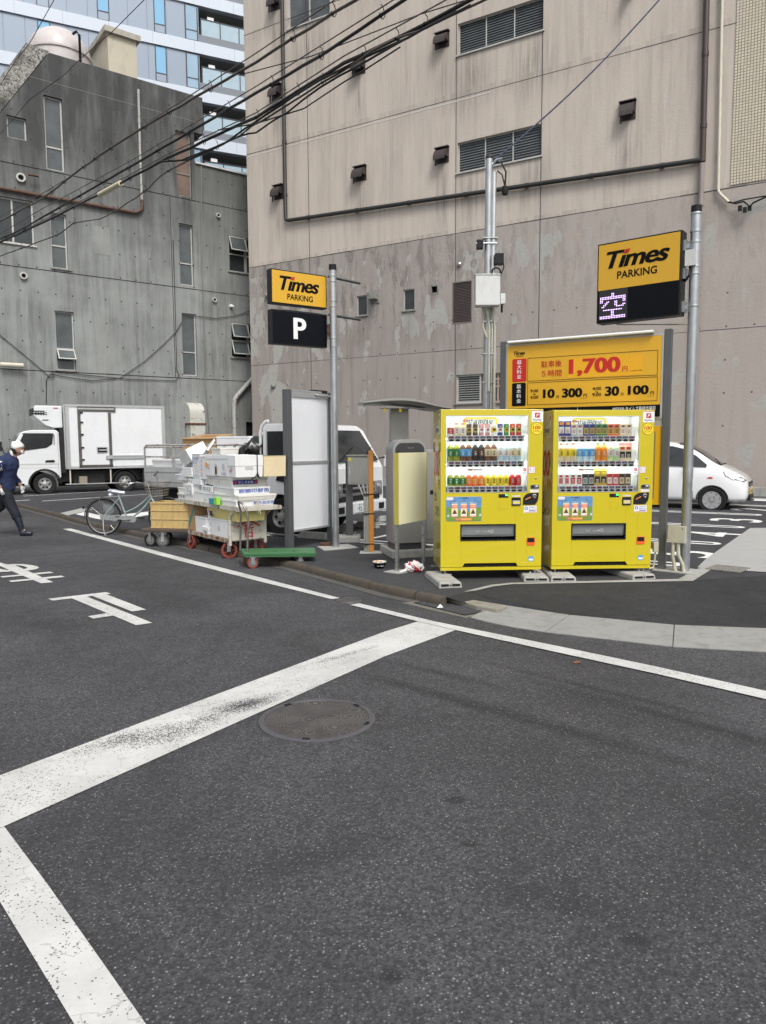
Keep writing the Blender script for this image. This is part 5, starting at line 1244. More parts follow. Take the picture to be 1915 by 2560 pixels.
text(mb, '4:00', -.877, -.768, 2.298+zo, 2.34+zo, Y0-.002, INK, .015); text(mb, '~', -.842, -.802, 2.268+zo, 2.284+zo, Y0-.002, INK); text(mb, '9:00', -.877, -.768, 2.222+zo, 2.263+zo, Y0-.002, INK, .015)
[text(mb, '30', -.722+.005*k_, -.548-.01+.005*k_, 2.222+zo, 2.338+zo, Y0-.002-.0004*k_, INK, .022) for k_ in range(3)]; text(mb, '分', -.534, -.49, 2.219+zo, 2.26+zo, Y0-.002, INK, .02)
[text(mb, '100', -.446+.005*k_, -.20-.01+.005*k_, 2.226+zo, 2.336+zo, Y0-.002-.0004*k_, INK, .022) for k_ in range(3)]; text(mb, '円', -.183, -.139, 2.215+zo, 2.26+zo, Y0-.002, INK, .02); text(mb, '(91円+税)', -.215, -.145, 2.194+zo, 2.205+zo, Y0-.002, INK)
mb.box(-2.008, -.066, Y0-.001, Y0+.001, 1.955+zo, 2.098+zo, INK); text(mb, '0073330 タイムズ箱崎市場前', -.623, -.115, 2.03+zo, 2.082+zo, Y0-.003, WHT, .01); mb.box(-1.06, -1.057, Y0-.002, Y0, 2.02+zo, 2.09+zo, WHT)
mb.build('tariff_face', fr_)
mb = MB(); mb.tube([(-1.985, -.11, 2.965+zo), (-.155, -.11, 2.965+zo)], .018, plain('lamp_tube_white', (.8, .82, .82), .3), 12); mb.box(-1.985, -.155, -.09, -.03, 2.945+zo, 2.975+zo, ALU); mb.build('lamp_bar', t, smooth=50)
mb = MB(); frame_bars(mb, -2.028, -.042, .88+zo, 1.84+zo, -.04, .03, .07, YSIGN); mb.box(-1.96, -.11, -.02, .02, .95+zo, 1.77+zo, M('blank_board_back', (.45, .46, .45), .4, 0, .06, 1.5, .2)); mb.build('lower_board', t)
mb = MB(); mb.box(-.10, .10, -.10, .09, -.01, .01, CEM); mb.box(-2.16, -1.97, -.1, .09, -.01, .01, CEM); mb.build('footing', t)
# small cable box by the right machine
t = thing('cable_box', 'small cream cable box on a bent conduit between the right machine and the grey post', 'cable box', (*G(1637, 1424, L), L))
CJ = MATS['cream_junction_box']
mb = MB(); mb.box(-.03, .03, -.03, .03, .22, .34, CJ); mb.build('box', t, bevel=.006); mb = MB(); mb.tube([(0, 0, .24), (-.005, 0, .12), (-.02, 0, .03), (-.08, -.02, .012)], .012, CJ, 8); mb.build('conduit', t)
# ---------------------------------------------------------------- left pole with two sign cases
TLA = .6
t = thing('parking_sign_pole', 'galvanised pole carrying a yellow sign over a black sign with white P', 'sign pole', (-.72, 11.02, L), TLA)
tlf = ((-.86, 11.05), TLA)
ux, uy = math.cos(TLA), math.sin(TLA)
offx = (-.72+.86)*ux+(11.02-11.05)*uy; offy = -(-.72+.86)*uy+(11.02-11.05)*ux
def q(x): return x-offx
mb = MB(); round_post(mb, 0, 0, 0, 4.22+zo, .052); bands(mb, 0, 0, [3.0, 3.12, 3.58, 3.66, 3.94, 4.02], .052); mb.build('pole', t, smooth=50)
yf = -offy
for (z0, z1, kind) in ((3.635, 4.115, 'y'), (3.07, 3.555, 'p')):
    mb = MB(); mb.box(q(-.853), q(.055), yf-.0, yf+.13, z0+zo, z1+zo, BLK); cse = mb.build('sign_case', t, bevel=.006)
    mb = MB(); mb.box(q(-.853)+.018, q(.055)-.018, yf-.006, yf, z0+.018+zo, z1-.018+zo, YSIGN if kind == 'y' else BLKS)
    if kind == 'y':
        a0, a1 = q(-.72), q(-.075)
        logo(mb, a0, a1, 3.83+zo, 4.03+zo, yf-.008, .016); text(mb, 'PARKING', q(-.60), q(-.185), 3.705+zo, 3.79+zo, yf-.008, INK, .018)
        mb.build('yellow_face', cse)
    else:
        text(mb, 'P', q(-.51), q(-.30), 3.16+zo, 3.46+zo, yf-.008, WHT, .055); mb.build('black_face', cse)
mb = MB()
for z in (4.115+zo, 3.56+zo):     # angled arms and thin tie rods
    a = Vector((q(.10), yf+.02, z)); ang = .25
    b = a+Vector((math.cos(ang)*.62*ux+math.sin(ang)*0, 0, 0))
    bx = Vector((math.cos(R(20)-TLA+.55), math.sin(R(20)-TLA+.55), 0))*.72
    mb.tube([a, a+bx+Vector((0, 0, .02))], .022, CHARC, 4); mb.tube([(q(-.66), yf+.06, z+.01), a+bx*.92+Vector((0, 0, .03))], .008, GALV, 6)
mb.build('arm', t)
for z in (3.15, 3.4, 3.72, 3.98): mb = MB(); mb.box(q(.055), -.03, yf+.03, yf+.08, z+zo, z+.05+zo, GALV); mb.build('bracket', t)
mb = MB(); mb.box(q(.06), q(.06)+.05, yf-.01, yf+.05, 3.2+zo, 3.42+zo, rusty('rusty_bracket', (.4, .35, .3), .8)); mb.build('rusty_bracket', t)
mb = MB(); mb.prism([(-.33, -.22), (.25, -.25), (.32, .18), (-.2, .22)], -.01, .01, 'z', CEM); mb.build('footing', t)
x, y = G(818, 1366, L)
g = MB()
for i in range(3): g.box(-.09, .09, -.03+.0*i, .03, .018*i, .018*i+.016, rusty('old_wood_offcut', (.12, .06, .035), .6, .9, 0, 12, (.05, .02, .01)), RZ(.12*i))
o = g.build('wood_offcuts'); o.location = (x-.02, y, L+.008); tag(o, 'small stack of dark wood offcuts at the foot of the middle pole', 'wood offcuts')
# ---------------------------------------------------------------- board seen from behind
SBF = ((-1.39, 10.77), .98)
t = thing('notice_board', 'tall notice board seen from its plain white back between dark grey posts', 'notice board', (-1.39, 10.77, L), SBF[1])
mb = MB(); mb.box(-.05, .05, -.05, .05, 0, 2.44+zo, CHARC); mb.build('post', t, bevel=.006)
mb = MB(); mb.box(.955, 1.05, -.05, .05, 0, 2.44+zo, CHARC); mb.build('post', t, bevel=.006)
BB = M('white_board_back', (.80, .82, .85), .35, .1, .05, .9, .1)
mb = MB(); mb.box(.055, .952, 0, .012, .36+zo, 2.36+zo, BB); pb = mb.build('panel', t)
mb = MB(); mb.box(.052, .953, -.02, .02, 2.34+zo, 2.42+zo, ALU); mb.box(.052, .953, -.015, .015, 1.35+zo, 1.39+zo, ALU); mb.box(.052, .953, -.015, .02, .34+zo, .37+zo, ALU); mb.box(.925, .953, -.012, .012, .37+zo, 2.34+zo, ALU)
mb.box(.12, .8, -.01, .08, 2.425+zo, 2.45+zo, ALU); mb.box(.62, .95, .0, .10, 2.42+zo, 2.47+zo, BLK); mb.tube([(.62, -.02, 2.40+zo), (.66, -.05, 2.385+zo), (.95, -.06, 2.38+zo), (1.0, -.05, 2.36+zo)], .014, ALU, 8); mb.build('rail', t)
# ---------------------------------------------------------------- meter cabinet on its post
x, y = -.54, 11.75
t = thing('meter_cabinet', 'grey metal cabinet on a dark post beside the orange post', 'meter cabinet', (x, y, L), 0)
GP = M('beige_grey_enamel', (.30, .295, .27), .42, .1, .06, 2.5, .2)
mb = MB(); mb.box(-.055, .055, -.055, .055, .10, 1.3, CHARC); mb.build('post', t, bevel=.006)
mb = MB(); mb.box(-.19, .17, -.25, .12, 0, .10, CEM); mb.build('base', t, bevel=.012)
for sx, sy in ((-.09, -.05), (.09, -.05)): mb = MB(); mb.lathe([(.009, .1), (.009, .14), (.016, .14), (.016, .155)], GALV, 8, TR(sx, sy, 0)); mb.build('bolt', t)
mx = RZ(R(0))
cbx = ((x, y), 0)
mb = MB(); A = Vector((-.035, -.42)); B_ = Vector((.27, -.42)); 
# box turned so that two faces show
bx_ = MB(); bx_.box(0, .36, 0, .20, .92, 1.375, GP)
o = bx_.build('box', t, bevel=.008); o.location = (-.02, -.22, 0); o.rotation_euler = (0, 0, R(-28))
g = MB(); g.box(-.015, .375, -.02, .22, 1.376, 1.392, GP); g.build('lid', o)
g = MB(); g.box(.018, .345, -.004, .0, .94, 1.36, GP); g.box(.035, .055, -.012, -.002, 1.07, 1.2, ALU); g.box(.03, .075, -.0055, -.003, 1.30, 1.345, YL); text(g, '注意', .034, .071, 1.31, 1.325, -.006, INK); g.build('door', o)
o.location = (-.02, -.16, 0)
# orange post with grey conduits
t = thing('orange_post', 'orange painted square post with taped grey conduits', 'post', (-.17, 10.49, L), .1)
OP = M('orange_post_paint', (.46, .19, .03), .45, 0, .08, 2, .35, dcol=(.25, .12, .04))
mb = MB(); mb.box(-.035, .035, -.03, .03, 0, 1.47, OP); mb.build('post', t, bevel=.006)
mb = MB()
for i, dx in enumerate((-.05, -.075, -.098)): mb.tube([(dx, -.01+.015*i, 0), (dx, -.01, .8), (dx-.04*i, .05, .98)], .012, M('grey_conduit', (.28, .28, .26), .5, 0, .1, 5, .3), 8)
for z in (.12, .56, .84): mb.box(-.115, .04, -.036, .034, z, z+.012, BLK)
mb.build('conduit', t, smooth=50)
mb = MB(); mb.prism([(-.18, -.12), (.14, -.13), (.2, .1), (-.15, .12)], -.01, .010, 'z', CEM); mb.build('footing', t)
# ---------------------------------------------------------------- payment machine with canopy
PR = R(14)
t = thing('payment_machine', 'grey parking payment machine with rounded head under a curved canopy', 'payment machine', (.14, 9.95, L), PR)
SILV = M('silver_grey_enamel', (.34, .345, .345), .35, .2, .06, 2, .15)
DKG = M('dark_grey_bezel', (.05, .052, .056), .35, 0, .15, 5)
mb = MB(); mb.box(-.04, .62, -.10, .62, 0, .11, CEM); mb.build('base', t, bevel=.015)
def rprof(w_, h0, h1, r, n=8): return [(0, h0), (w_, h0), (w_, h1-r)]+[(w_-r+r*math.cos(a), h1-r+r*math.sin(a)) for a in [math.pi/2*i/n for i in range(1, n+1)]]+[(r-r*math.sin(a), h1-r+r*math.cos(a)) for a in [math.pi/2*i/n for i in range(1, n+1)]]
mb = MB(); mb.prism(rprof(.47, .20, 1.62, .15), 0, .40, 'y', SILV); bd = mb.build('body', t, bevel=.02)
mb = MB(); mb.box(.02, .45, .02, .38, .11, .20, DKG); mb.build('skirt', t)
mb = MB(); mb.prism([(.03+x*.82/.47*.5, z) for x, z in rprof(.47, 1.15, 1.575, .11)], -.012, 0, 'y', DKG); mb.box(.12, .36, -.02, -.01, 1.33, 1.44, TEALK); mb.box(.14, .345, -.023, -.02, 1.35, 1.43, plain('payment_screen', (.85, .75, .25), .4, .6)); text(mb, '駐車券精算', .15, .335, 1.395, 1.42, -.0245, INK, .02); text(mb, 'WELCOME', .20, .29, 1.50, 1.51, -.0135, SIL); mb.build('head_panel', t)
mb = MB(); mb.box(.475, .66, .02, .40, .2, 1.48, SILV); mb.box(.53, .60, .008, .02, .86, .92, BLK); mb.box(.48, .655, .012, .02, .24, 1.46, SILV); mb.lathe([(.02, 0), (.02, .008), (.001, .009)], CHROME, 14, TR(.60, .012, .74) @ RX(math.pi/2)); mb.build('side_cabinet', t, bevel=.01)
CANM = M('canopy_metal', (.30, .30, .28), .38, .3, .08, 3, .2)
mb = MB(); mb.box(.06, .32, .34, .44, 1.5, 2.06, CANM); mb.build('canopy_stem', t, bevel=.01)
mb = MB()
top = []; bot = []
for i in range(13):
    s_ = i/12; xx = -.36+1.15*s_; arch = .035+.045*math.sin(math.pi*min(1, s_*1.15))-.10*max(0, s_-.45)**1.5*2
    top.append((xx, 2.10+arch)); bot.append((xx, 2.10+arch-.035-.05*math.sin(math.pi*s_)))
rings = []
for (x_, zt), (_, zb_) in zip(top, bot):
    wq = .08+.36*math.sin(math.pi*min(.5, (x_+.40)/1.15*1.2))
    rings.append([(x_, .32-wq, (zt+zb_)/2), (x_, .34-wq*.8, zt), (x_, .34+.22, zt), (x_, .36+.24, (zt+zb_)/2), (x_, .34+.22, zb_), (x_, .34-wq*.8, zb_)])
mb.loft(rings, CANM); cn = mb.build('canopy', t, smooth=40)
mb = MB(); mb.box(-.12, .50, .08, .30, 2.045, 2.05, M('canopy_lining', (.5, .5, .48), .6)); 
for x_ in (-.10, .12): mb.box(x_, x_+.03, .10, .13, 1.995, 2.045, YL)
mb.build('canopy_lining', cn)
# ---------------------------------------------------------------- pale yellow board on two thin posts
YPF = ((.17, 8.88), math.atan2(.59, .36))
t = thing('blank_notice', 'plain pale yellow panel on two thin steel posts in front of the payment machine', 'notice panel', (.17, 8.88, L), YPF[1])
mb = MB(); mb.box(-.02, .02, -.02, .02, 0, 1.53+zo, STEEL); mb.box(.66, .70, -.02, .02, 0, 1.53+zo, STEEL)
p_ = MB(); p_.box(-.02, .02, -.02, .02, 0, 1.53+zo, STEEL); p_.build('post', t); p_ = MB(); p_.box(.665, .70, -.02, .02, 0, 1.53+zo, STEEL); p_.build('post', t)
p_ = MB(); p_.box(-.022, .705, -.034, -.022, .66+zo, 1.532+zo, M('pale_yellow_panel', (.86, .86, .62), .4, 0, .03, 1.5, .08)); OLV = M('olive_edge', (.42, .36, .06), .5); p_.box(-.030, -.018, -.036, .02, .66+zo, 1.532+zo, OLV); p_.box(.70, .712, -.036, .03, .66+zo, 1.532+zo, OLV); p_.build('panel', t)
p_ = MB(); p_.prism([(-.15, -.10), (.10, -.16), (.13, .08), (-.12, .12)], -.01, .01, 'z', CEM); p_.build('footing', t)
# ---------------------------------------------------------------- tall service pole
t = thing('service_pole', 'tall steel service pole behind the machines with cameras and a pale control box', 'utility pole', (1.485, 10.6, L), 0)
mb = MB(); mb.tube([(0, 0, 0), (.02, 0, 5.62+zo)], .05, GALV, 20); mb.lathe([(.054, 5.58), (.05, 5.62), (.001, 5.63)], BLK, 16, TR(.02, 0, zo)); mb.build('pole', t, smooth=50)
mb = MB(); mb.tube([(.09, 0, 0), (.075, 0, 2.0), (.09, 0, 5.4+zo)], .035, STEEL, 14)
for z in (4.5, 4.0, 3.35, 2.9, 2.5): mb.box(-.06, .14, -.056, .05, z+zo, z+.015+zo, GALV)
mb.build('side_pipe', t, smooth=50)
mb = MB(); mb.tube([(.03, -.06, 2.3), (.03, -.06, 3.2), (-.02, -.1, 3.48)], .02, CJ, 8); mb.tube([(.11, -.04, 2.0), (.11, -.04, 3.2), (.07, -.1, 3.48)], .02, CJ, 8); mb.tube([(-.06, -.06, 3.5), (-.06, -.06, 3.2), (0, -.05, 3.05)], .018, CJ, 8); mb.build('conduit', t, smooth=50)
mb = MB(); mb.box(-.19, .15, -.26, -.06, 3.545+zo, 3.95+zo, MATS['white_box_paint']); mb.box(-.2, .16, -.27, -.05, 3.951+zo, 3.965+zo, MATS['white_box_paint']); mb.build('control_box', t, bevel=.008)
mb = MB(); mb.box(.17, .24, -.16, -.06, 3.58+zo, 3.72+zo, MATS['white_box_paint']); mb.tube([(.2, -.1, 3.58+zo), (.2, -.1, 3.47+zo)], .016, BLK, 8); mb.build('floodlight', t, bevel=.01)
mb = MB(); mb.box(-.15, -.06, -.07, .03, 4.36+zo, 4.48+zo, BLK); mb.box(-.17, .14, -.06, -.05, 4.42+zo, 4.44+zo, GALV); mb.build('camera_unit', t, bevel=.012)
mb = MB(); mb.box(.10, .22, -.12, .02, 4.14+zo, 4.28+zo, BLK, TR(0, 0, 0)); mb.tube([(.2, -.06, 4.26+zo), (.23, -.06, 4.1+zo), (.18, -.06, 3.98+zo), (.14, -.06, 3.88+zo)], .01, BLK)
for rr_ in (.055, .065): mb.tube([(.12+rr_*math.cos(a), -.07, 4.03+zo+rr_*math.sin(a)) for a in [math.pi*i/8 for i in range(17)]], .008, BLK, 6)
mb.build('camera_unit', t, bevel=.006)
mb = MB(); mb.tube([(.10, 0, 5.55+zo), (.19, -.02, 5.52+zo), (.25, -.03, 5.40+zo), (.24, -.03, 5.2+zo)], .012, BLK); mb.lathe([(.001, 0), (.04, .01), (.05, .06), (.045, .12), (.001, .14)], BLK, 10, TR(.24, -.03, 5.08+zo)); mb.tube([(.14, 0, 5.42+zo), (.2, -.02, 5.36+zo), (.24, -.03, 5.2+zo)], .01, BLK); mb.build('cable_joint', t, smooth=50)
mb = MB(); mb.box(-.2, .28, -.16, .14, 0, .02, CEM); mb.build('footing', t)
# ================================================================ VEHICLES
def wheel(parent, x, y, z, r, w, rim, face=-1, hub=.58, kind='truck'):
    mx = TR(x, y, z) @ RX(math.pi/2) if face < 0 else TR(x, y, z) @ RX(-math.pi/2)
    g = MB(); g.lathe([(r*hub, -w), (r*.93, -w), (r, -w*.85), (r, -w*.15), (r*.93, 0), (r*(hub+.06), -.0), (r*hub, -.01), (r*hub, -w)], RUB, 36, mx); o = g.build('wheel', parent, smooth=40)
    g = MB()
    if kind == 'truck':
        g.lathe([(r*hub, -.09), (r*hub, -.02), (r*(hub-.05), .0), (r*(hub-.12), -.06), (r*.22, -.05), (r*.2, -.0), (r*.12, .01), (.001, .012)], rim, 28, mx)
        for i in range(6): a = i*math.pi/3; g.lathe([(r*.085, -.045), (r*.085, -.040), (.001, -.039)], BLK, 10, mx @ TR(math.cos(a)*r*.36, math.sin(a)*r*.36, 0))
    else:
        g.lathe([(r*hub, -.03), (r*hub, -.005), (r*(hub-.05), -.005), (r*(hub-.07), -.03)], rim, 36, mx, False); g.lathe([(r*hub, -.06), (.001, -.06)], BLK, 24, mx, False); g.lathe([(r*.12, -.04), (r*.12, -.008), (.001, -.004)], rim, 16, mx)
        for i in range(9):
            m2 = mx @ RZ(i*2*math.pi/9); g.prism([(r*.09, -.035), (r*(hub-.04), -.075), (r*(hub-.04), .035), (r*.09, .03)], -.035, -.012, 'z', rim, m2)
    g.build('rim', o, smooth=40); return o
def arch(cx, cz, r, x_end_first=True, n=10): return [(cx+r*math.cos(a), cz+r*math.sin(a)) for a in [math.pi*i/n for i in range(n+1)]]
RIMS = M('grey_steel_rim', (.42, .42, .41), .45, .6, .2, 9, .4, dcol=(.12, .1, .08))
CARRIM = M('silver_wheel_cover', (.52, .53, .54), .35, .5, .05, 9)
CHAS = M('black_chassis', (.016, .015, .015), .7, 0, .3, 6, .3)
# ---------------- refrigerated truck
TW = 1.72
t = thing('refrigerated_truck', 'white refrigerated box truck with roof cooling unit parked by the concrete building', 'truck', (-10.976, 23.778, L), R(30))
z = -L
prof = [(-1.12, .38), (-1.2, .55), (-1.19, 1.18), (-1.05, 1.34), (-.66, 2.03), (-.55, 2.11), (-.3, 2.15), (.40, 2.15), (.48, 2.08), (.50, .62)]+arch(0, .40, .44)[1:-1]+[(-.45, .38)]
g = MB(); g.prism([(a, b+z+0.0) for a, b in prof], 0, TW, 'y', WPAINT); cab = g.build('cab', t, bevel=.035, seg=3)
g = MB()
P = [(-1.085, .14, 1.345), (-1.085, TW-.14, 1.345), (-.70, TW-.2, 2.02), (-.70, .2, 2.02)]
g.quad([(a-.02, b, c+z+.012) for a, b, c in P], GLS); g.quad([(a-.035, b+(.05 if b < 1 else -.05), c+z) for a, b, c in [(-1.185, .05, 1.16), (-1.185, TW-.05, 1.16), (-1.06, TW-.08, 1.32), (-1.06, .08, 1.32)]], BLK); g.build('windscreen', cab)
g = MB(); g.prism([(a, b+z) for a, b in [(-.84, 1.42), (-.70, 1.47), (.10, 1.58), (.27, 1.70), (.30, 1.97), (.27, 2.03), (-.56, 2.03)]], -.012, .02, 'y', GLS); g.build('side_window', cab)
g = MB(); g.prism([(a, b+z) for a, b in [(-.60, 2.045), (.30, 2.045), (.335, 1.98), (.335, 1.68), (.318, 1.68), (.315, 1.97), (.28, 2.025), (-.58, 2.025)]], -.02, .0, 'y', BLK); g.build('window_trim', cab)
g = MB(); g.box(-.93, -.915, -.004, .01, .8+z, 1.4+z, INK); g.box(.43, .436, -.004, .01, .65+z, 2.05+z, INK); g.box(-.9, .43, -.004, .01, .93+z, .936+z, M('panel_gap', (.2, .2, .2), .6)); 
g.prism([(.02, 1.11+z), (.06, 1.17+z), (.28, 1.185+z), (.33, 1.15+z), (.30, 1.10+z)], -.015, .01, 'y', BLK); g.box(-1.12, .43, -.006, .01, 1.03+z, 1.07+z, M('grime_smear', (.5, .5, .48), .5)); g.build('door', cab)
g = MB(); g.loft([[(x*k, yy, zz*k+.40+z) for x, zz in [(math.cos(a), math.sin(a)) for a in [math.pi*i/12 for i in range(13)]]] for k, yy in ((.44, -.02), (.50, -.02), (.50, .05), (.44, .05))], BLK, closed=False); g.build('wheel_arch', cab)
g = MB(); g.box(-1.22, -1.16, .05, TW-.05, .36+z, .58+z, WPAINT); g.box(-1.215, -1.19, .3, TW-.3, .68+z, 1.0+z, BLK); g.box(-1.21, -1.15, .06, .3, .66+z, .86+z, M('lamp_lens', (.6, .62, .6), .1, .4)); g.box(-1.19, -.60, -.01, .02, .36+z, .44+z, BLK); g.build('bumper', cab, bevel=.015)
g = MB(); g.tube([(-.95, -.02, 1.30+z), (-1.15, -.16, 1.42+z), (-1.2, -.2, 1.6+z)], .015, BLK); g.box(-1.26, -1.2, -.28, -.12, 1.48+z, 1.78+z, BLK); g.tube([(-1.0, -.02, 1.2+z), (-1.25, -.1, 1.3+z), (-1.3, -.15, 1.38+z)], .012, BLK); g.build('mirror', cab, bevel=.02)
g = MB(); g.box(.52, .68, .15, TW-.15, .75+z, 2.3+z, CHAS); g.box(.50, 3.8, .35, .5, .45+z, .8+z, CHAS); g.box(.5, 3.8, TW-.5, TW-.35, .45+z, .8+z, CHAS); g.box(.9, 1.9, .25, 1.2, .3+z, .7+z, CHAS)
g.box(.55, 3.1, TW-.3, TW-.2, .25+z, .85+z, CHAS)
for x in (.75, 2.02): g.box(x, x+.04, .0, .05, .38+z, .86+z, CREAM)
g.box(.62, 2.45, -.01, .03, .36+z, .39+z, ALU); g.box(1.05, 1.3, .06, .28, .38+z, .62+z, M('tank_beige', (.25, .22, .17), .6)); g.build('chassis', t)
BX0, BX1, BZ0, BZ1 = .66, 3.88, .89+z, 2.98+z
g = MB(); g.box(BX0, BX1, -.03, TW+.06, BZ0, BZ1, WPAINT); bx = g.build('cargo_box', t, bevel=.006)
g = MB()
for (a, b) in ((BX0-.03, BX0+.14), (BX1-.10, BX1+.01)): g.box(a, b, -.045, -.02, BZ0, BZ1, ALU)
g.box(BX0, BX1, -.05, -.02, BZ1-.07, BZ1+.012, ALU); g.box(BX0, BX1, -.05, -.02, BZ0-.02, BZ0+.07, ALU); g.tube([(BX0+.0, -.05, BZ0), (BX0+.0, -.05, BZ1)], .035, ALU, 8)
g.build('edge_trim', bx)
DTRIM = M('brownish_steel_trim', (.13, .12, .11), .4, .6, .3, 5, .4)
dz0, dz1 = 1.0+z, 2.78+z; dx0, dx1 = 1.06, 2.02
g = MB(); g.box(dx0, dx0+.09, -.06, -.03, BZ0+.03, BZ1-.05, DTRIM); g.box(dx1-.0, dx1+.09, -.06, -.03, BZ0+.03, BZ1-.25, DTRIM); g.box(dx0, dx1+.24, -.065, -.03, BZ1-.22, BZ1-.05, DTRIM); g.box(dx0+.02, dx1+.2, -.075, -.03, BZ1-.15, BZ1-.10, ALU); g.box(dx0, dx1+.1, -.06, -.03, BZ0+.02, BZ0+.11, DTRIM); g.build('door_rail', bx)
g = MB(); g.box(dx0+.11, dx1-.02, -.05, -.028, dz0+.0, dz1, WPAINT); sd_ = g.build('sliding_door', bx, bevel=.004)
g = MB(); g.box(1.62, 1.96, -.062, -.045, 1.38+z, 1.60+z, ALU); g.box(1.65, 1.93, -.07, -.055, 1.41+z, 1.57+z, BLK); g.box(1.68, 1.97, -.085, -.065, 1.47+z, 1.51+z, ALU); g.build('handle', sd_)
for zz in (1.15, 1.55, 1.98, 2.38, 2.70): g = MB(); g.box(dx0+.08, dx0+.17, -.075, -.045, zz+z, zz+.05+z, BLK); g.build('hinge', sd_)
g = MB(); g.box(dx1-.12, dx1+.12, -.09, -.05, 1.19+z, 1.31+z, ALU); g.build('latch_plate', sd_)
g = MB(); g.box(2.12, 3.20, -.07, -.03, 1.19+z, 1.23+z, ALU); g.box(2.12, 3.20, -.07, -.03, 1.27+z, 1.31+z, ALU); g.box(3.17, 3.2, -.07, -.03, 1.19+z, 1.31+z, ALU); g.build('slide_rail', bx)
g = MB(); g.prism([(.62, 2.22+z), (.62, 2.94+z), (-.20, 2.94+z), (-.24, 2.62+z), (.10, 2.32+z), (.35, 2.22+z)], .1, TW-.1, 'y', WPAINT); ru = g.build('cooling_unit', t, bevel=.04, seg=3)
g = MB()
for zz in (2.66, 2.74): 
    for i in range(4): g.box(-.25, .1-.02*i, .094, .12, zz+z, zz+.035+z, BLK); break
for i in range(5): g.box(-.19+i*.075, -.135+i*.075, .088, .1, 2.70+z, 2.725+z, BLK); g.box(-.19+i*.075, -.135+i*.075, .088, .1, 2.64+z, 2.665+z, BLK)
g.box(.36, .5, .09, .1, 2.85+z, 2.88+z, RED); g.box(.02, .2, .09, .1, 2.46+z, 2.49+z, BLK); g.box(-.248, -.23, .2, TW-.2, 2.64+z, 2.86+z, BLK); g.build('grille', ru)
for x in (0, 2.50): wheel(t, x, 0.0, .40+z, .355, .22, RIMS); wheel(t, x, TW, .40+z, .355, .22, RIMS, 1)
g = MB(); g.loft([[(2.5+x*k, yy, zz*k+.40+z) for x, zz in [(math.cos(a), math.sin(a)) for a in [math.pi*(.05+.9*i/8) for i in range(9)]]] for k, yy in ((.42, .02), (.44, .02), (.44, .3), (.42, .3))], CHAS, closed=False); g.box(3.1, 3.75, .02, 1.6, .35+z, .85+z, CHAS); g.build('mudguard', t)
# ---------------- flatbed truck
FW = 1.68
t = thing('flatbed_truck', 'white flatbed truck with pipe rails, loaded with boxes, behind the tall notice board', 'truck', (-1.798, 12.676, L), BE[1])
prof = [(1.05, .42), (1.1, .55), (1.09, 1.22), (1.02, 1.34), (.66, 1.90), (.52, 1.98), (.3, 2.0), (-.22, 2.0), (-.30, 1.94), (-.34, .80), (-.40, .62)]
prof = [(1.05, .42), (1.1, .55), (1.09, 1.22), (1.02, 1.34), (.66, 1.90), (.52, 1.98), (.3, 2.0), (-.26, 2.0), (-.34, 1.94), (-.36, .72)]+[(.40*math.cos(a), .38+.40*math.sin(a)) for a in [math.pi-.9-(math.pi-1.1)*i/8 for i in range(9)]]+[(.42, .42)]
g = MB(); g.prism([(a, b+z) for a, b in prof], 0, FW, 'y', WPAINT); cab = g.build('cab', t, bevel=.045, seg=3)
g = MB(); g.quad([(1.045, .10, 1.345+z), (1.045, FW-.10, 1.345+z), (.70, FW-.2, 1.885+z), (.70, .2, 1.885+z)], GLS); ws = g.build('windscreen', cab)
for v_ in ws.data.vertices: v_.co.x += .018
g = MB(); g.tube([(1.09, .3, 1.36+z), (.95, .9, 1.60+z)], .008, BLK, 5); g.tube([(1.09, 1.0, 1.36+z), (.95, 1.5, 1.58+z)], .008, BLK, 5); g.build('wiper', cab)
g = MB(); g.prism([(a, b+z) for a, b in [(-.24, 1.30), (.62, 1.28), (.86, 1.36), (.60, 1.84), (.50, 1.87), (-.24, 1.87)]], -.012, .02, 'y', GLS); g.build('side_window', cab)
g = MB(); g.prism([(-.06, 1.02+z), (-.03, 1.10+z), (.16, 1.10+z), (.18, 1.03+z), (.14, .99+z)], -.015, .01, 'y', BLK); g.box(-.27, -.265, -.004, .01, .75+z, 1.9+z, INK); g.build('door_handle', cab)
g = MB(); g.box(1.085, 1.12, .35, FW-.35, .80+z, .97+z, BLK); g.box(1.09, 1.13, .35, FW-.35, .86+z, .90+z, CHROME); g.box(1.115, 1.128, .68, 1.0, .895+z, .95+z, BLK); g.box(1.09, 1.128, .20, FW-.2, .755+z, .79+z, CHROME); g.box(1.09, 1.115, .16, FW-.16, .655+z, .745+z, BLK); g.build('grille', cab)
LENS = M('headlamp_lens', (.34, .36, .37), .08, .7, .4, 16)
for a, b in ((.06, .33), (FW-.33, FW-.06)):
    g = MB(); g.box(1.07, 1.118, a, b, .72+z, .98+z, LENS); g.lathe([(.08, 0), (.06, .01), (.001, .012)], CHROME, 16, TR(1.118, (a+b)/2, .87+z) @ RY(math.pi/2)); g.build('headlight', cab, bevel=.02)
g = MB(); g.box(.95, 1.17, -.01, FW+.01, .42+z, .64+z, WPAINT); bp = g.build('bumper', cab, bevel=.03)
g = MB(); g.box(1.17, 1.18, .62, .98, .46+z, .62+z, WHT)
pm = TR(1.182, 0, 0) @ RZ(math.pi/2)
text(g, '品川 400', .70, .90, .575+z, .61+z, 0, TEAL, .01, mx=pm); text(g, '92-13', .70, .96, .475+z, .56+z, 0, TEAL, .03, mx=pm); text(g, 'あ', .645, .68, .50+z, .53+z, 0, TEAL, mx=pm); g.build('number_plate', bp)
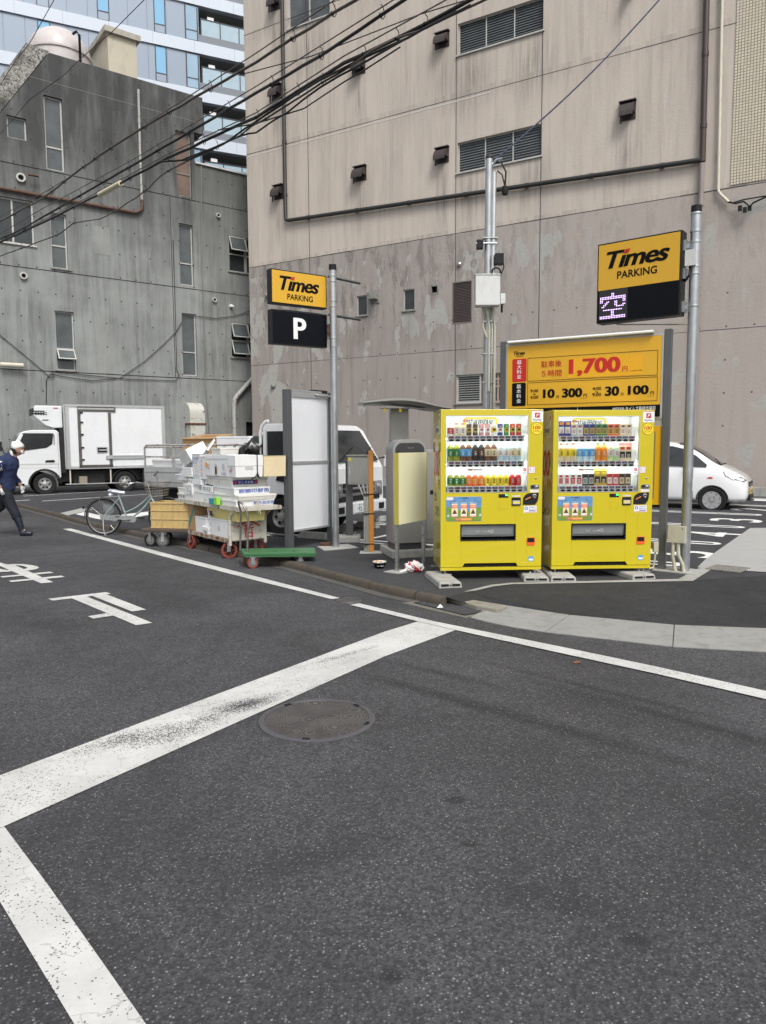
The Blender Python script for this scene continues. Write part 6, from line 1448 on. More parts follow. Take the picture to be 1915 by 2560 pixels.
g = MB(); g.box(1.165, 1.176, .1, .28, .47+z, .58+z, BLK); g.box(1.165, 1.176, FW-.28, FW-.1, .47+z, .58+z, BLK); g.build('fog_lamp', bp)
g = MB(); g.tube([(.86, FW, 1.35+z), (1.0, FW+.22, 1.4+z), (1.02, FW+.3, 1.4+z)], .014, BLK); g.box(.98, 1.04, FW+.22, FW+.42, 1.22+z, 1.42+z, WHT); g.tube([(.86, 0, 1.34+z), (1.02, -.16, 1.4+z)], .014, BLK); g.box(1.0, 1.05, -.26, -.12, 1.25+z, 1.6+z, BLK); g.build('mirror', cab, bevel=.015)
g = MB(); g.box(-3.3, .4, .4, .52, .5+z, .78+z, CHAS); g.box(-3.3, .4, FW-.52, FW-.4, .5+z, .78+z, CHAS); g.box(-1.6, -.5, .1, 1.5, .35+z, .72+z, CHAS); g.box(-3.2, -.4, .7, .8, .4+z, .8+z, CHAS); g.build('chassis', t)
GATE = M('grey_gate_paint', (.40, .41, .41), .4, .2, .1, 3, .4)
g = MB(); g.box(-3.34, -.40, 0, FW, .80+z, .88+z, CHAS); g.box(-3.34, -.40, -.02, .0, .84+z, .88+z, ALU); g.build('bed', t)
g = MB(); g.box(-3.34, -.42, -.02, .015, .88+z, 1.22+z, GATE); g.box(-3.3, -.45, -.028, -.018, .93+z, .95+z, ALU); g.box(-3.3, -.45, -.028, -.018, 1.12+z, 1.14+z, ALU); g.box(-3.34, -.42, FW-.015, FW+.02, .88+z, 1.22+z, GATE); g.box(-3.36, -3.33, 0, FW, .88+z, 1.22+z, GATE); g.build('side_gate', t)
RAILM = rusty('rusting_white_rail', (.38, .38, .37), .5, .5)
g = MB()
for y in (0, FW):
    g.tube([(-3.33, y, 1.2+z), (-3.33, y, 1.60+z), (-3.27, y, 1.64+z), (-.45, y, 1.64+z), (-.40, y, 1.60+z), (-.40, y, .9+z)], .018, RAILM, 8); g.box(-3.33, -.4, y-.012, y+.012, 1.40+z, 1.43+z, RAILM)
    for x in (-2.55, -1.75, -1.0): g.box(x-.015, x+.015, y-.018, y+.018, .92+z, 1.64+z, RAILM)
g.tube([(-3.33, 0, 1.60+z), (-3.33, FW, 1.60+z)], .018, RAILM, 8)
g.build('guard_rail', t, smooth=50)
g = MB()
for y in (.03, FW-.03): g.tube([(-.42, y, .9+z), (-.42, y, 1.85+z), (-.38, y, 1.97+z), (-.30, y, 2.04+z), (-.24, y, 2.05+z)], .03, WPAINT, 10)
g.tube([(-.42, .03, 1.8+z), (-.42, FW-.03, 1.8+z)], .025, WPAINT, 8); g.tube([(-.42, .03, 1.45+z), (-.42, FW-.03, 1.45+z)], .02, WPAINT, 8); g.build('cab_guard', t, smooth=50)
for x in (0, -2.35): wheel(t, x, 0.02, .38+z, .335, .21, RIMS); wheel(t, x, FW-.02, .38+z, .335, .21, RIMS, 1)
FBW = BE[1]
def in_frame(org, a, x, y): return (org[0]+x*math.cos(a)-y*math.sin(a), org[1]+x*math.sin(a)+y*math.cos(a))
# ---------------- pearl white hatchback
CWD = 1.66
t = thing('hatchback_car', 'pearl white hatchback parked nose right beside the mauve wall', 'car', (7.584, 16.842, L), BE[1])
S = [  # x, bottom z, belt z, half width at belt, top z, half width at top, shoulder fullness
    (.74, .34, .60, .52, .66, .42), (.70, .27, .70, .66, .78, .55), (.60, .23, .80, .76, .88, .62), (.40, .22, .88, .815, .98, .66), (.15, .22, .95, .83, 1.10, .68), (-.05, .22, 1.00, .83, 1.20, .66),
    (-.30, .22, 1.03, .83, 1.40, .62), (-.62, .22, 1.04, .83, 1.58, .59), (-1.0, .22, 1.05, .83, 1.66, .58), (-1.7, .22, 1.06, .83, 1.68, .58), (-2.4, .22, 1.07, .82, 1.65, .57), (-2.85, .24, 1.08, .79, 1.55, .55), (-3.1, .30, 1.05, .74, 1.25, .62), (-3.18, .36, .9, .68, 1.0, .6)]
cyv = CWD/2
def ring(s):
    x, zb, zbelt, hw, zt, ht = s
    pts = [(-hw*.90, zb), (-hw*.985, zb+.12), (-hw*1.0, (zb+zbelt)/2), (-hw*.985, zbelt), (-(hw*.25+ht*.75)*.99, zbelt+(zt-zbelt)*.62), (-ht*.97, zt-.05*(zt-zbelt)/.6-.005), (-ht*.82, zt), (-ht*.4, zt+.012)]
    pts = pts+[(-a, b) for a, b in reversed(pts)]
    return [(x, cyv+a, b+z) for a, b in pts]
g = MB(); g.loft([ring(s) for s in S], WGLOSS); body = g.build('body', t, smooth=60)
sub = body.modifiers.new('sub', 'SUBSURF'); sub.levels = sub.render_levels = 3
cut = MB()
for cx_ in (0, -2.5):
    for ya, yb in ((-.3, .26), (CWD-.26, CWD+.3)): cut.prism([(cx_+.355*math.cos(a), .30+z+.355*math.sin(a)) for a in [2*math.pi*i/48 for i in range(48)]], ya, yb, 'y', DARK)
cut = cut.build('cutter'); cut.parent = t
bo = body.modifiers.new('arch', 'BOOLEAN'); bo.operation = 'DIFFERENCE'; bo.object = cut; bo.solver = 'EXACT'
dg = bpy.context.evaluated_depsgraph_get(); me_ = bpy.data.meshes.new_from_object(body.evaluated_get(dg))
body.modifiers.clear(); old = body.data; body.data = me_; bpy.data.meshes.remove(old); me_.name = 'body'; bpy.data.objects.remove(cut)
me_.shade_smooth(); me_.set_sharp_from_angle(angle=R(50))
def sy(x, zz):     # flank surface of the car
    for a, b in zip(S[:-1], S[1:]):
        if b[0] <= x <= a[0]:
            f = (x-a[0])/(b[0]-a[0]); s = [a[i]+(b[i]-a[i])*f for i in range(6)]
            k = 0 if zz < s[2] else min(1, (zz-s[2])/(s[4]-s[2]))
            return cyv-(s[3]*(1-k*.78)+s[5]*.78*k)*.985
    return .05
def flank(mb, poly, off, mat, th=.012):
    pts = [(x, sy(x, zz)-off, zz+z) for x, zz in poly]; n_ = len(pts)
    pin = [(x, y+th, zz) for x, y, zz in pts]
    tri = geometry.tessellate_polygon([[Vector((p[0], p[1], 0)) for p in poly]])
    mb.add(pts+pin, [tuple(q) for q in tri]+[(i, (i+1) % n_, (i+1) % n_+n_, i+n_) for i in range(n_)], mat)
g = MB(); flank(g, [(-.50, 1.08), (-.50, 1.40), (-.66, 1.49), (-.90, 1.55), (-1.3, 1.57), (-1.35, 1.10)], .004, GLS); flank(g, [(-1.42, 1.10), (-1.40, 1.57), (-2.1, 1.56), (-2.3, 1.14)], .004, GLS); flank(g, [(-.45, 1.08), (-.44, 1.36), (-.38, 1.33), (-.13, 1.12), (-.14, 1.07)], .004, GLS); g.build('side_window', body)
def topz(x):
    for a, b in zip(S[:-1], S[1:]):
        if b[0] <= x <= a[0]: f = (x-a[0])/(b[0]-a[0]); return a[4]+(b[4]-a[4])*f, a[5]+(b[5]-a[5])*f
xs = [.12, -.05, -.30, -.55, -.80]
g = MB(); rows = []
for x in xs:
    tz, th = topz(x); rows.append([(x+.012, cyv+th*k*.86, tz+.020-.018*abs(k)**4+z) for k in (-1, -.5, 0, .5, 1)])
g.loft(rows, GLS, closed=False); ws = g.build('windscreen', body, smooth=60)
g = MB(); g.box(.06, .15, .3, 1.35, 1.10+z, 1.135+z, BLK); g.tube([(.12, .35, 1.14+z), (-.05, .9, 1.25+z)], .008, BLK, 5); g.build('wiper', body)
g = MB(); flank(g, [(.66, .74), (.44, .80), (.28, .90), (.22, .98), (.35, .95), (.56, .86), (.70, .77)], .012, LENS, .05); g.build('headlight', body)
g = MB(); flank(g, [(-.12, .82), (-.05, .845), (.02, .825), (-.04, .80)], .012, RED); g.build('side_marker', body)
g = MB(); g.box(.69, .755, cyv-.42, cyv+.42, .62+z, .72+z, BLK); g.box(.74, .765, cyv-.40, cyv+.40, .655+z, .675+z, CHROME); g.box(.70, .77, cyv-.48, cyv+.48, .30+z, .42+z, BLK); g.build('grille', body, bevel=.01)
g = MB(); g.box(.765, .78, cyv-.36, cyv-.03, .45+z, .60+z, M('yellow_plate', (.70, .45, .03), .4)); pm = TR(.7815, 0, 0) @ RZ(math.pi/2); text(g, '58-30', cyv-.33, cyv-.07, .47+z, .54+z, 0, INK, .02, mx=pm); g.build('number_plate', body)
g = MB(); flank(g, [(-.42, .28), (-.425, 1.04), (-.418, 1.04), (-.413, .28)], .006, INK); flank(g, [(-1.38, .28), (-1.385, 1.04), (-1.378, 1.04), (-1.373, .28)], .006, INK); g.build('door_gap', body)
g = MB(); flank(g, [(-1.30, .90), (-1.30, .925), (-1.12, .925), (-1.12, .90)], .02, WGLOSS, .02); g.build('door_handle', body)
g = MB(); g.lathe([(.001, -.10), (.07, -.08), (.09, 0), (.07, .07), (.001, .09)], WGLOSS, 12, TR(-.5, -.06, 1.12+z) @ Matrix.Diagonal((.7, 1, .75, 1))); g.build('mirror', body, smooth=60)
for x in (0, -2.5): wheel(t, x, .015, .31+z, .305, .18, CARRIM, hub=.66, kind='car'); wheel(t, x, CWD-.01, .31+z, .305, .18, CARRIM, 1, hub=.66, kind='car')
# ---------------- precast wheel stops
GS = 'precast wheel stops in the car park'
for px, py, rz, ln, lab in ((742, 1345, BE[1], .60, 'pale cement wheel stop under the flatbed truck behind the white board'), (885, 1318, BE[1], .5, 'pale cement wheel stop between the truck bumper and the orange post'), (947, 1305, BE[1]+R(60), .60, 'sloping pale wheel stop left of the payment machine'), (815, 1330, BE[1], .5, 'pale cement wheel stop just right of the galvanised pole base')):
    x, y = G(px, py, L); t = thing('wheel_stop', lab, 'wheel stop', (x, y, L+.002), rz, GS)
    g = MB(); g.loft([[(0, 0, 0), (ln, 0, 0), (ln, .14, 0), (0, .14, 0)], [(.05, .03, .11), (ln-.05, .03, .11), (ln-.05, .11, .11), (.05, .11, .11)]], BLK_C); g.build('block', t, bevel=.01)
# ================================================================ BICYCLE
t = thing('bicycle', 'pale green city bicycle with wire basket and plastic wrapped saddle beside the kerb', 'bicycle', (-5.13, 13.38, 0), R(-4))
BF = M('pale_green_bicycle_paint', (.34, .44, .42), .3, .3, .08, 6, .15)
wr = .335
def bwheel(x, y=0, steer=0):
    mx = TR(x, y, wr) @ RZ(steer) @ RX(math.pi/2)
    g = MB(); g.lathe([(wr, -.012), (wr+.004, 0), (wr, .012), (wr-.026, .012), (wr-.030, 0), (wr-.026, -.012), (wr, -.012)], RUB, 56, mx); o = g.build('wheel', t, smooth=60)
    g = MB(); g.lathe([(wr-.028, -.011), (wr-.028, .011), (wr-.045, .009), (wr-.045, -.009), (wr-.028, -.011)], CHROME, 56, mx); g.lathe([(.001, -.04), (.018, -.04), (.018, .04), (.001, .04)], CHROME, 12, mx)
    for i in range(28):
        a = i*2*math.pi/28; s_ = .03 if i % 2 else -.03; b = a+(.35 if i % 4 < 2 else -.35)
        p0 = mx @ Vector((.018*math.cos(b), .018*math.sin(b), s_)); p1 = mx @ Vector(((wr-.04)*math.cos(a), (wr-.04)*math.sin(a), 0)); g.tube([p0, p1], .0013, CHROME, 4, False)
    g.build('rim', o)
    return o
bwheel(0); bwheel(1.19, .02, R(10))
g = MB()
def tb(p, r, m=BF, sg=10): g.tube(p, r, m, sg)
tb([(.44, 0, .30), (.30, 0, .72)], .015); tb([(.88, 0, .76), (.915, .005, .68)], .019)
def curve(p0, p1, p2, n=8): return [tuple(Vector(p0)*(1-t_)**2+Vector(p1)*2*t_*(1-t_)+Vector(p2)*t_**2) for t_ in [i/n for i in range(n+1)]]
tb(curve((.89, 0, .74), (.68, 0, .50), (.40, 0, .42)), .013); tb(curve((.91, 0, .69), (.72, 0, .40), (.46, 0, .30)), .017)
for y in (-.045, .045): tb([(.44, y*.5, .30), (0, y, wr)], .009); tb([(.31, y*.4, .68), (0, y, wr)], .008)
for y in (-.045, .045): tb([(.92, y*.4, .67), (1.04, y, .50), (1.19, y+.02, wr)], .010, CHROME)
g.build('frame', t, smooth=60)
g = MB(); P = [(.895, 0, .74), (.85, 0, .93), (.83, 0, .96)]; g.tube(P, .011, CHROME, 8)
g.tube([(.48, -.22, .93), (.56, -.24, .955), (.68, -.17, .97), (.80, -.04, .955), (.84, .06, .97), (.90, .16, 1.06), (.93, .22, 1.12)], .010, CHROME, 8); hb = g.build('handlebar', t, smooth=60)
g = MB(); g.tube([(.44, -.215, .915), (.55, -.235, .952)], .017, M('grip_brown', (.09, .07, .055), .7), 8); g.tube([(.905, .17, 1.07), (.95, .25, 1.16)], .017, MATS['grip_brown'], 8); g.build('grip', hb)
g = MB(); g.tube([(.66, -.2, .96), (.60, -.27, .92), (.52, -.28, .86)], .006, CHROME, 5); g.tube([(.9, .2, 1.06), (.97, .24, 1.03)], .006, CHROME, 5); g.tube([(.66, -.18, .96), (.80, -.12, 1.06), (.92, -.02, .95), (.91, 0, .72)], .003, BLK, 5); g.tube([(.88, .1, 1.04), (1.0, .05, 1.12), (1.05, 0, .95), (.93, 0, .70)], .003, BLK, 5); g.build('brake_lever', hb)
# basket of wire
g = MB(); WIRE = M('rusty_basket_wire', (.30, .27, .22), .5, .5, .3, 20, .3)
def bpt(u, v, h): k = 1-.22*(1-h); return (.78+.40*(u-.5)*k+.24, .02+.30*(v-.5)*k, .70+.25*h+.03*u)
for i in range(9):
    for v in (0, 1): g.tube([bpt(i/8, v, 0), bpt(i/8, v, 1)], .0022, WIRE, 4, False)
    g.tube([bpt(i/8, 0, 0), bpt(i/8, 1, 0)], .0022, WIRE, 4, False)
for i in range(7):
    for u in (0, 1): g.tube([bpt(u, i/6, 0), bpt(u, i/6, 1)], .0022, WIRE, 4, False)
for h in (0, .2, .4, .6, .8, 1): g.tube([bpt(0, 0, h), bpt(1, 0, h), bpt(1, 1, h), bpt(0, 1, h), bpt(0, 0, h)], .0045 if h in (0, 1) else .0024, WIRE, 4, False)
g.build('basket', t)
# saddle with foil like cover
g = MB(); rings = []
for i in range(9):
    s_ = i/8; x = .14+.28*s_; w_ = .085*(1-s_)**.8+.022; rings.append([(x, w_*math.cos(a), .80+.02*math.cos(s_*3)+(.028 if math.sin(a) > 0 else .045)*math.sin(a)) for a in [2*math.pi*k/12 for k in range(12)]])
g.loft(rings, M('silvery_plastic_wrap', (.50, .55, .60), .18, .4, .35, 30, 0, .8, 40)); g.build('saddle', t, smooth=60)
g = MB(); g.lathe([(.03, 0), (.05, .02), (.035, .05), (.001, .06)], MATS['silvery_plastic_wrap'], 7, TR(.17, -.05, .72)); g.build('knotted_wrap', t)
g = MB(); g.tube([(.30, 0, .72), (.285, 0, .79)], .012, CHROME); g.build('seat_post', t)
g = MB(); g.box(-.35, .16, -.06, .06, .715, .733, M('dark_rack_board', (.045, .042, .04), .6, 0, .2, 6)); 
for y in (-.06, .06): g.tube([(-.05, y, .72), (0, y*.8, wr)], .005, CHROME, 5)
g.build('rear_rack', t)
g = MB(); fr_r = wr+.022
pts = [[(fr_r*math.cos(a)+.0, y, wr+fr_r*math.sin(a)) for a in [math.radians(20+170*i/20) for i in range(21)]] for y in (-.025, -.012, .012, .025)]
for j in (1, 2): pts[j] = [(x*1.02, y, wr+(zz-wr)*1.02) for x, y, zz in pts[j]]
g.loft(pts, M('grey_mudguard', (.30, .31, .31), .35, .5, .1, 8), closed=False); g.build('mudguard', t, smooth=60); g = MB()
p2 = [[(1.19+fr_r*math.cos(a), y+.02, wr+fr_r*math.sin(a)) for a in [math.radians(40+130*i/14) for i in range(15)]] for y in (-.025, -.012, .012, .025)]
g.loft(p2, MATS['grey_mudguard'], closed=False); g.build('mudguard', t, smooth=60); g = MB(); g.box(-.385, -.365, -.02, .02, .48, .53, BLK); g.build('reflector', t)
g = MB(); pl = [(.58+.055*math.cos(a), .30+.06*math.sin(a)) for a in [R(-90+180*i/8) for i in range(9)]]+[(.0+.045*math.cos(a), .335+.045*math.sin(a)) for a in [R(90+180*i/8) for i in range(9)]]
g.prism(pl, -.062, -.038, 'y', M('silver_chain_case', (.40, .42, .42), .3, .5, .08, 5, .15)); g.box(.24, .33, -.0635, -.062, .335, .352, BLK); g.build('chain_case', t, bevel=.006)
g = MB(); g.tube([(.505, .06, .295), (.65, .07, .30)], .009, CHROME); g.box(.60, .72, .06, .13, .295, .315, BLK); g.build('pedal', t)
g = MB(); g.tube([(.505, -.075, .295), (.36, -.075, .285)], .009, CHROME); g.box(.31, .39, -.14, -.075, .275, .295, BLK); g.lathe([(.025, 0), (.025, .01), (.001, .012)], CHROME, 12, TR(.505, -.066, .295) @ RX(math.pi/2)); g.build('pedal', t)
g = MB(); g.tube([(.01, -.05, wr-.03), (.03, -.09, .12), (.055, -.10, .01)], .008, CHROME); g.tube([(.055, -.10, .01), (.09, -.10, .008)], .008, CHROME); g.build('kickstand', t)
g = MB(); g.prism([(.02, .30), (.18, .42), (.20, .60), (.12, .66), (.0, .64)], .028, .032, 'y', plain('skirt_guard', (.20, .21, .22), .4)); g.build('skirt_guard', t)
# ================================================================ TROLLEYS
def castor(parent, x, y, r, w, mat, rz=0, top=.2, name='wheel', spokes=False):
    mx = TR(x, y, r) @ RZ(rz) @ RX(math.pi/2)
    g = MB(); g.lathe([(r*.72, -w/2), (r, -w/2), (r, w/2), (r*.72, w/2), (r*.70, w/2-.004), (r*.70, -w/2+.004), (r*.72, -w/2)], mat, 26, mx)
    if spokes:
        for i in range(5): a = i*1.2566; g.tube([mx @ Vector((0, 0, 0)), mx @ Vector((r*.75*math.cos(a), r*.75*math.sin(a), 0))], .010, mat, 5)
        g.lathe([(.028, -w/2), (.028, w/2)], M('greasy_hub', (.10, .10, .10), .5, .5), 10, mx)
    else: g.lathe([(r*.72, -w*.3), (r*.72, w*.3)], M('dull_hub_metal', (.25, .25, .24), .45, .6, .2, 15, .4), 20, mx)
    o = g.build(name, parent, smooth=40)
    g = MB(); m2 = TR(x, y, 0) @ RZ(rz)
    for s_ in (-1, 1): g.box(-.025, .025, s_*(w/2+.008)-.003, s_*(w/2+.008)+.003, r-.02, top, MATS.get('fork', GALV), m2)
    g.box(-.04, .04, -w/2-.014, w/2+.014, top-.01, top, GALV, m2); g.build('fork', o); return o
WOODD = M('dark_worn_wood', (.09, .065, .05), .85, 0, .35, 7, .5, .4, 30, dcol=(.04, .03, .025))
t = thing('wooden_dolly', 'low dark wooden dolly carrying a yellow crate behind the white box cart', 'dolly', (-3.93, 11.80, 0), R(-14))
g = MB(); g.box(0, 1.05, 0, .62, .245, .30, WOODD); g.build('deck', t, bevel=.012)
for x, y, rz in ((.13, .07, 0), (.33, .10, .5), (.92, .08, .2), (.15, .52, 0), (.9, .52, .4)): castor(t, x, y, .105 if x != .33 else .098, .045, RUB if x != .33 else M('grey_castor', (.07, .07, .07), .6), rz, .245)
def crate(name, w_, d_, h, col, parent=None):
    g = MB(); th = .012
    g.box(0, w_, 0, d_, 0, th, col)
    for (a, b, c, e) in ((0, w_, 0, th), (0, w_, d_-th, d_), (0, th, th, d_-th), (w_-th, w_, th, d_-th)): g.box(a, b, c, e, th, h, col)
    for zz in (.0, .33*h, .66*h, h-.025): g.box(-.012, w_+.012, -.012, 0, zz, zz+.014 if zz < h-.03 else h, col); g.box(w_, w_+.012, -.012, d_, zz, zz+.014 if zz < h-.03 else h, col); g.box(-.012, 0, 0, d_, zz, zz+.014 if zz < h-.03 else h, col)
    n_ = int(w_/.09)
    for i in range(n_+1): x = w_*i/n_; g.box(x-.004, x+.004, -.010, 0, 0, h, col)
    n_ = int(d_/.09)
    for i in range(n_+1): y = d_*i/n_; g.box(w_, w_+.010, y-.004, y+.004, 0, h, col)
    return g.build(name, parent, bevel=.003)
YC = M('dull_yellow_crate_plastic', (.50, .36, .15), .55, 0, .14, 4, .4, dcol=(.30, .19, .07))
def put(o, org, a, x, y, z_, rz=0): p = in_frame(org, a, x, y); o.location = (p[0], p[1], z_); o.rotation_euler = (0, 0, a+rz); return o
o = crate('fish_crate', .66, .44, .42, YC); put(o, (-3.93, 11.80), R(-14), .16, .06, .302, R(3)); tag(o, 'large dull yellow plastic crate on the wooden dolly behind the bicycle', 'crate')
# ---- big two-deck cart
CT = ((-2.19, 10.40), math.atan2(-.8, .6))
CTW = rusty('chipped_cream_cart_paint', (.56, .54, .47), .42, .6, 0, 7)
t = thing('fish_market_cart', 'two deck white market cart with red iron wheels piled with polystyrene boxes', 'cart', (-2.19, 10.40, 0), CT[1])
g = MB(); g.box(-1.96, .0, 0, .56, .255, .285, rusty('worn_deck_boards', (.42, .34, .25), .6, .8)); g.box(-1.97, .01, -.02, .0, .235, .29, rusty('rust_edge_steel', (.45, .38, .30), .75, .8)); g.box(-1.97, -1.94, 0, .56, .235, .288, MATS['rust_edge_steel']); g.build('lower_deck', t)
g = MB(); g.prism([(-1.98, -.02), (-1.98, .60), (.33, .66), (.30, -.02)], .738, .768, 'z', CTW); g.box(-1.98, .30, -.032, -.019, .715, .772, CTW); g.prism([(-.02, -.0), (.66, -.0), (.66, .05), (-.02, .05)], .300, .330, 'x', CTW, TR(0, 0, .715)); g.build('upper_deck', t)
for x, y in ((-1.95, 0), (-1.95, .54)): g = MB(); g.box(x-.018, x+.018, y-.018, y+.018, .235, .74, CTW); g.build('post', t)
for y in (.0, .56): g = MB(); g.tube([(.0, y, .20), (.0, y, .58), (.04, y, .64), (.22, y, .735)], .024, CTW, 8); g.build('post', t)
g = MB(); g.box(.0, .018, .02, .55, .27, .60, CTW); ep = g.build('end_panel', t)
g = MB(); pm = TR(.019, .285, 0) @ RZ(math.pi/2)
g.prism([(-.20, .46), (0, .575), (.20, .46), (.155, .46), (0, .545), (-.155, .46)], -.001, .0, 'y', RED, pm); text(g, '哲', -.085, .085, .30, .50, -.0015, RED, .03, mx=pm); g.build('emblem', ep)
RW = rusty('oxide_red_wheel', (.24, .045, .03), .35, .7)
for x, y, rz in ((-1.42, .0, .06), (-.14, .05, .95), (-1.42, .52, 0), (-.16, .50, .6), (-.80, .50, .2)): castor(t, x, y, .118, .05, RW, rz, .24, spokes=True)
# ---- polystyrene boxes
def foam(x0, x1, y0, y1, z0, z1, label, mat=FOAM, lid=.25, opn=False, dents=0, marks=(), tilt=None, group='polystyrene boxes on the market cart', fr=CT, jit=.03, rim=None):
    w_, d_, h = x1-x0, y1-y0, z1-z0-.002
    g = MB(); b = .022; k = .97
    if opn:
        th = .028
        g.box(0, w_, 0, d_, 0, th, mat)
        for (a, b_, c, e) in ((0, w_, 0, th), (0, w_, d_-th, d_), (0, th, th, d_-th), (w_-th, w_, th, d_-th)): g.box(a, b_, c, e, th, h, mat)
    else:
        hl = h*(1-lid)
        g.loft([[(w_*(1-k)/2, d_*(1-k)/2, 0), (w_*(1+k)/2, d_*(1-k)/2, 0), (w_*(1+k)/2, d_*(1+k)/2, 0), (w_*(1-k)/2, d_*(1+k)/2, 0)], [(0, 0, hl), (w_, 0, hl), (w_, d_, hl), (0, d_, hl)]], mat)
        e_ = .004
        g.box(-e_, w_+e_, -e_, d_+e_, hl+.004, h, mat); g.box(.004, w_-.004, .004, d_-.004, hl, hl+.004, M('foam_seam', (.35, .35, .34), .8))
    for i in range(dents):
        c_ = w_*(i+.5)/dents; dw = min(.04, w_/dents*.3); g.box(c_-dw, c_+dw, -.0025, .01, h*.35, h*.60, M('foam_recess', (.50, .505, .50), .8))
    if dents: g.box(w_-.005, w_+.003, d_*.35, d_*.65, h*.35, h*.6, MATS['foam_recess'])
    for (face, s_, a, b_, c, e, ink, *o_) in marks:
        sh = o_[0] if o_ else 0
        if face == 'f': text(g, s_, w_*a, w_*b_, h*c, h*e, -.0065, ink, .0, sh)
        else: text(g, s_, d_*a, d_*b_, h*c, h*e, 0, ink, .01, sh, mx=TR(w_+.0065, 0, 0) @ RZ(math.pi/2))
    o = g.build('polystyrene_box', None, bevel=.006 if not opn else .005)
    tag(o, label, 'polystyrene box', group)
    org, a = fr; p = in_frame(org, a, x0, y0); o.location = (p[0], p[1], z0); o.rotation_euler = (*(tilt or (0, 0)), a+random.uniform(-jit, jit))
    return o
T0 = .772
foam(-.57, .22, .0, .60, T0, .86, 'flat box with blue writing, lowest at the right end of the cart top', lid=.3, marks=[('r', '鮮魚直送便', .45, 1.0, .25, .8, BLUE)])
foam(-.60, .26, .0, .60, .86, .935, 'flat plain box directly on the lowest right box of the cart', FOAM2, lid=.4)
foam(-.58, .16, .02, .58, .935, 1.045, 'box with large blue printed writing in the middle of the right stack', lid=.3, marks=[('r', '銀鱗印鮮魚', .12, .98, .2, .75, BLUE), ('f', '4', .05, .09, .2, .6, RED)])
lb = foam(-.78, .10, .02, .58, 1.045, 1.185, 'box with a dark blue printed label under the row of upright boxes', FOAM2, lid=.3, dents=1)
g = MB(); pm = TR(.88+.008, 0, 0) @ RZ(math.pi/2); g.box(.02, .40, -.001, .001, .035, .095, NV, pm); text(g, 'かしきお魚', .10, .33, .045, .085, -.002, WHT, .01, mx=pm); g.lathe([(.022, 0), (.001, .001)], RED, 12, pm @ TR(.055, -.001, .065) @ RX(math.pi/2)); g.lathe([(.022, 0), (.001, .001)], RED, 12, pm @ TR(.37, -.001, .065) @ RX(math.pi/2)); g.build('printed_label', lb)
names = ['upright box with an orange price tag, first of the row of upright boxes', 'upright box with a brown tape mark, second of the row of upright boxes', 'upright box with small blue scribble, third of the row of upright boxes', 'upright strapped box with pink scribble whose lid faces right on top of the cart']
for i in range(4):
    o = foam(-.76+.26*i, -.508+.26*i, -.02, .40, 1.187, 1.50-.005*abs(i-2), names[i], lid=.2 if i < 3 else .5, dents=1, jit=.006, marks=[(), (), [('f', 'ロP2', .2, .8, .06, .18, BLUE, .2)], [('f', 'ゆ', .25, .6, .2, .36, RED, .2)]][i] or ())
    if i == 0: g = MB(); g.box(.03, .08, -.008, .0, .13, .19, OR); g.build('price_tag', o)
    if i == 1: g = MB(); g.box(.10, .15, -.008, 0, .03, .14, BRN); g.build('tape_mark', o)
    if i == 3:
        g = MB()
        for q_ in (.33,): g.box(.262, .267, q_-.006, q_+.006, -.002, .312, BLK); g.box(-.0, .267, q_-.006, q_+.006, .311, .316, BLK)
        g.tube([(.27, .33, .06), (.30, .31, .02), (.285, .35, -.02), (.27, .33, .06), (.30, .28, .0), (.28, .22, -.03)], .008, BLK, 5); g.build('strap', o)
foam(-.0, .30, .405, .76, 1.187, 1.48, 'yellowed box at the far right top of the cart load', M('yellowed_polystyrene', (.72, .60, .38), .7, 0, .1, 6, .3, dcol=(.55, .42, .22)), lid=.0, jit=.006)
foam(-1.26, -.93, .0, .5, T0, .935, 'plain white box standing low in the middle of the cart top', lid=.2)
foam(-.91, -.60, .0, .5, T0, .93, 'white box with a small black scribble left of the blue tubs', lid=.2, marks=[('f', 'てべ', .1, .4, .1, .3, INK)])
foam(-1.30, -.62, .02, .5, .937, 1.03, 'shallow open box with black numbers in the middle stack', opn=True, marks=[('f', '⑤ カ 5.3', .3, .9, .2, .8, INK)])
foam(-1.48, -.98, .0, .5, 1.032, 1.118, 'shallow open tray box under the tall scribbled box', opn=True, marks=[('f', 'アイ', .05, .35, .2, .7, INK)])
foam(-.95, -.66, .05, .45, 1.032, 1.10, 'small open box tipped to one side in the middle stack', opn=True, tilt=(0, R(-14)))
foam(-1.30, -.765, -.0, .42, 1.122, 1.46, 'tall box covered with blue numbers and pink writing along its side', lid=.0, marks=[('f', '76 46 990', .02, .45, .84, .98, BLUE), ('f', '21 15 12', .02, .5, .04, .18, TEAL), ('f', '10 13', .05, .35, .68, .8, BLUE), ('f', 'さ', .62, .72, .74, .9, PINK), ('f', 'ば', .62, .72, .54, .7, PINK), ('f', '特', .62, .72, .34, .5, PINK), ('f', '選', .62, .72, .12, .3, PINK), ('f', '三ノ', .2, .5, .3, .6, SIL)])
foam(-1.95, -1.30, .0, .5, T0, .865, 'flat box with black marks at the bottom left of the cart top', marks=[('f', '415 41', .05, .5, .2, .8, INK)])
foam(-1.98, -1.64, .02, .45, .867, .955, 'flat plain box at the left end, second layer of the cart top', FOAM2)
foam(-1.61, -1.30, -.02, .45, .867, 1.03, 'box with a deep handle slot in the left stack', dents=1, marks=[('f', '5', .75, .9, .1, .4, INK)])
foam(-1.86, -1.63, .05, .42, .957, 1.075, 'narrow grey white box in the left stack between two wider ones', FOAM2, lid=0)
foam(-2.02, -1.62, .0, .42, 1.077, 1.17, 'short box with pale blue marks overhanging the left end of the cart', marks=[('f', '3F', .1, .3, .2, .7, SB_)])
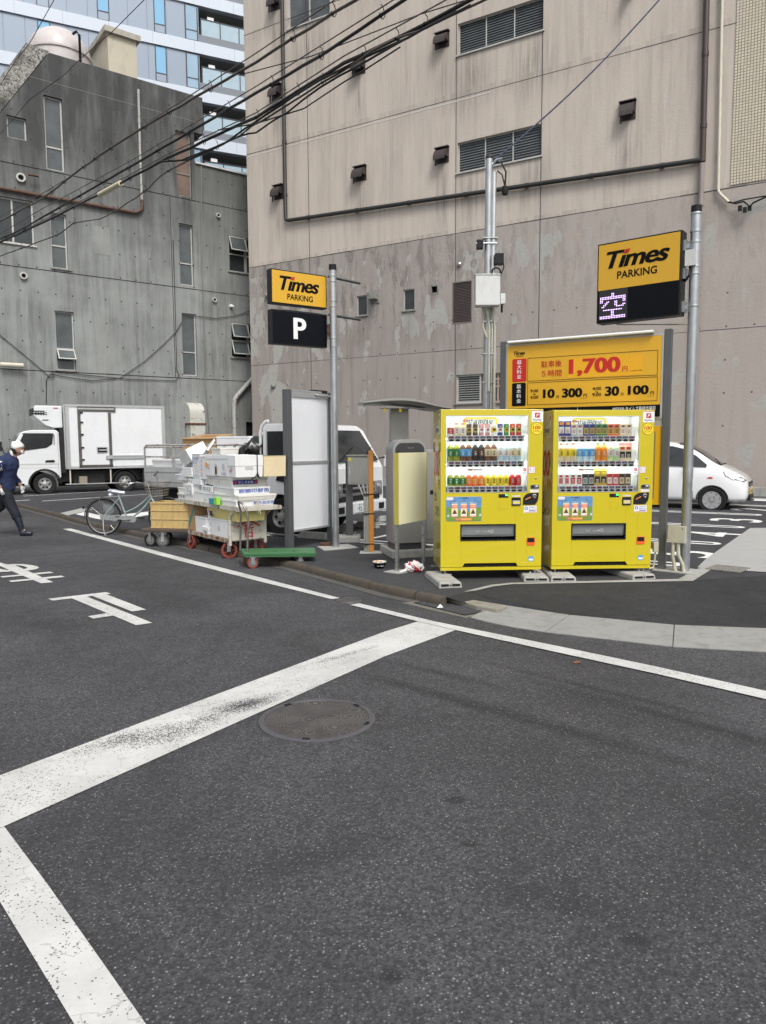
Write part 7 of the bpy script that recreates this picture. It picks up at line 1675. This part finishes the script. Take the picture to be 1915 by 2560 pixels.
foam(-1.98, -1.74, .05, .4, 1.172, 1.26, 'small box with a green mark at the upper left of the load', marks=[('f', '大', .1, .35, .2, .7, GN)])
foam(-1.72, -1.32, .0, .42, 1.14, 1.29, 'open box under the tipped box at the top left', opn=True)
foam(-1.74, -1.38, .04, .38, 1.29, 1.50, 'open box tipped on its edge at the top left of the load', opn=True, tilt=(R(24), R(-16)))
foam(-2.0, -1.72, .02, .34, 1.262, 1.36, 'smallest plain box on the box with the green mark', lid=.3)
foam(-1.24, -.92, .30, .60, 1.462, 1.60, 'box at the back standing on the tall scribbled box', FOAM2, lid=.25)
foam(-1.32, -1.0, -.0, .28, 1.462, 1.50, 'loose flat lid lying on the tall scribbled box', lid=0)
foam(-1.55, -1.22, .25, .5, 1.42, 1.45, 'thin loose lid poking up behind the tipped box', lid=0, tilt=(R(50), R(-22)))
# below the upper deck
D0 = .29
cbx = MB(); cbx.box(0, .52, 0, .46, 0, .40, CARD); cbx.prism([(.30, .0), (.52, .30), (.52, .40), (.23, .0)], -.0025, .0, 'y', TEAL); cbx.prism([(.07, .10), (.125, .20), (.18, .10), (.155, .10), (.125, .155), (.095, .10)], -.0025, .0, 'y', TEAL); text(cbx, '金', .05, .09, .28, .33, -.003, TEAL); text(cbx, '印', .20, .24, .28, .33, -.003, TEAL); cbx.box(-.001, .26, -.004, .0, .0, .015, CREAM)
o = cbx.build('cardboard_box', None, bevel=.005); tag(o, 'brown cardboard box with a teal stripe on the lower deck of the cart', 'cardboard box'); put(o, CT[0], CT[1], -1.90, .03, D0)
foam(-1.33, -.88, .03, .5, D0, .53, 'plain white box beside the cardboard box on the lower deck', lid=.1)
o = foam(-.98, -.74, -.01, .3, D0, .40, 'small white box with a blue and black label on the lower deck', lid=.5, marks=[('f', '588', .4, .8, .1, .4, INK)])
foam(-.70, -.12, .02, .5, D0, .555, 'tall white box with a handle slot at the right of the lower deck', dents=1, lid=.1)
foam(-.95, -.73, .08, .4, .44, .68, 'white box with a red mark jammed under the upper deck', marks=[('f', '■', .2, .5, .8, .9, RED)])
g = MB(); YT = M('pale_yellow_tub', (.66, .58, .22), .5, 0, .06, 4, .15)
g.loft([[(.02, .02, 0), (.92, .02, 0), (.92, .44, 0), (.02, .44, 0)], [(0, 0, .13), (.94, 0, .13), (.94, .46, .13), (0, .46, .13)]], YT); g.box(-.01, .95, -.01, .47, .13, .155, YT); g.box(.03, .11, -.004, .01, .03, .10, DK); text(g, '魚', .04, .10, .04, .09, -.005, RED, .02); g.tube([(.17, -.02, .11), (.19, -.03, .07), (.22, -.02, .05), (.21, -.01, .03)], .006, TEAL, 5)
o = g.build('fish_tub', None, bevel=.012); tag(o, 'pale yellow lidded tub squeezed under the upper deck of the cart', 'tub'); put(o, CT[0], CT[1], -.72, .0, .557)
for i, (x, c, lab) in enumerate(((-.52, plain('teal_plastic', (.05, .30, .40), .4), 'small teal plastic tub in front of the right stack'), (-.34, plain('lime_plastic', (.30, .65, .05), .4), 'small lime green tub beside the teal tub'))):
    g = MB(); w_ = (.17, .10)[i]; g.box(0, w_, 0, .06, 0, .085+.02*i, c); g.box(-.003, w_+.003, -.003, .063, .075+.02*i, .088+.02*i, c); o = g.build('plastic_tub', None, bevel=.006); tag(o, lab, 'plastic tub'); put(o, CT[0], CT[1], x, -.085, T0+.001-.0)
g = MB()
for k in range(4): g.tube([(.02*k, 0, .02), (.05+.03*k, -.03, .06+.02*k), (.10+.02*k, -.03, -.06), (.06*k, -.025, -.10), (.02*k, .0, .02)], .004, CREAM, 5)
o = g.build('cord_tangle', None); tag(o, 'tangle of cream packing cord hanging at the right edge of the cart top', 'packing cord'); put(o, CT[0], CT[1], .25, .30, T0)
# ---- green platform trolley
t = thing('platform_trolley', 'low green platform trolley with upright steel handle', 'trolley', (-1.86, 9.62, 0), R(3))
GRN = rusty('scuffed_green_deck', (.045, .16, .06), .18, .5, 0, 5, (.03, .05, .03))
g = MB(); g.prism([(0, 0), (.97, -.02), (.93, .42), (-.10, .42)], .172, .212, 'z', GRN); g.prism([(.01, .005), (.96, -.015), (.92, .41), (-.09, .41)], .150, .172, 'z', GRN); g.build('deck', t, bevel=.012)
HT = M('worn_handle_tube', (.33, .32, .31), .3, .8, .2, 12, .5, dcol=(.12, .08, .06))
g = MB(); g.tube([(.045, .07, .19), (.07, .07, .62), (.05, .07, .76), (.0, .09, .85), (-.05, .14, .88), (-.075, .22, .88), (-.085, .30, .84), (-.06, .33, .72), (-.085, .34, .19)], .014, HT, 10); g.tube([(-.04, .12, .875), (.01, .2, .82), (-.06, .3, .86)], .006, HT, 6); g.build('handle', t, smooth=60)
for x, y, c in ((.12, .03, RW), (.03, .30, RW), (.75, .05, RUB), (.68, .30, RUB)): castor(t, x, y, .072, .038, c, .3, .152)
g = MB(); g.box(.0, .12, 0, .05, 0, .035, SB_, RZ(.3)); g.box(.06, .15, -.02, .03, 0, .022, plain('pale_blue_scrap', (.30, .52, .70), .5), RZ(-.2)); o = g.build('blue_litter', None, bevel=.006); x, y = G(668, 1408); o.location = (x, y, .002); tag(o, 'crumpled bits of light blue plastic on the road under the green trolley', 'litter')
# ---- load of the flatbed
FO = (-1.798, 12.676); FZ = .885
GF = 'polystyrene boxes on the flatbed truck'
def cardbox_open():
    g = MB(); w_, d_, h = .85, .62, .40; th = .008
    for (a, b_, c, e) in ((0, w_, 0, th), (0, w_, d_-th, d_), (0, th, th, d_-th), (w_-th, w_, th, d_-th)): g.box(a, b_, c, e, 0, h, CARD)
    g.box(0, w_, 0, d_, 0, th, CARD); mx = TR(0, -.02, h) @ RX(R(8)); g.box(-.02, w_+.03, -.03, d_, 0, .008, CARD, mx)
    text(g, '青果市場', .25, .65, .22, .42, .009, plain('orange_print', (.45, .12, .02), .7), .01, plane='top', mx=mx); return g.build('cardboard_box', None)
o = cardbox_open(); put(o, FO, FBW, -2.72, .42, 1.36); tag(o, 'large brown cardboard carton with orange print on the flatbed load', 'cardboard box')
ff = (FO, FBW)
foam(-3.20, -2.05, .06, .60, FZ+.33, FZ+.48, 'long flat box lying along the near rail of the flatbed', FOAM, lid=.3, group=GF, fr=ff)
foam(-3.20, -1.30, .08, 1.2, FZ, FZ+.32, 'big low block of white box at the bottom of the flatbed load', FOAM2, lid=.3, group=GF, fr=ff)
foam(-1.72, -.95, .30, .95, 1.45, 1.80, 'large square box standing highest on the flatbed behind the cart', FOAM, lid=.12, dents=2, group=GF, fr=ff)
foam(-1.75, -.92, .28, .95, 1.22, 1.448, 'box supporting the large square box on the flatbed', FOAM2, lid=.2, group=GF, fr=ff)
foam(-1.28, -.5, .08, 1.2, FZ, 1.218, 'lowest box at the cab end of the flatbed', FOAM2, lid=.2, group=GF, fr=ff)
foam(-2.7, -1.9, .45, 1.1, FZ+.33, FZ+.473, 'flat box under the brown carton on the flatbed', FOAM, lid=.2, group=GF, fr=ff)
g = MB(); g.box(0, .85, 0, .5, 0, .12, FOAM, RY(R(-30))); o = g.build('polystyrene_slab', None, bevel=.01); put(o, FO, FBW, -1.08, .30, 1.45); tag(o, 'white polystyrene lid leaning up against the flatbed cab', 'polystyrene slab')
g = MB()
rings = []
for i in range(9):
    s_ = i/8; rr_ = .12+.12*math.sin(math.pi*s_)
    rings.append([(.0+.62*s_, .0+rr_*1.1*math.cos(a)*(1+.15*math.sin(5*a+i)), .22+.06*math.sin(i*1.7)+.18*s_+rr_*math.sin(a)*(1+.12*math.cos(3*a+i*2))) for a in [2*math.pi*k/14 for k in range(14)]])
g.loft(rings, M('black_bin_liner', (.02, .022, .02), .22, 0, .3, 10, 0, .9, 18)); o = g.build('black_tarpaulin', None, smooth=50); put(o, FO, FBW, -.95, .16, 1.20); tag(o, 'crumpled black plastic sheet bundled against the cab of the flatbed', 'tarpaulin')
# ================================================================ LITTER BY THE PAYMENT MACHINE
x, y = G(949, 1420, L)
t = thing('noodle_bowl', 'black takeaway noodle bowl with leftovers on the ground by the thin posts', 'bowl', (x, y, L), .2)
g = MB(); g.lathe([(.055, 0), (.075, .05), (.085, .075)], BLKS, 28); g.lathe([(.085, .075), (.088, .085), (.078, .084), (.07, .07)], WHT, 28); g.build('bowl', t, smooth=50)
g = MB(); g.lathe([(.001, .075), (.076, .078)], M('noodle_scraps', (.55, .32, .15), .6, 0, .6, 40), 20)
for i in range(9): a = i*2.1; g.lathe([(.018, .0), (.015, .01), (.001, .012)], (WHT, OR, CR)[i % 3], 6, TR(.045*math.cos(a), .045*math.sin(a), .078))
g.build('leftovers', t)
g = MB(); pm = TR(0, 0, 0); text(g, 'らーめん', -.045, .045, .03, .048, -.0815, WHT, .01); g.build('printed_name', t)
x, y = G(1034, 1430, L)
g = MB(); random.seed(3)
bmx = bmesh.new(); bmesh.ops.create_icosphere(bmx, subdivisions=4, radius=.075)
for v_ in bmx.verts:
    n_ = v_.co.normalized(); a = math.atan2(n_.y, n_.x)
    f_ = 1+.22*math.sin(4*a+3*n_.z)+.14*math.sin(9*n_.x+7*n_.z)+.10*math.sin(13*n_.y-6*n_.x)+.05*math.sin(25*n_.z+11*n_.x)
    v_.co = Vector((n_.x*1.25, n_.y*.9, n_.z*.8))*.075*f_+Vector((0, 0, .065))
def bagmat():
    m, n, b = nodes('red_printed_white_bag'); v = coords(n)
    f = noise(n, v, 16, 3, .6); c = mix(n, mth(n, 'GREATER_THAN', f, .56), (.78, .78, .78), (.62, .02, .03)); n.links.new(c, b.inputs['Base Color']); b.inputs['Roughness'].default_value = .3; bump(n, b, noise(n, v, 25, 4), .5, .01); return m
me = bpy.data.meshes.new('plastic_bag'); bmx.to_mesh(me); bmx.free(); me.materials.append(bagmat()); me.shade_smooth(); o = bpy.data.objects.new('plastic_bag', me); COL.objects.link(o); o.location = (x, y, L)
tag(o, 'crumpled red and white plastic bag on the ground beside the left drink machine', 'plastic bag')
g = MB(); g.tube([(-.07, -.01, .03), (-.13, -.03, .02), (-.17, -.05, .008)], [.022, .014, .005], WHT, 7); g.tube([(.06, 0, .05), (.11, .0, .09), (.12, -.01, .05), (.09, -.02, .02)], [.02, .018, .015, .01], WHT, 7); g.build('handle', o, smooth=60)
for px, py, s_, lab in ((1092, 1523, .03, 'scrap of white paper lying on the drain cover'),):
    x, y = G(px, py); g = MB(); g.add([(0, 0, .014), (s_*2.2, .01, .016), (s_*1.2, s_*.5, .05), (s_*.4, s_*1.4, .016)], [(0, 1, 2), (0, 2, 3)], WHT); o = g.build('paper_scrap'); o.location = (x, y, 0); tag(o, lab, 'litter')
x, y = G(1438, 1661); g = MB(); g.add([(0, 0, .004), (.04, .008, .012), (.055, .03, .008), (.02, .035, .016), (-.012, .02, .01)], [(0, 1, 2, 3, 4)], plain('dry_leaf_brown', (.20, .08, .03), .7)); o = g.build('dry_leaf'); o.location = (x, y, .002); tag(o, 'brown dry leaf lying on the road near the right edge line', 'leaf')
# ================================================================ PERSON
def skin(name, J, E, mat, parent, sub=2, mods=True):
    names = list(J); me = bpy.data.meshes.new(name)
    me.from_pydata([J[k][0] for k in names], [(names.index(a), names.index(b)) for a, b in E], [])
    o = bpy.data.objects.new(name, me); COL.objects.link(o)
    m = o.modifiers.new('skin', 'SKIN'); m.use_smooth_shade = True
    for i, k in enumerate(names):
        r_ = J[k][1]; sv = me.skin_vertices[0].data[i]; sv.radius = (r_, r_) if not isinstance(r_, tuple) else r_; sv.use_root = (i == 0)
    s_ = o.modifiers.new('sub', 'SUBSURF'); s_.levels = s_.render_levels = sub
    dg = bpy.context.evaluated_depsgraph_get(); me2 = bpy.data.meshes.new_from_object(o.evaluated_get(dg)); me2.name = name
    bpy.data.objects.remove(o); bpy.data.meshes.remove(me)
    me2.materials.clear(); me2.materials.append(mat); me2.shade_smooth()
    o = bpy.data.objects.new(name, me2); COL.objects.link(o); o.parent = parent
    return o
SKIN = M('skin', (.42, .24, .17), .5, 0, .08, 12); NAVY = M('navy_work_cloth', (.016, .026, .078), .85, 0, .3, 4, 0, .8, 14)
TROU = M('dark_navy_trousers', (.008, .010, .018), .8, 0, .3, 4, 0, .8, 12)
t = thing('person', 'person in navy work jacket and white head scarf walking right at the left edge', 'person', (-6.92, 13.42, 0), 0)
# x forward (right in the photo), y away, z up
J = dict(pel=((0, 0, .90), (.12, .14)), sp=((.03, 0, 1.08), (.09, .11)), ch=((.07, 0, 1.28), (.09, .11)), nk=((.15, 0, 1.44), .05), hd0=((.22, 0, 1.50), .07),
         ls=((.07, -.15, 1.31), .045), le=((-.08, -.24, 1.12), .045), lw=((.03, -.27, .93), .03), lh=((.05, -.27, .87), .028),
         rs=((.07, .15, 1.31), .045), re=((-.02, .25, 1.10), .045), rw=((.14, .24, .93), .03), rh=((.17, .23, .88), .028),
         lk=((.16, -.08, .50), .062), la=((.31, -.09, .11), .034), lf=((.40, -.09, .055), .022),
         rk=((-.16, .09, .50), .062), ra=((-.50, .09, .20), .034), rf=((-.47, .09, .12), .024), lhp=((.02, -.09, .86), .09), rhp=((-.02, .09, .86), .09))
E_ = [('pel', 'sp'), ('sp', 'ch'), ('ch', 'nk'), ('nk', 'hd0'), ('ch', 'ls'), ('ls', 'le'), ('le', 'lw'), ('lw', 'lh'), ('ch', 'rs'), ('rs', 're'), ('re', 'rw'), ('rw', 'rh'), ('pel', 'lhp'), ('lhp', 'lk'), ('lk', 'la'), ('la', 'lf'), ('pel', 'rhp'), ('rhp', 'rk'), ('rk', 'ra'), ('ra', 'rf')]
body = skin('body', J, E_, SKIN, t)
# head with face, joined to the body mesh
bmh = bmesh.new(); bmesh.ops.create_uvsphere(bmh, u_segments=28, v_segments=20, radius=1)
for v_ in bmh.verts:
    x_, y_, z_ = v_.co
    jaw = max(0, -z_); X = x_*(.102-.012*jaw); Y = y_*(.078-.018*jaw); Z = z_*.125
    if x_ > .3: X += -.010*jaw
    if x_ > .55 and abs(y_) < .28: X += .026*math.exp(-((z_+.12)/.16)**2)*(1-abs(y_)/.28)          # nose
    if x_ > .5 and abs(abs(y_)-.38) < .18: X -= .010*math.exp(-((z_-.08)/.12)**2)                 # eye sockets
    if x_ > .5 and abs(y_) < .4: X += .006*math.exp(-((z_+.45)/.08)**2)                           # mouth
    if abs(y_) > .86 and abs(x_) < .35: Y *= 1.10                                                  # ears
    v_.co = (X, Y, Z)
meh = bpy.data.meshes.new('h'); bmh.transform(TR(.265, 0, 1.585) @ RY(R(8))); 
bmb = bmesh.new(); bmb.from_mesh(body.data); bmh.to_mesh(meh); bmh.free(); bmb.from_mesh(meh); bmb.to_mesh(body.data); bmb.free(); body.data.shade_smooth()
g = MB()
for y_ in (-.03, .03): g.lathe([(.001, 0), (.011, .002), (.012, .006), (.001, .010)], INK, 10, TR(.356, y_, 1.592) @ RY(math.pi/2)); g.box(.352, .362, y_-.016, y_+.016, 1.612, 1.617, INK)
g.build('eyes', t)
# hands: palm, thumb and four bent fingers, each its own tapering chain
def hand(base, d, up, mat, name, s_=1.0):
    d = Vector(d).normalized(); up = Vector(up).normalized(); sd_ = d.cross(up).normalized(); b = Vector(base)
    JJ = {'p0': (tuple(b), .024*s_), 'p1': (tuple(b+d*.05*s_), .028*s_), 'p2': (tuple(b+d*.085*s_), .022*s_)}; EE = [('p0', 'p1'), ('p1', 'p2')]
    for i, ln in enumerate((.065, .075, .070, .055)):
        o_ = sd_*(.022-.0145*i)*s_; q0 = b+d*.092*s_+o_; q1 = q0+(d*.8-up*.35)*ln*.45*s_; q2 = q1+(d*.25-up*.9)*ln*.45*s_
        for k_, q_, r_ in (('a', q0, .0095), ('b', q1, .0085), ('c', q2, .007)): JJ['f%d%s' % (i, k_)] = (tuple(q_), r_*s_)
        EE += [('p2', 'f%da' % i), ('f%da' % i, 'f%db' % i), ('f%db' % i, 'f%dc' % i)]
    q0 = b+d*.03*s_+sd_*.03*s_; q1 = q0+(d*.5+sd_*.5-up*.3)*.045*s_; q2 = q1+(d*.9-up*.3)*.03*s_
    JJ.update(ta=(tuple(q0), .011*s_), tb=(tuple(q1), .010*s_), tc=(tuple(q2), .008*s_)); EE += [('p1', 'ta'), ('ta', 'tb'), ('tb', 'tc')]
    return skin(name, JJ, EE, mat, t, 1)
GLOVE = M('white_work_glove', (.62, .62, .60), .8, 0, .1, 20)
hand((.045, -.27, .90), (.25, 0, -1), (0, -1, 0), GLOVE, 'glove', 1.1); hand((.155, .235, .90), (.35, 0, -1), (0, 1, 0), GLOVE, 'glove', 1.1)
def cloth(name, mb, mat, vox=.013, fold=.012, fs=.09):
    o = mb.build(name, None)
    m = o.modifiers.new('r', 'REMESH'); m.mode = 'VOXEL'; m.voxel_size = vox; m.use_smooth_shade = True
    m = o.modifiers.new('s', 'SMOOTH'); m.iterations = 8; m.factor = .6
    tx = bpy.data.textures.new('folds', 'CLOUDS'); tx.noise_scale = fs; tx.noise_depth = 2
    m = o.modifiers.new('d', 'DISPLACE'); m.texture = tx; m.strength = fold; m.mid_level = .5
    dg = bpy.context.evaluated_depsgraph_get(); me2 = bpy.data.meshes.new_from_object(o.evaluated_get(dg)); old = o.data
    bpy.data.objects.remove(o); bpy.data.meshes.remove(old); bpy.data.textures.remove(tx)
    me2.name = name; me2.materials.clear(); me2.materials.append(mat); me2.shade_smooth()
    o = bpy.data.objects.new(name, me2); COL.objects.link(o); o.parent = t; return o
def oval(cx, z, rx, ry, tilt=0, n=24): return [(cx+rx*math.cos(a)*math.cos(tilt), ry*math.sin(a), z-rx*math.cos(a)*math.sin(tilt)) for a in [2*math.pi*i/n for i in range(n)]]
g = MB(); g.loft([oval(-.02, .83, .17, .185), oval(-.015, .90, .175, .19), oval(.0, 1.0, .165, .18), oval(.03, 1.12, .16, .18), oval(.05, 1.25, .185, .215), oval(.065, 1.34, .175, .225, .2), oval(.09, 1.41, .15, .19, .3), oval(.125, 1.46, .10, .11, .4), oval(.15, 1.50, .085, .09, .4)], NAVY)
for sy_, pts_, rr_ in ((-1, [(.08, -.12, 1.37), (.05, -.20, 1.33), (-.04, -.25, 1.20), (-.09, -.27, 1.11), (-.04, -.285, 1.02), (.02, -.285, .93)], [.10, .10, .088, .08, .07, .062]), (1, [(.09, .12, 1.37), (.07, .20, 1.33), (.0, .25, 1.2), (-.02, .27, 1.10), (.05, .26, 1.01), (.13, .25, .94)], [.10, .10, .088, .08, .07, .060])): g.tube(pts_, rr_, NAVY, 14)
jk = cloth('jacket', g, NAVY, .013, .028)
g = MB(); g.loft([oval(-.01, .97, .145, .165), oval(-.005, .88, .155, .175), oval(.0, .80, .14, .165), oval(.0, .76, .10, .13)], TROU)
g.tube([(.01, -.085, .86), (.06, -.09, .72), (.14, -.088, .53), (.19, -.09, .42), (.235, -.09, .32)], [.105, .108, .092, .088, .082], TROU, 16)
g.tube([(-.01, .085, .86), (-.07, .09, .70), (-.17, .09, .52), (-.27, .09, .44), (-.36, .09, .36)], [.105, .105, .09, .085, .08], TROU, 16)
cloth('trousers', g, TROU, .013, .026)
BOOT = M('navy_rubber_boot', (.014, .018, .03), .3, 0, .2, 6)
for pts_, rr_, ft, fr_ in (([(.215, -.09, .37), (.25, -.09, .27), (.285, -.09, .16), (.30, -.09, .08)], [.076, .068, .056, .052], [(.27, -.09, .045), (.33, -.09, .048), (.41, -.09, .046), (.485, -.09, .036)], [.05, .058, .056, .042]),
                          ([(-.32, .09, .40), (-.38, .09, .32), (-.46, .09, .24), (-.50, .09, .19)], [.074, .066, .055, .05], [(-.525, .09, .20), (-.50, .09, .14), (-.45, .09, .075), (-.40, .09, .03)], [.04, .048, .046, .03])):
    g = MB(); g.tube(pts_, rr_, BOOT, 16); g.tube(ft, fr_, BOOT, 14); cloth('boot', g, BOOT, .010, .004)
bmh = bmesh.new(); bmesh.ops.create_uvsphere(bmh, u_segments=26, v_segments=16, radius=1)
for v_ in bmh.verts:
    x_, y_, z_ = v_.co; k = 1+.05*math.sin(9*y_+5*x_)+.04*math.sin(14*z_+6*x_)
    v_.co = (x_*.112*k, y_*.092*k, max(z_, -.22)*.118*k+(.02 if x_ < -.3 else 0))
bmh.transform(TR(.255, 0, 1.615) @ RY(R(-14))); meh = bpy.data.meshes.new('head_scarf'); bmh.to_mesh(meh); bmh.free(); SCARF = M('white_cotton', (.66, .66, .63), .9, 0, .12, 14, 0, .8, 22); meh.materials.append(SCARF); meh.shade_smooth(); sc_ = bpy.data.objects.new('head_scarf', meh); COL.objects.link(sc_); sc_.parent = t
g = MB(); g.lathe([(.001, -.07), (.07, -.05), (.088, .0), (.085, .05), (.001, .06)], M('dark_hair', (.02, .017, .015), .8, 0, .3, 30), 16, TR(.225, 0, 1.555)); g.build('hair', t, smooth=60)
g = MB(); g.tube([(.18, -.03, 1.57), (.17, -.06, 1.51), (.185, -.06, 1.46)], [.03, .032, .012], SCARF, 8); g.build('knot', sc_, smooth=60)
g = MB(); g.loft([[(.335+.0*k, .055*math.cos(a), 1.535+.045*math.sin(a)) for a in [2*math.pi*i/14 for i in range(14)]] for k in (0,)]+[[(.362, .045*math.cos(a), 1.532+.036*math.sin(a)) for a in [2*math.pi*i/14 for i in range(14)]]], SCARF); g.tube([(.34, -.05, 1.55), (.27, -.08, 1.58)], .003, SCARF, 5); g.build('face_mask', t, smooth=60)
# white writing on the back of the jacket, laid on its surface
from mathutils.bvhtree import BVHTree
dg = bpy.context.evaluated_depsgraph_get(); bv = BVHTree.FromObject(jk, dg)
g = MB()
for s_, z0, z1 in (('KNSP', 1.33, 1.375), ('ICE', 1.27, 1.315), ('魚市場', 1.20, 1.255)):
    vs_, fs_ = text_geo(s_, .02); P = []
    for a, b in vs_:
        # rows run across the back; seen from behind-left
        ang = R(205+75*a); dv = Vector((math.cos(ang), math.sin(ang), 0)); org = Vector((.05, 0, z0+(z1-z0)*b))+dv*.6
        hit = bv.ray_cast(org, -dv); P.append(tuple((hit[0] or org)+dv*.004))
    g.add(P, fs_, WHT)
g.build('back_lettering', jk)
# ================================================================ OVERHEAD WIRES
WZ = 6.9
CABLE = M('black_cable', (.016, .015, .015), .5, 0, .2, 3); TWC = M('twisted_brown_cable', (.11, .095, .08), .55, .2, .5, 9)
def wire(px, r, mat, z=WZ, name='overhead_cable', label=None, sag=.0, group=None, lumps=0, loops=0, seg=6, ext=True):
    pts = []
    for (x, y) in px:
        d_ = ray(x, y); t_ = (z-EYE)/d_.z; pts.append(Vector((0, 0, EYE))+d_*t_)
    out = [pts[0]+(pts[0]-pts[1]).normalized()*7] if ext else []
    for a, b in zip(pts[:-1], pts[1:]):
        n_ = max(2, int((b-a).length/.35))
        for i in range(n_): out.append(a.lerp(b, i/n_))
    out.append(pts[-1])
    if ext: out.append(pts[-1]+(pts[-1]-pts[-2]).normalized()*8)
    if lumps: out = [p+Vector((0, random.uniform(-lumps, lumps), random.uniform(-lumps, lumps))) for p in out]
    t = thing(name, label, 'overhead cable', tuple(out[len(out)//2]), 0, group)
    loc = Vector(t.location)
    g = MB(); g.tube([p-loc for p in out], r, mat, seg); g.build('cable', t, smooth=60)
    if loops:
        tot = len(out)
        for k in range(1, loops):
            g = MB()
            i = int(tot*k/loops); p = out[min(i, tot-2)]-loc
            g.tube([p+Vector((.0, 0, -r*1.6)), p+Vector((.03, 0, -r*2.2)), p+Vector((.05, 0, -r*.5)), p+Vector((.03, 0, .09)), p+Vector((0, 0, .13))], .006, BLK, 5)
            g.tube([p+Vector((-.02, 0, 0)), p+Vector((.02, 0, 0))], r*1.2, BLK, 6)
            g.build('hanger_ring', t, smooth=60)
    return t
GW = 'cables strung across the upper left'
wire([(-60, 578), (0, 541), (130, 470), (230, 405), (380, 300), (640, 133), (836, 0)], .008, TWC, WZ+.12, label='thin messenger wire of the uppermost cable pair', group=GW)
wire([(-60, 590), (0, 553), (90, 505), (130, 478), (225, 405), (250, 385), (390, 300), (640, 155), (886, 0)], .019, TWC, WZ, label='uppermost lashed cable pair, its thicker brown strand', group=GW, lumps=.008, loops=16)
wire([(-60, 625), (0, 584), (100, 525), (330, 400), (640, 216), (983, 0)], .008, TWC, WZ+.12, label='thin messenger wire of the second cable pair from the top', group=GW)
wire([(-60, 638), (0, 599), (60, 570), (180, 500), (320, 420), (640, 232), (800, 140), (1010, 0)], .021, CABLE, WZ, label='thick black cable of the second pair from the top', group=GW, lumps=.006, loops=16)
wire([(-60, 636), (0, 603), (130, 540), (260, 472), (420, 385), (640, 282), (860, 140), (1100, 8)], .009, TWC, WZ+.1, label='thin wire just above the long bundle with the cream sleeve', group=GW)
wire([(-60, 640), (0, 607), (130, 545), (260, 480), (420, 395), (640, 292), (860, 158), (1010, 88), (1176, 0)], .024, CABLE, WZ, label='thick black cable bundle that carries the cream sleeve', group=GW, lumps=.008, loops=14)
wire([(400, 404), (470, 400), (560, 360), (640, 303), (800, 200), (900, 150), (1020, 92), (1140, 26)], .016, CABLE, WZ-.05, label='slack black cable sagging under the long bundle', group=GW, lumps=.01, ext=False)
wire([(455, 402), (530, 372), (600, 338), (640, 330), (720, 280), (800, 218), (1000, 105), (1176, 10)], .014, CABLE, WZ-.1, label='lowest slack cable of the bundle over the mauve wall', group=GW, lumps=.012, ext=False)
wire([(-60, 665), (0, 640), (90, 608), (140, 590), (185, 557), (250, 550), (300, 520), (360, 480), (420, 425), (540, 372), (600, 336), (700, 275), (930, 128), (1120, 40)], .014, TWC, WZ-.05, label='untidy twisted lowest cable with rough bindings', group=GW, lumps=.018, loops=12)
wire([(612, 184), (780, 140), (1052, 35), (1160, 2)], .007, CABLE, WZ+.2, label='single thin wire crossing from the corner of the mauve building', group=GW, ext=False)
wire([(0, 336), (73, 250), (162, 186), (201, 147), (280, 80), (360, 0)], .006, CABLE, 8.0, label='thin single wire rising in front of the penthouse', group=GW)
wire([(-30, 260), (40, 150), (73, 110), (135, 0)], .006, CABLE, 8.0, label='thin single wire rising in front of the roof slope', group=GW)
wire([(545, 326), (640, 310), (760, 270), (860, 205), (1000, 120)], .010, CABLE, WZ-.12, label='drooping thin cable under the bundle left of the vent hoods', group=GW, lumps=.01, ext=False)
# cream sleeve on the bundle
pa, pb_ = [Vector((0, 0, EYE))+ray(*q_)*((WZ-EYE)/ray(*q_).z) for q_ in ((249, 487), (302, 458))]
g = MB(); g.tube([(0, 0, 0), pb_-pa], .055, plain('cream_sleeve', (.66, .60, .42), .5), 10); o = g.build('cable_sleeve', None, smooth=60); o.location = pa; tag(o, 'cream plastic sleeve clipped over the long cable bundle', 'cable sleeve')
# blue cable from the service pole
top = Vector((1.58, 10.58, 5.56)); d_ = ray(1648, 0); tt_ = (8.6-EYE)/d_.z; far = Vector((0, 0, EYE))+d_*tt_
g = MB(); P = [top.lerp(far, i/14)+Vector((0, 0, -.10*math.sin(math.pi*i/14))) for i in range(15)]+[far+(far-top).normalized()*3]; g.tube([p-top for p in P], .012, plain('blue_cable', (.018, .026, .065), .5), 7)
g.tube([(-.05, 0, -.08), (.02, 0, 0), (.10, 0, .02)], .02, GALV, 6); o = g.build('blue_cable', None, smooth=60); o.location = top; tag(o, 'single blue cable rising from the top of the service pole', 'overhead cable')
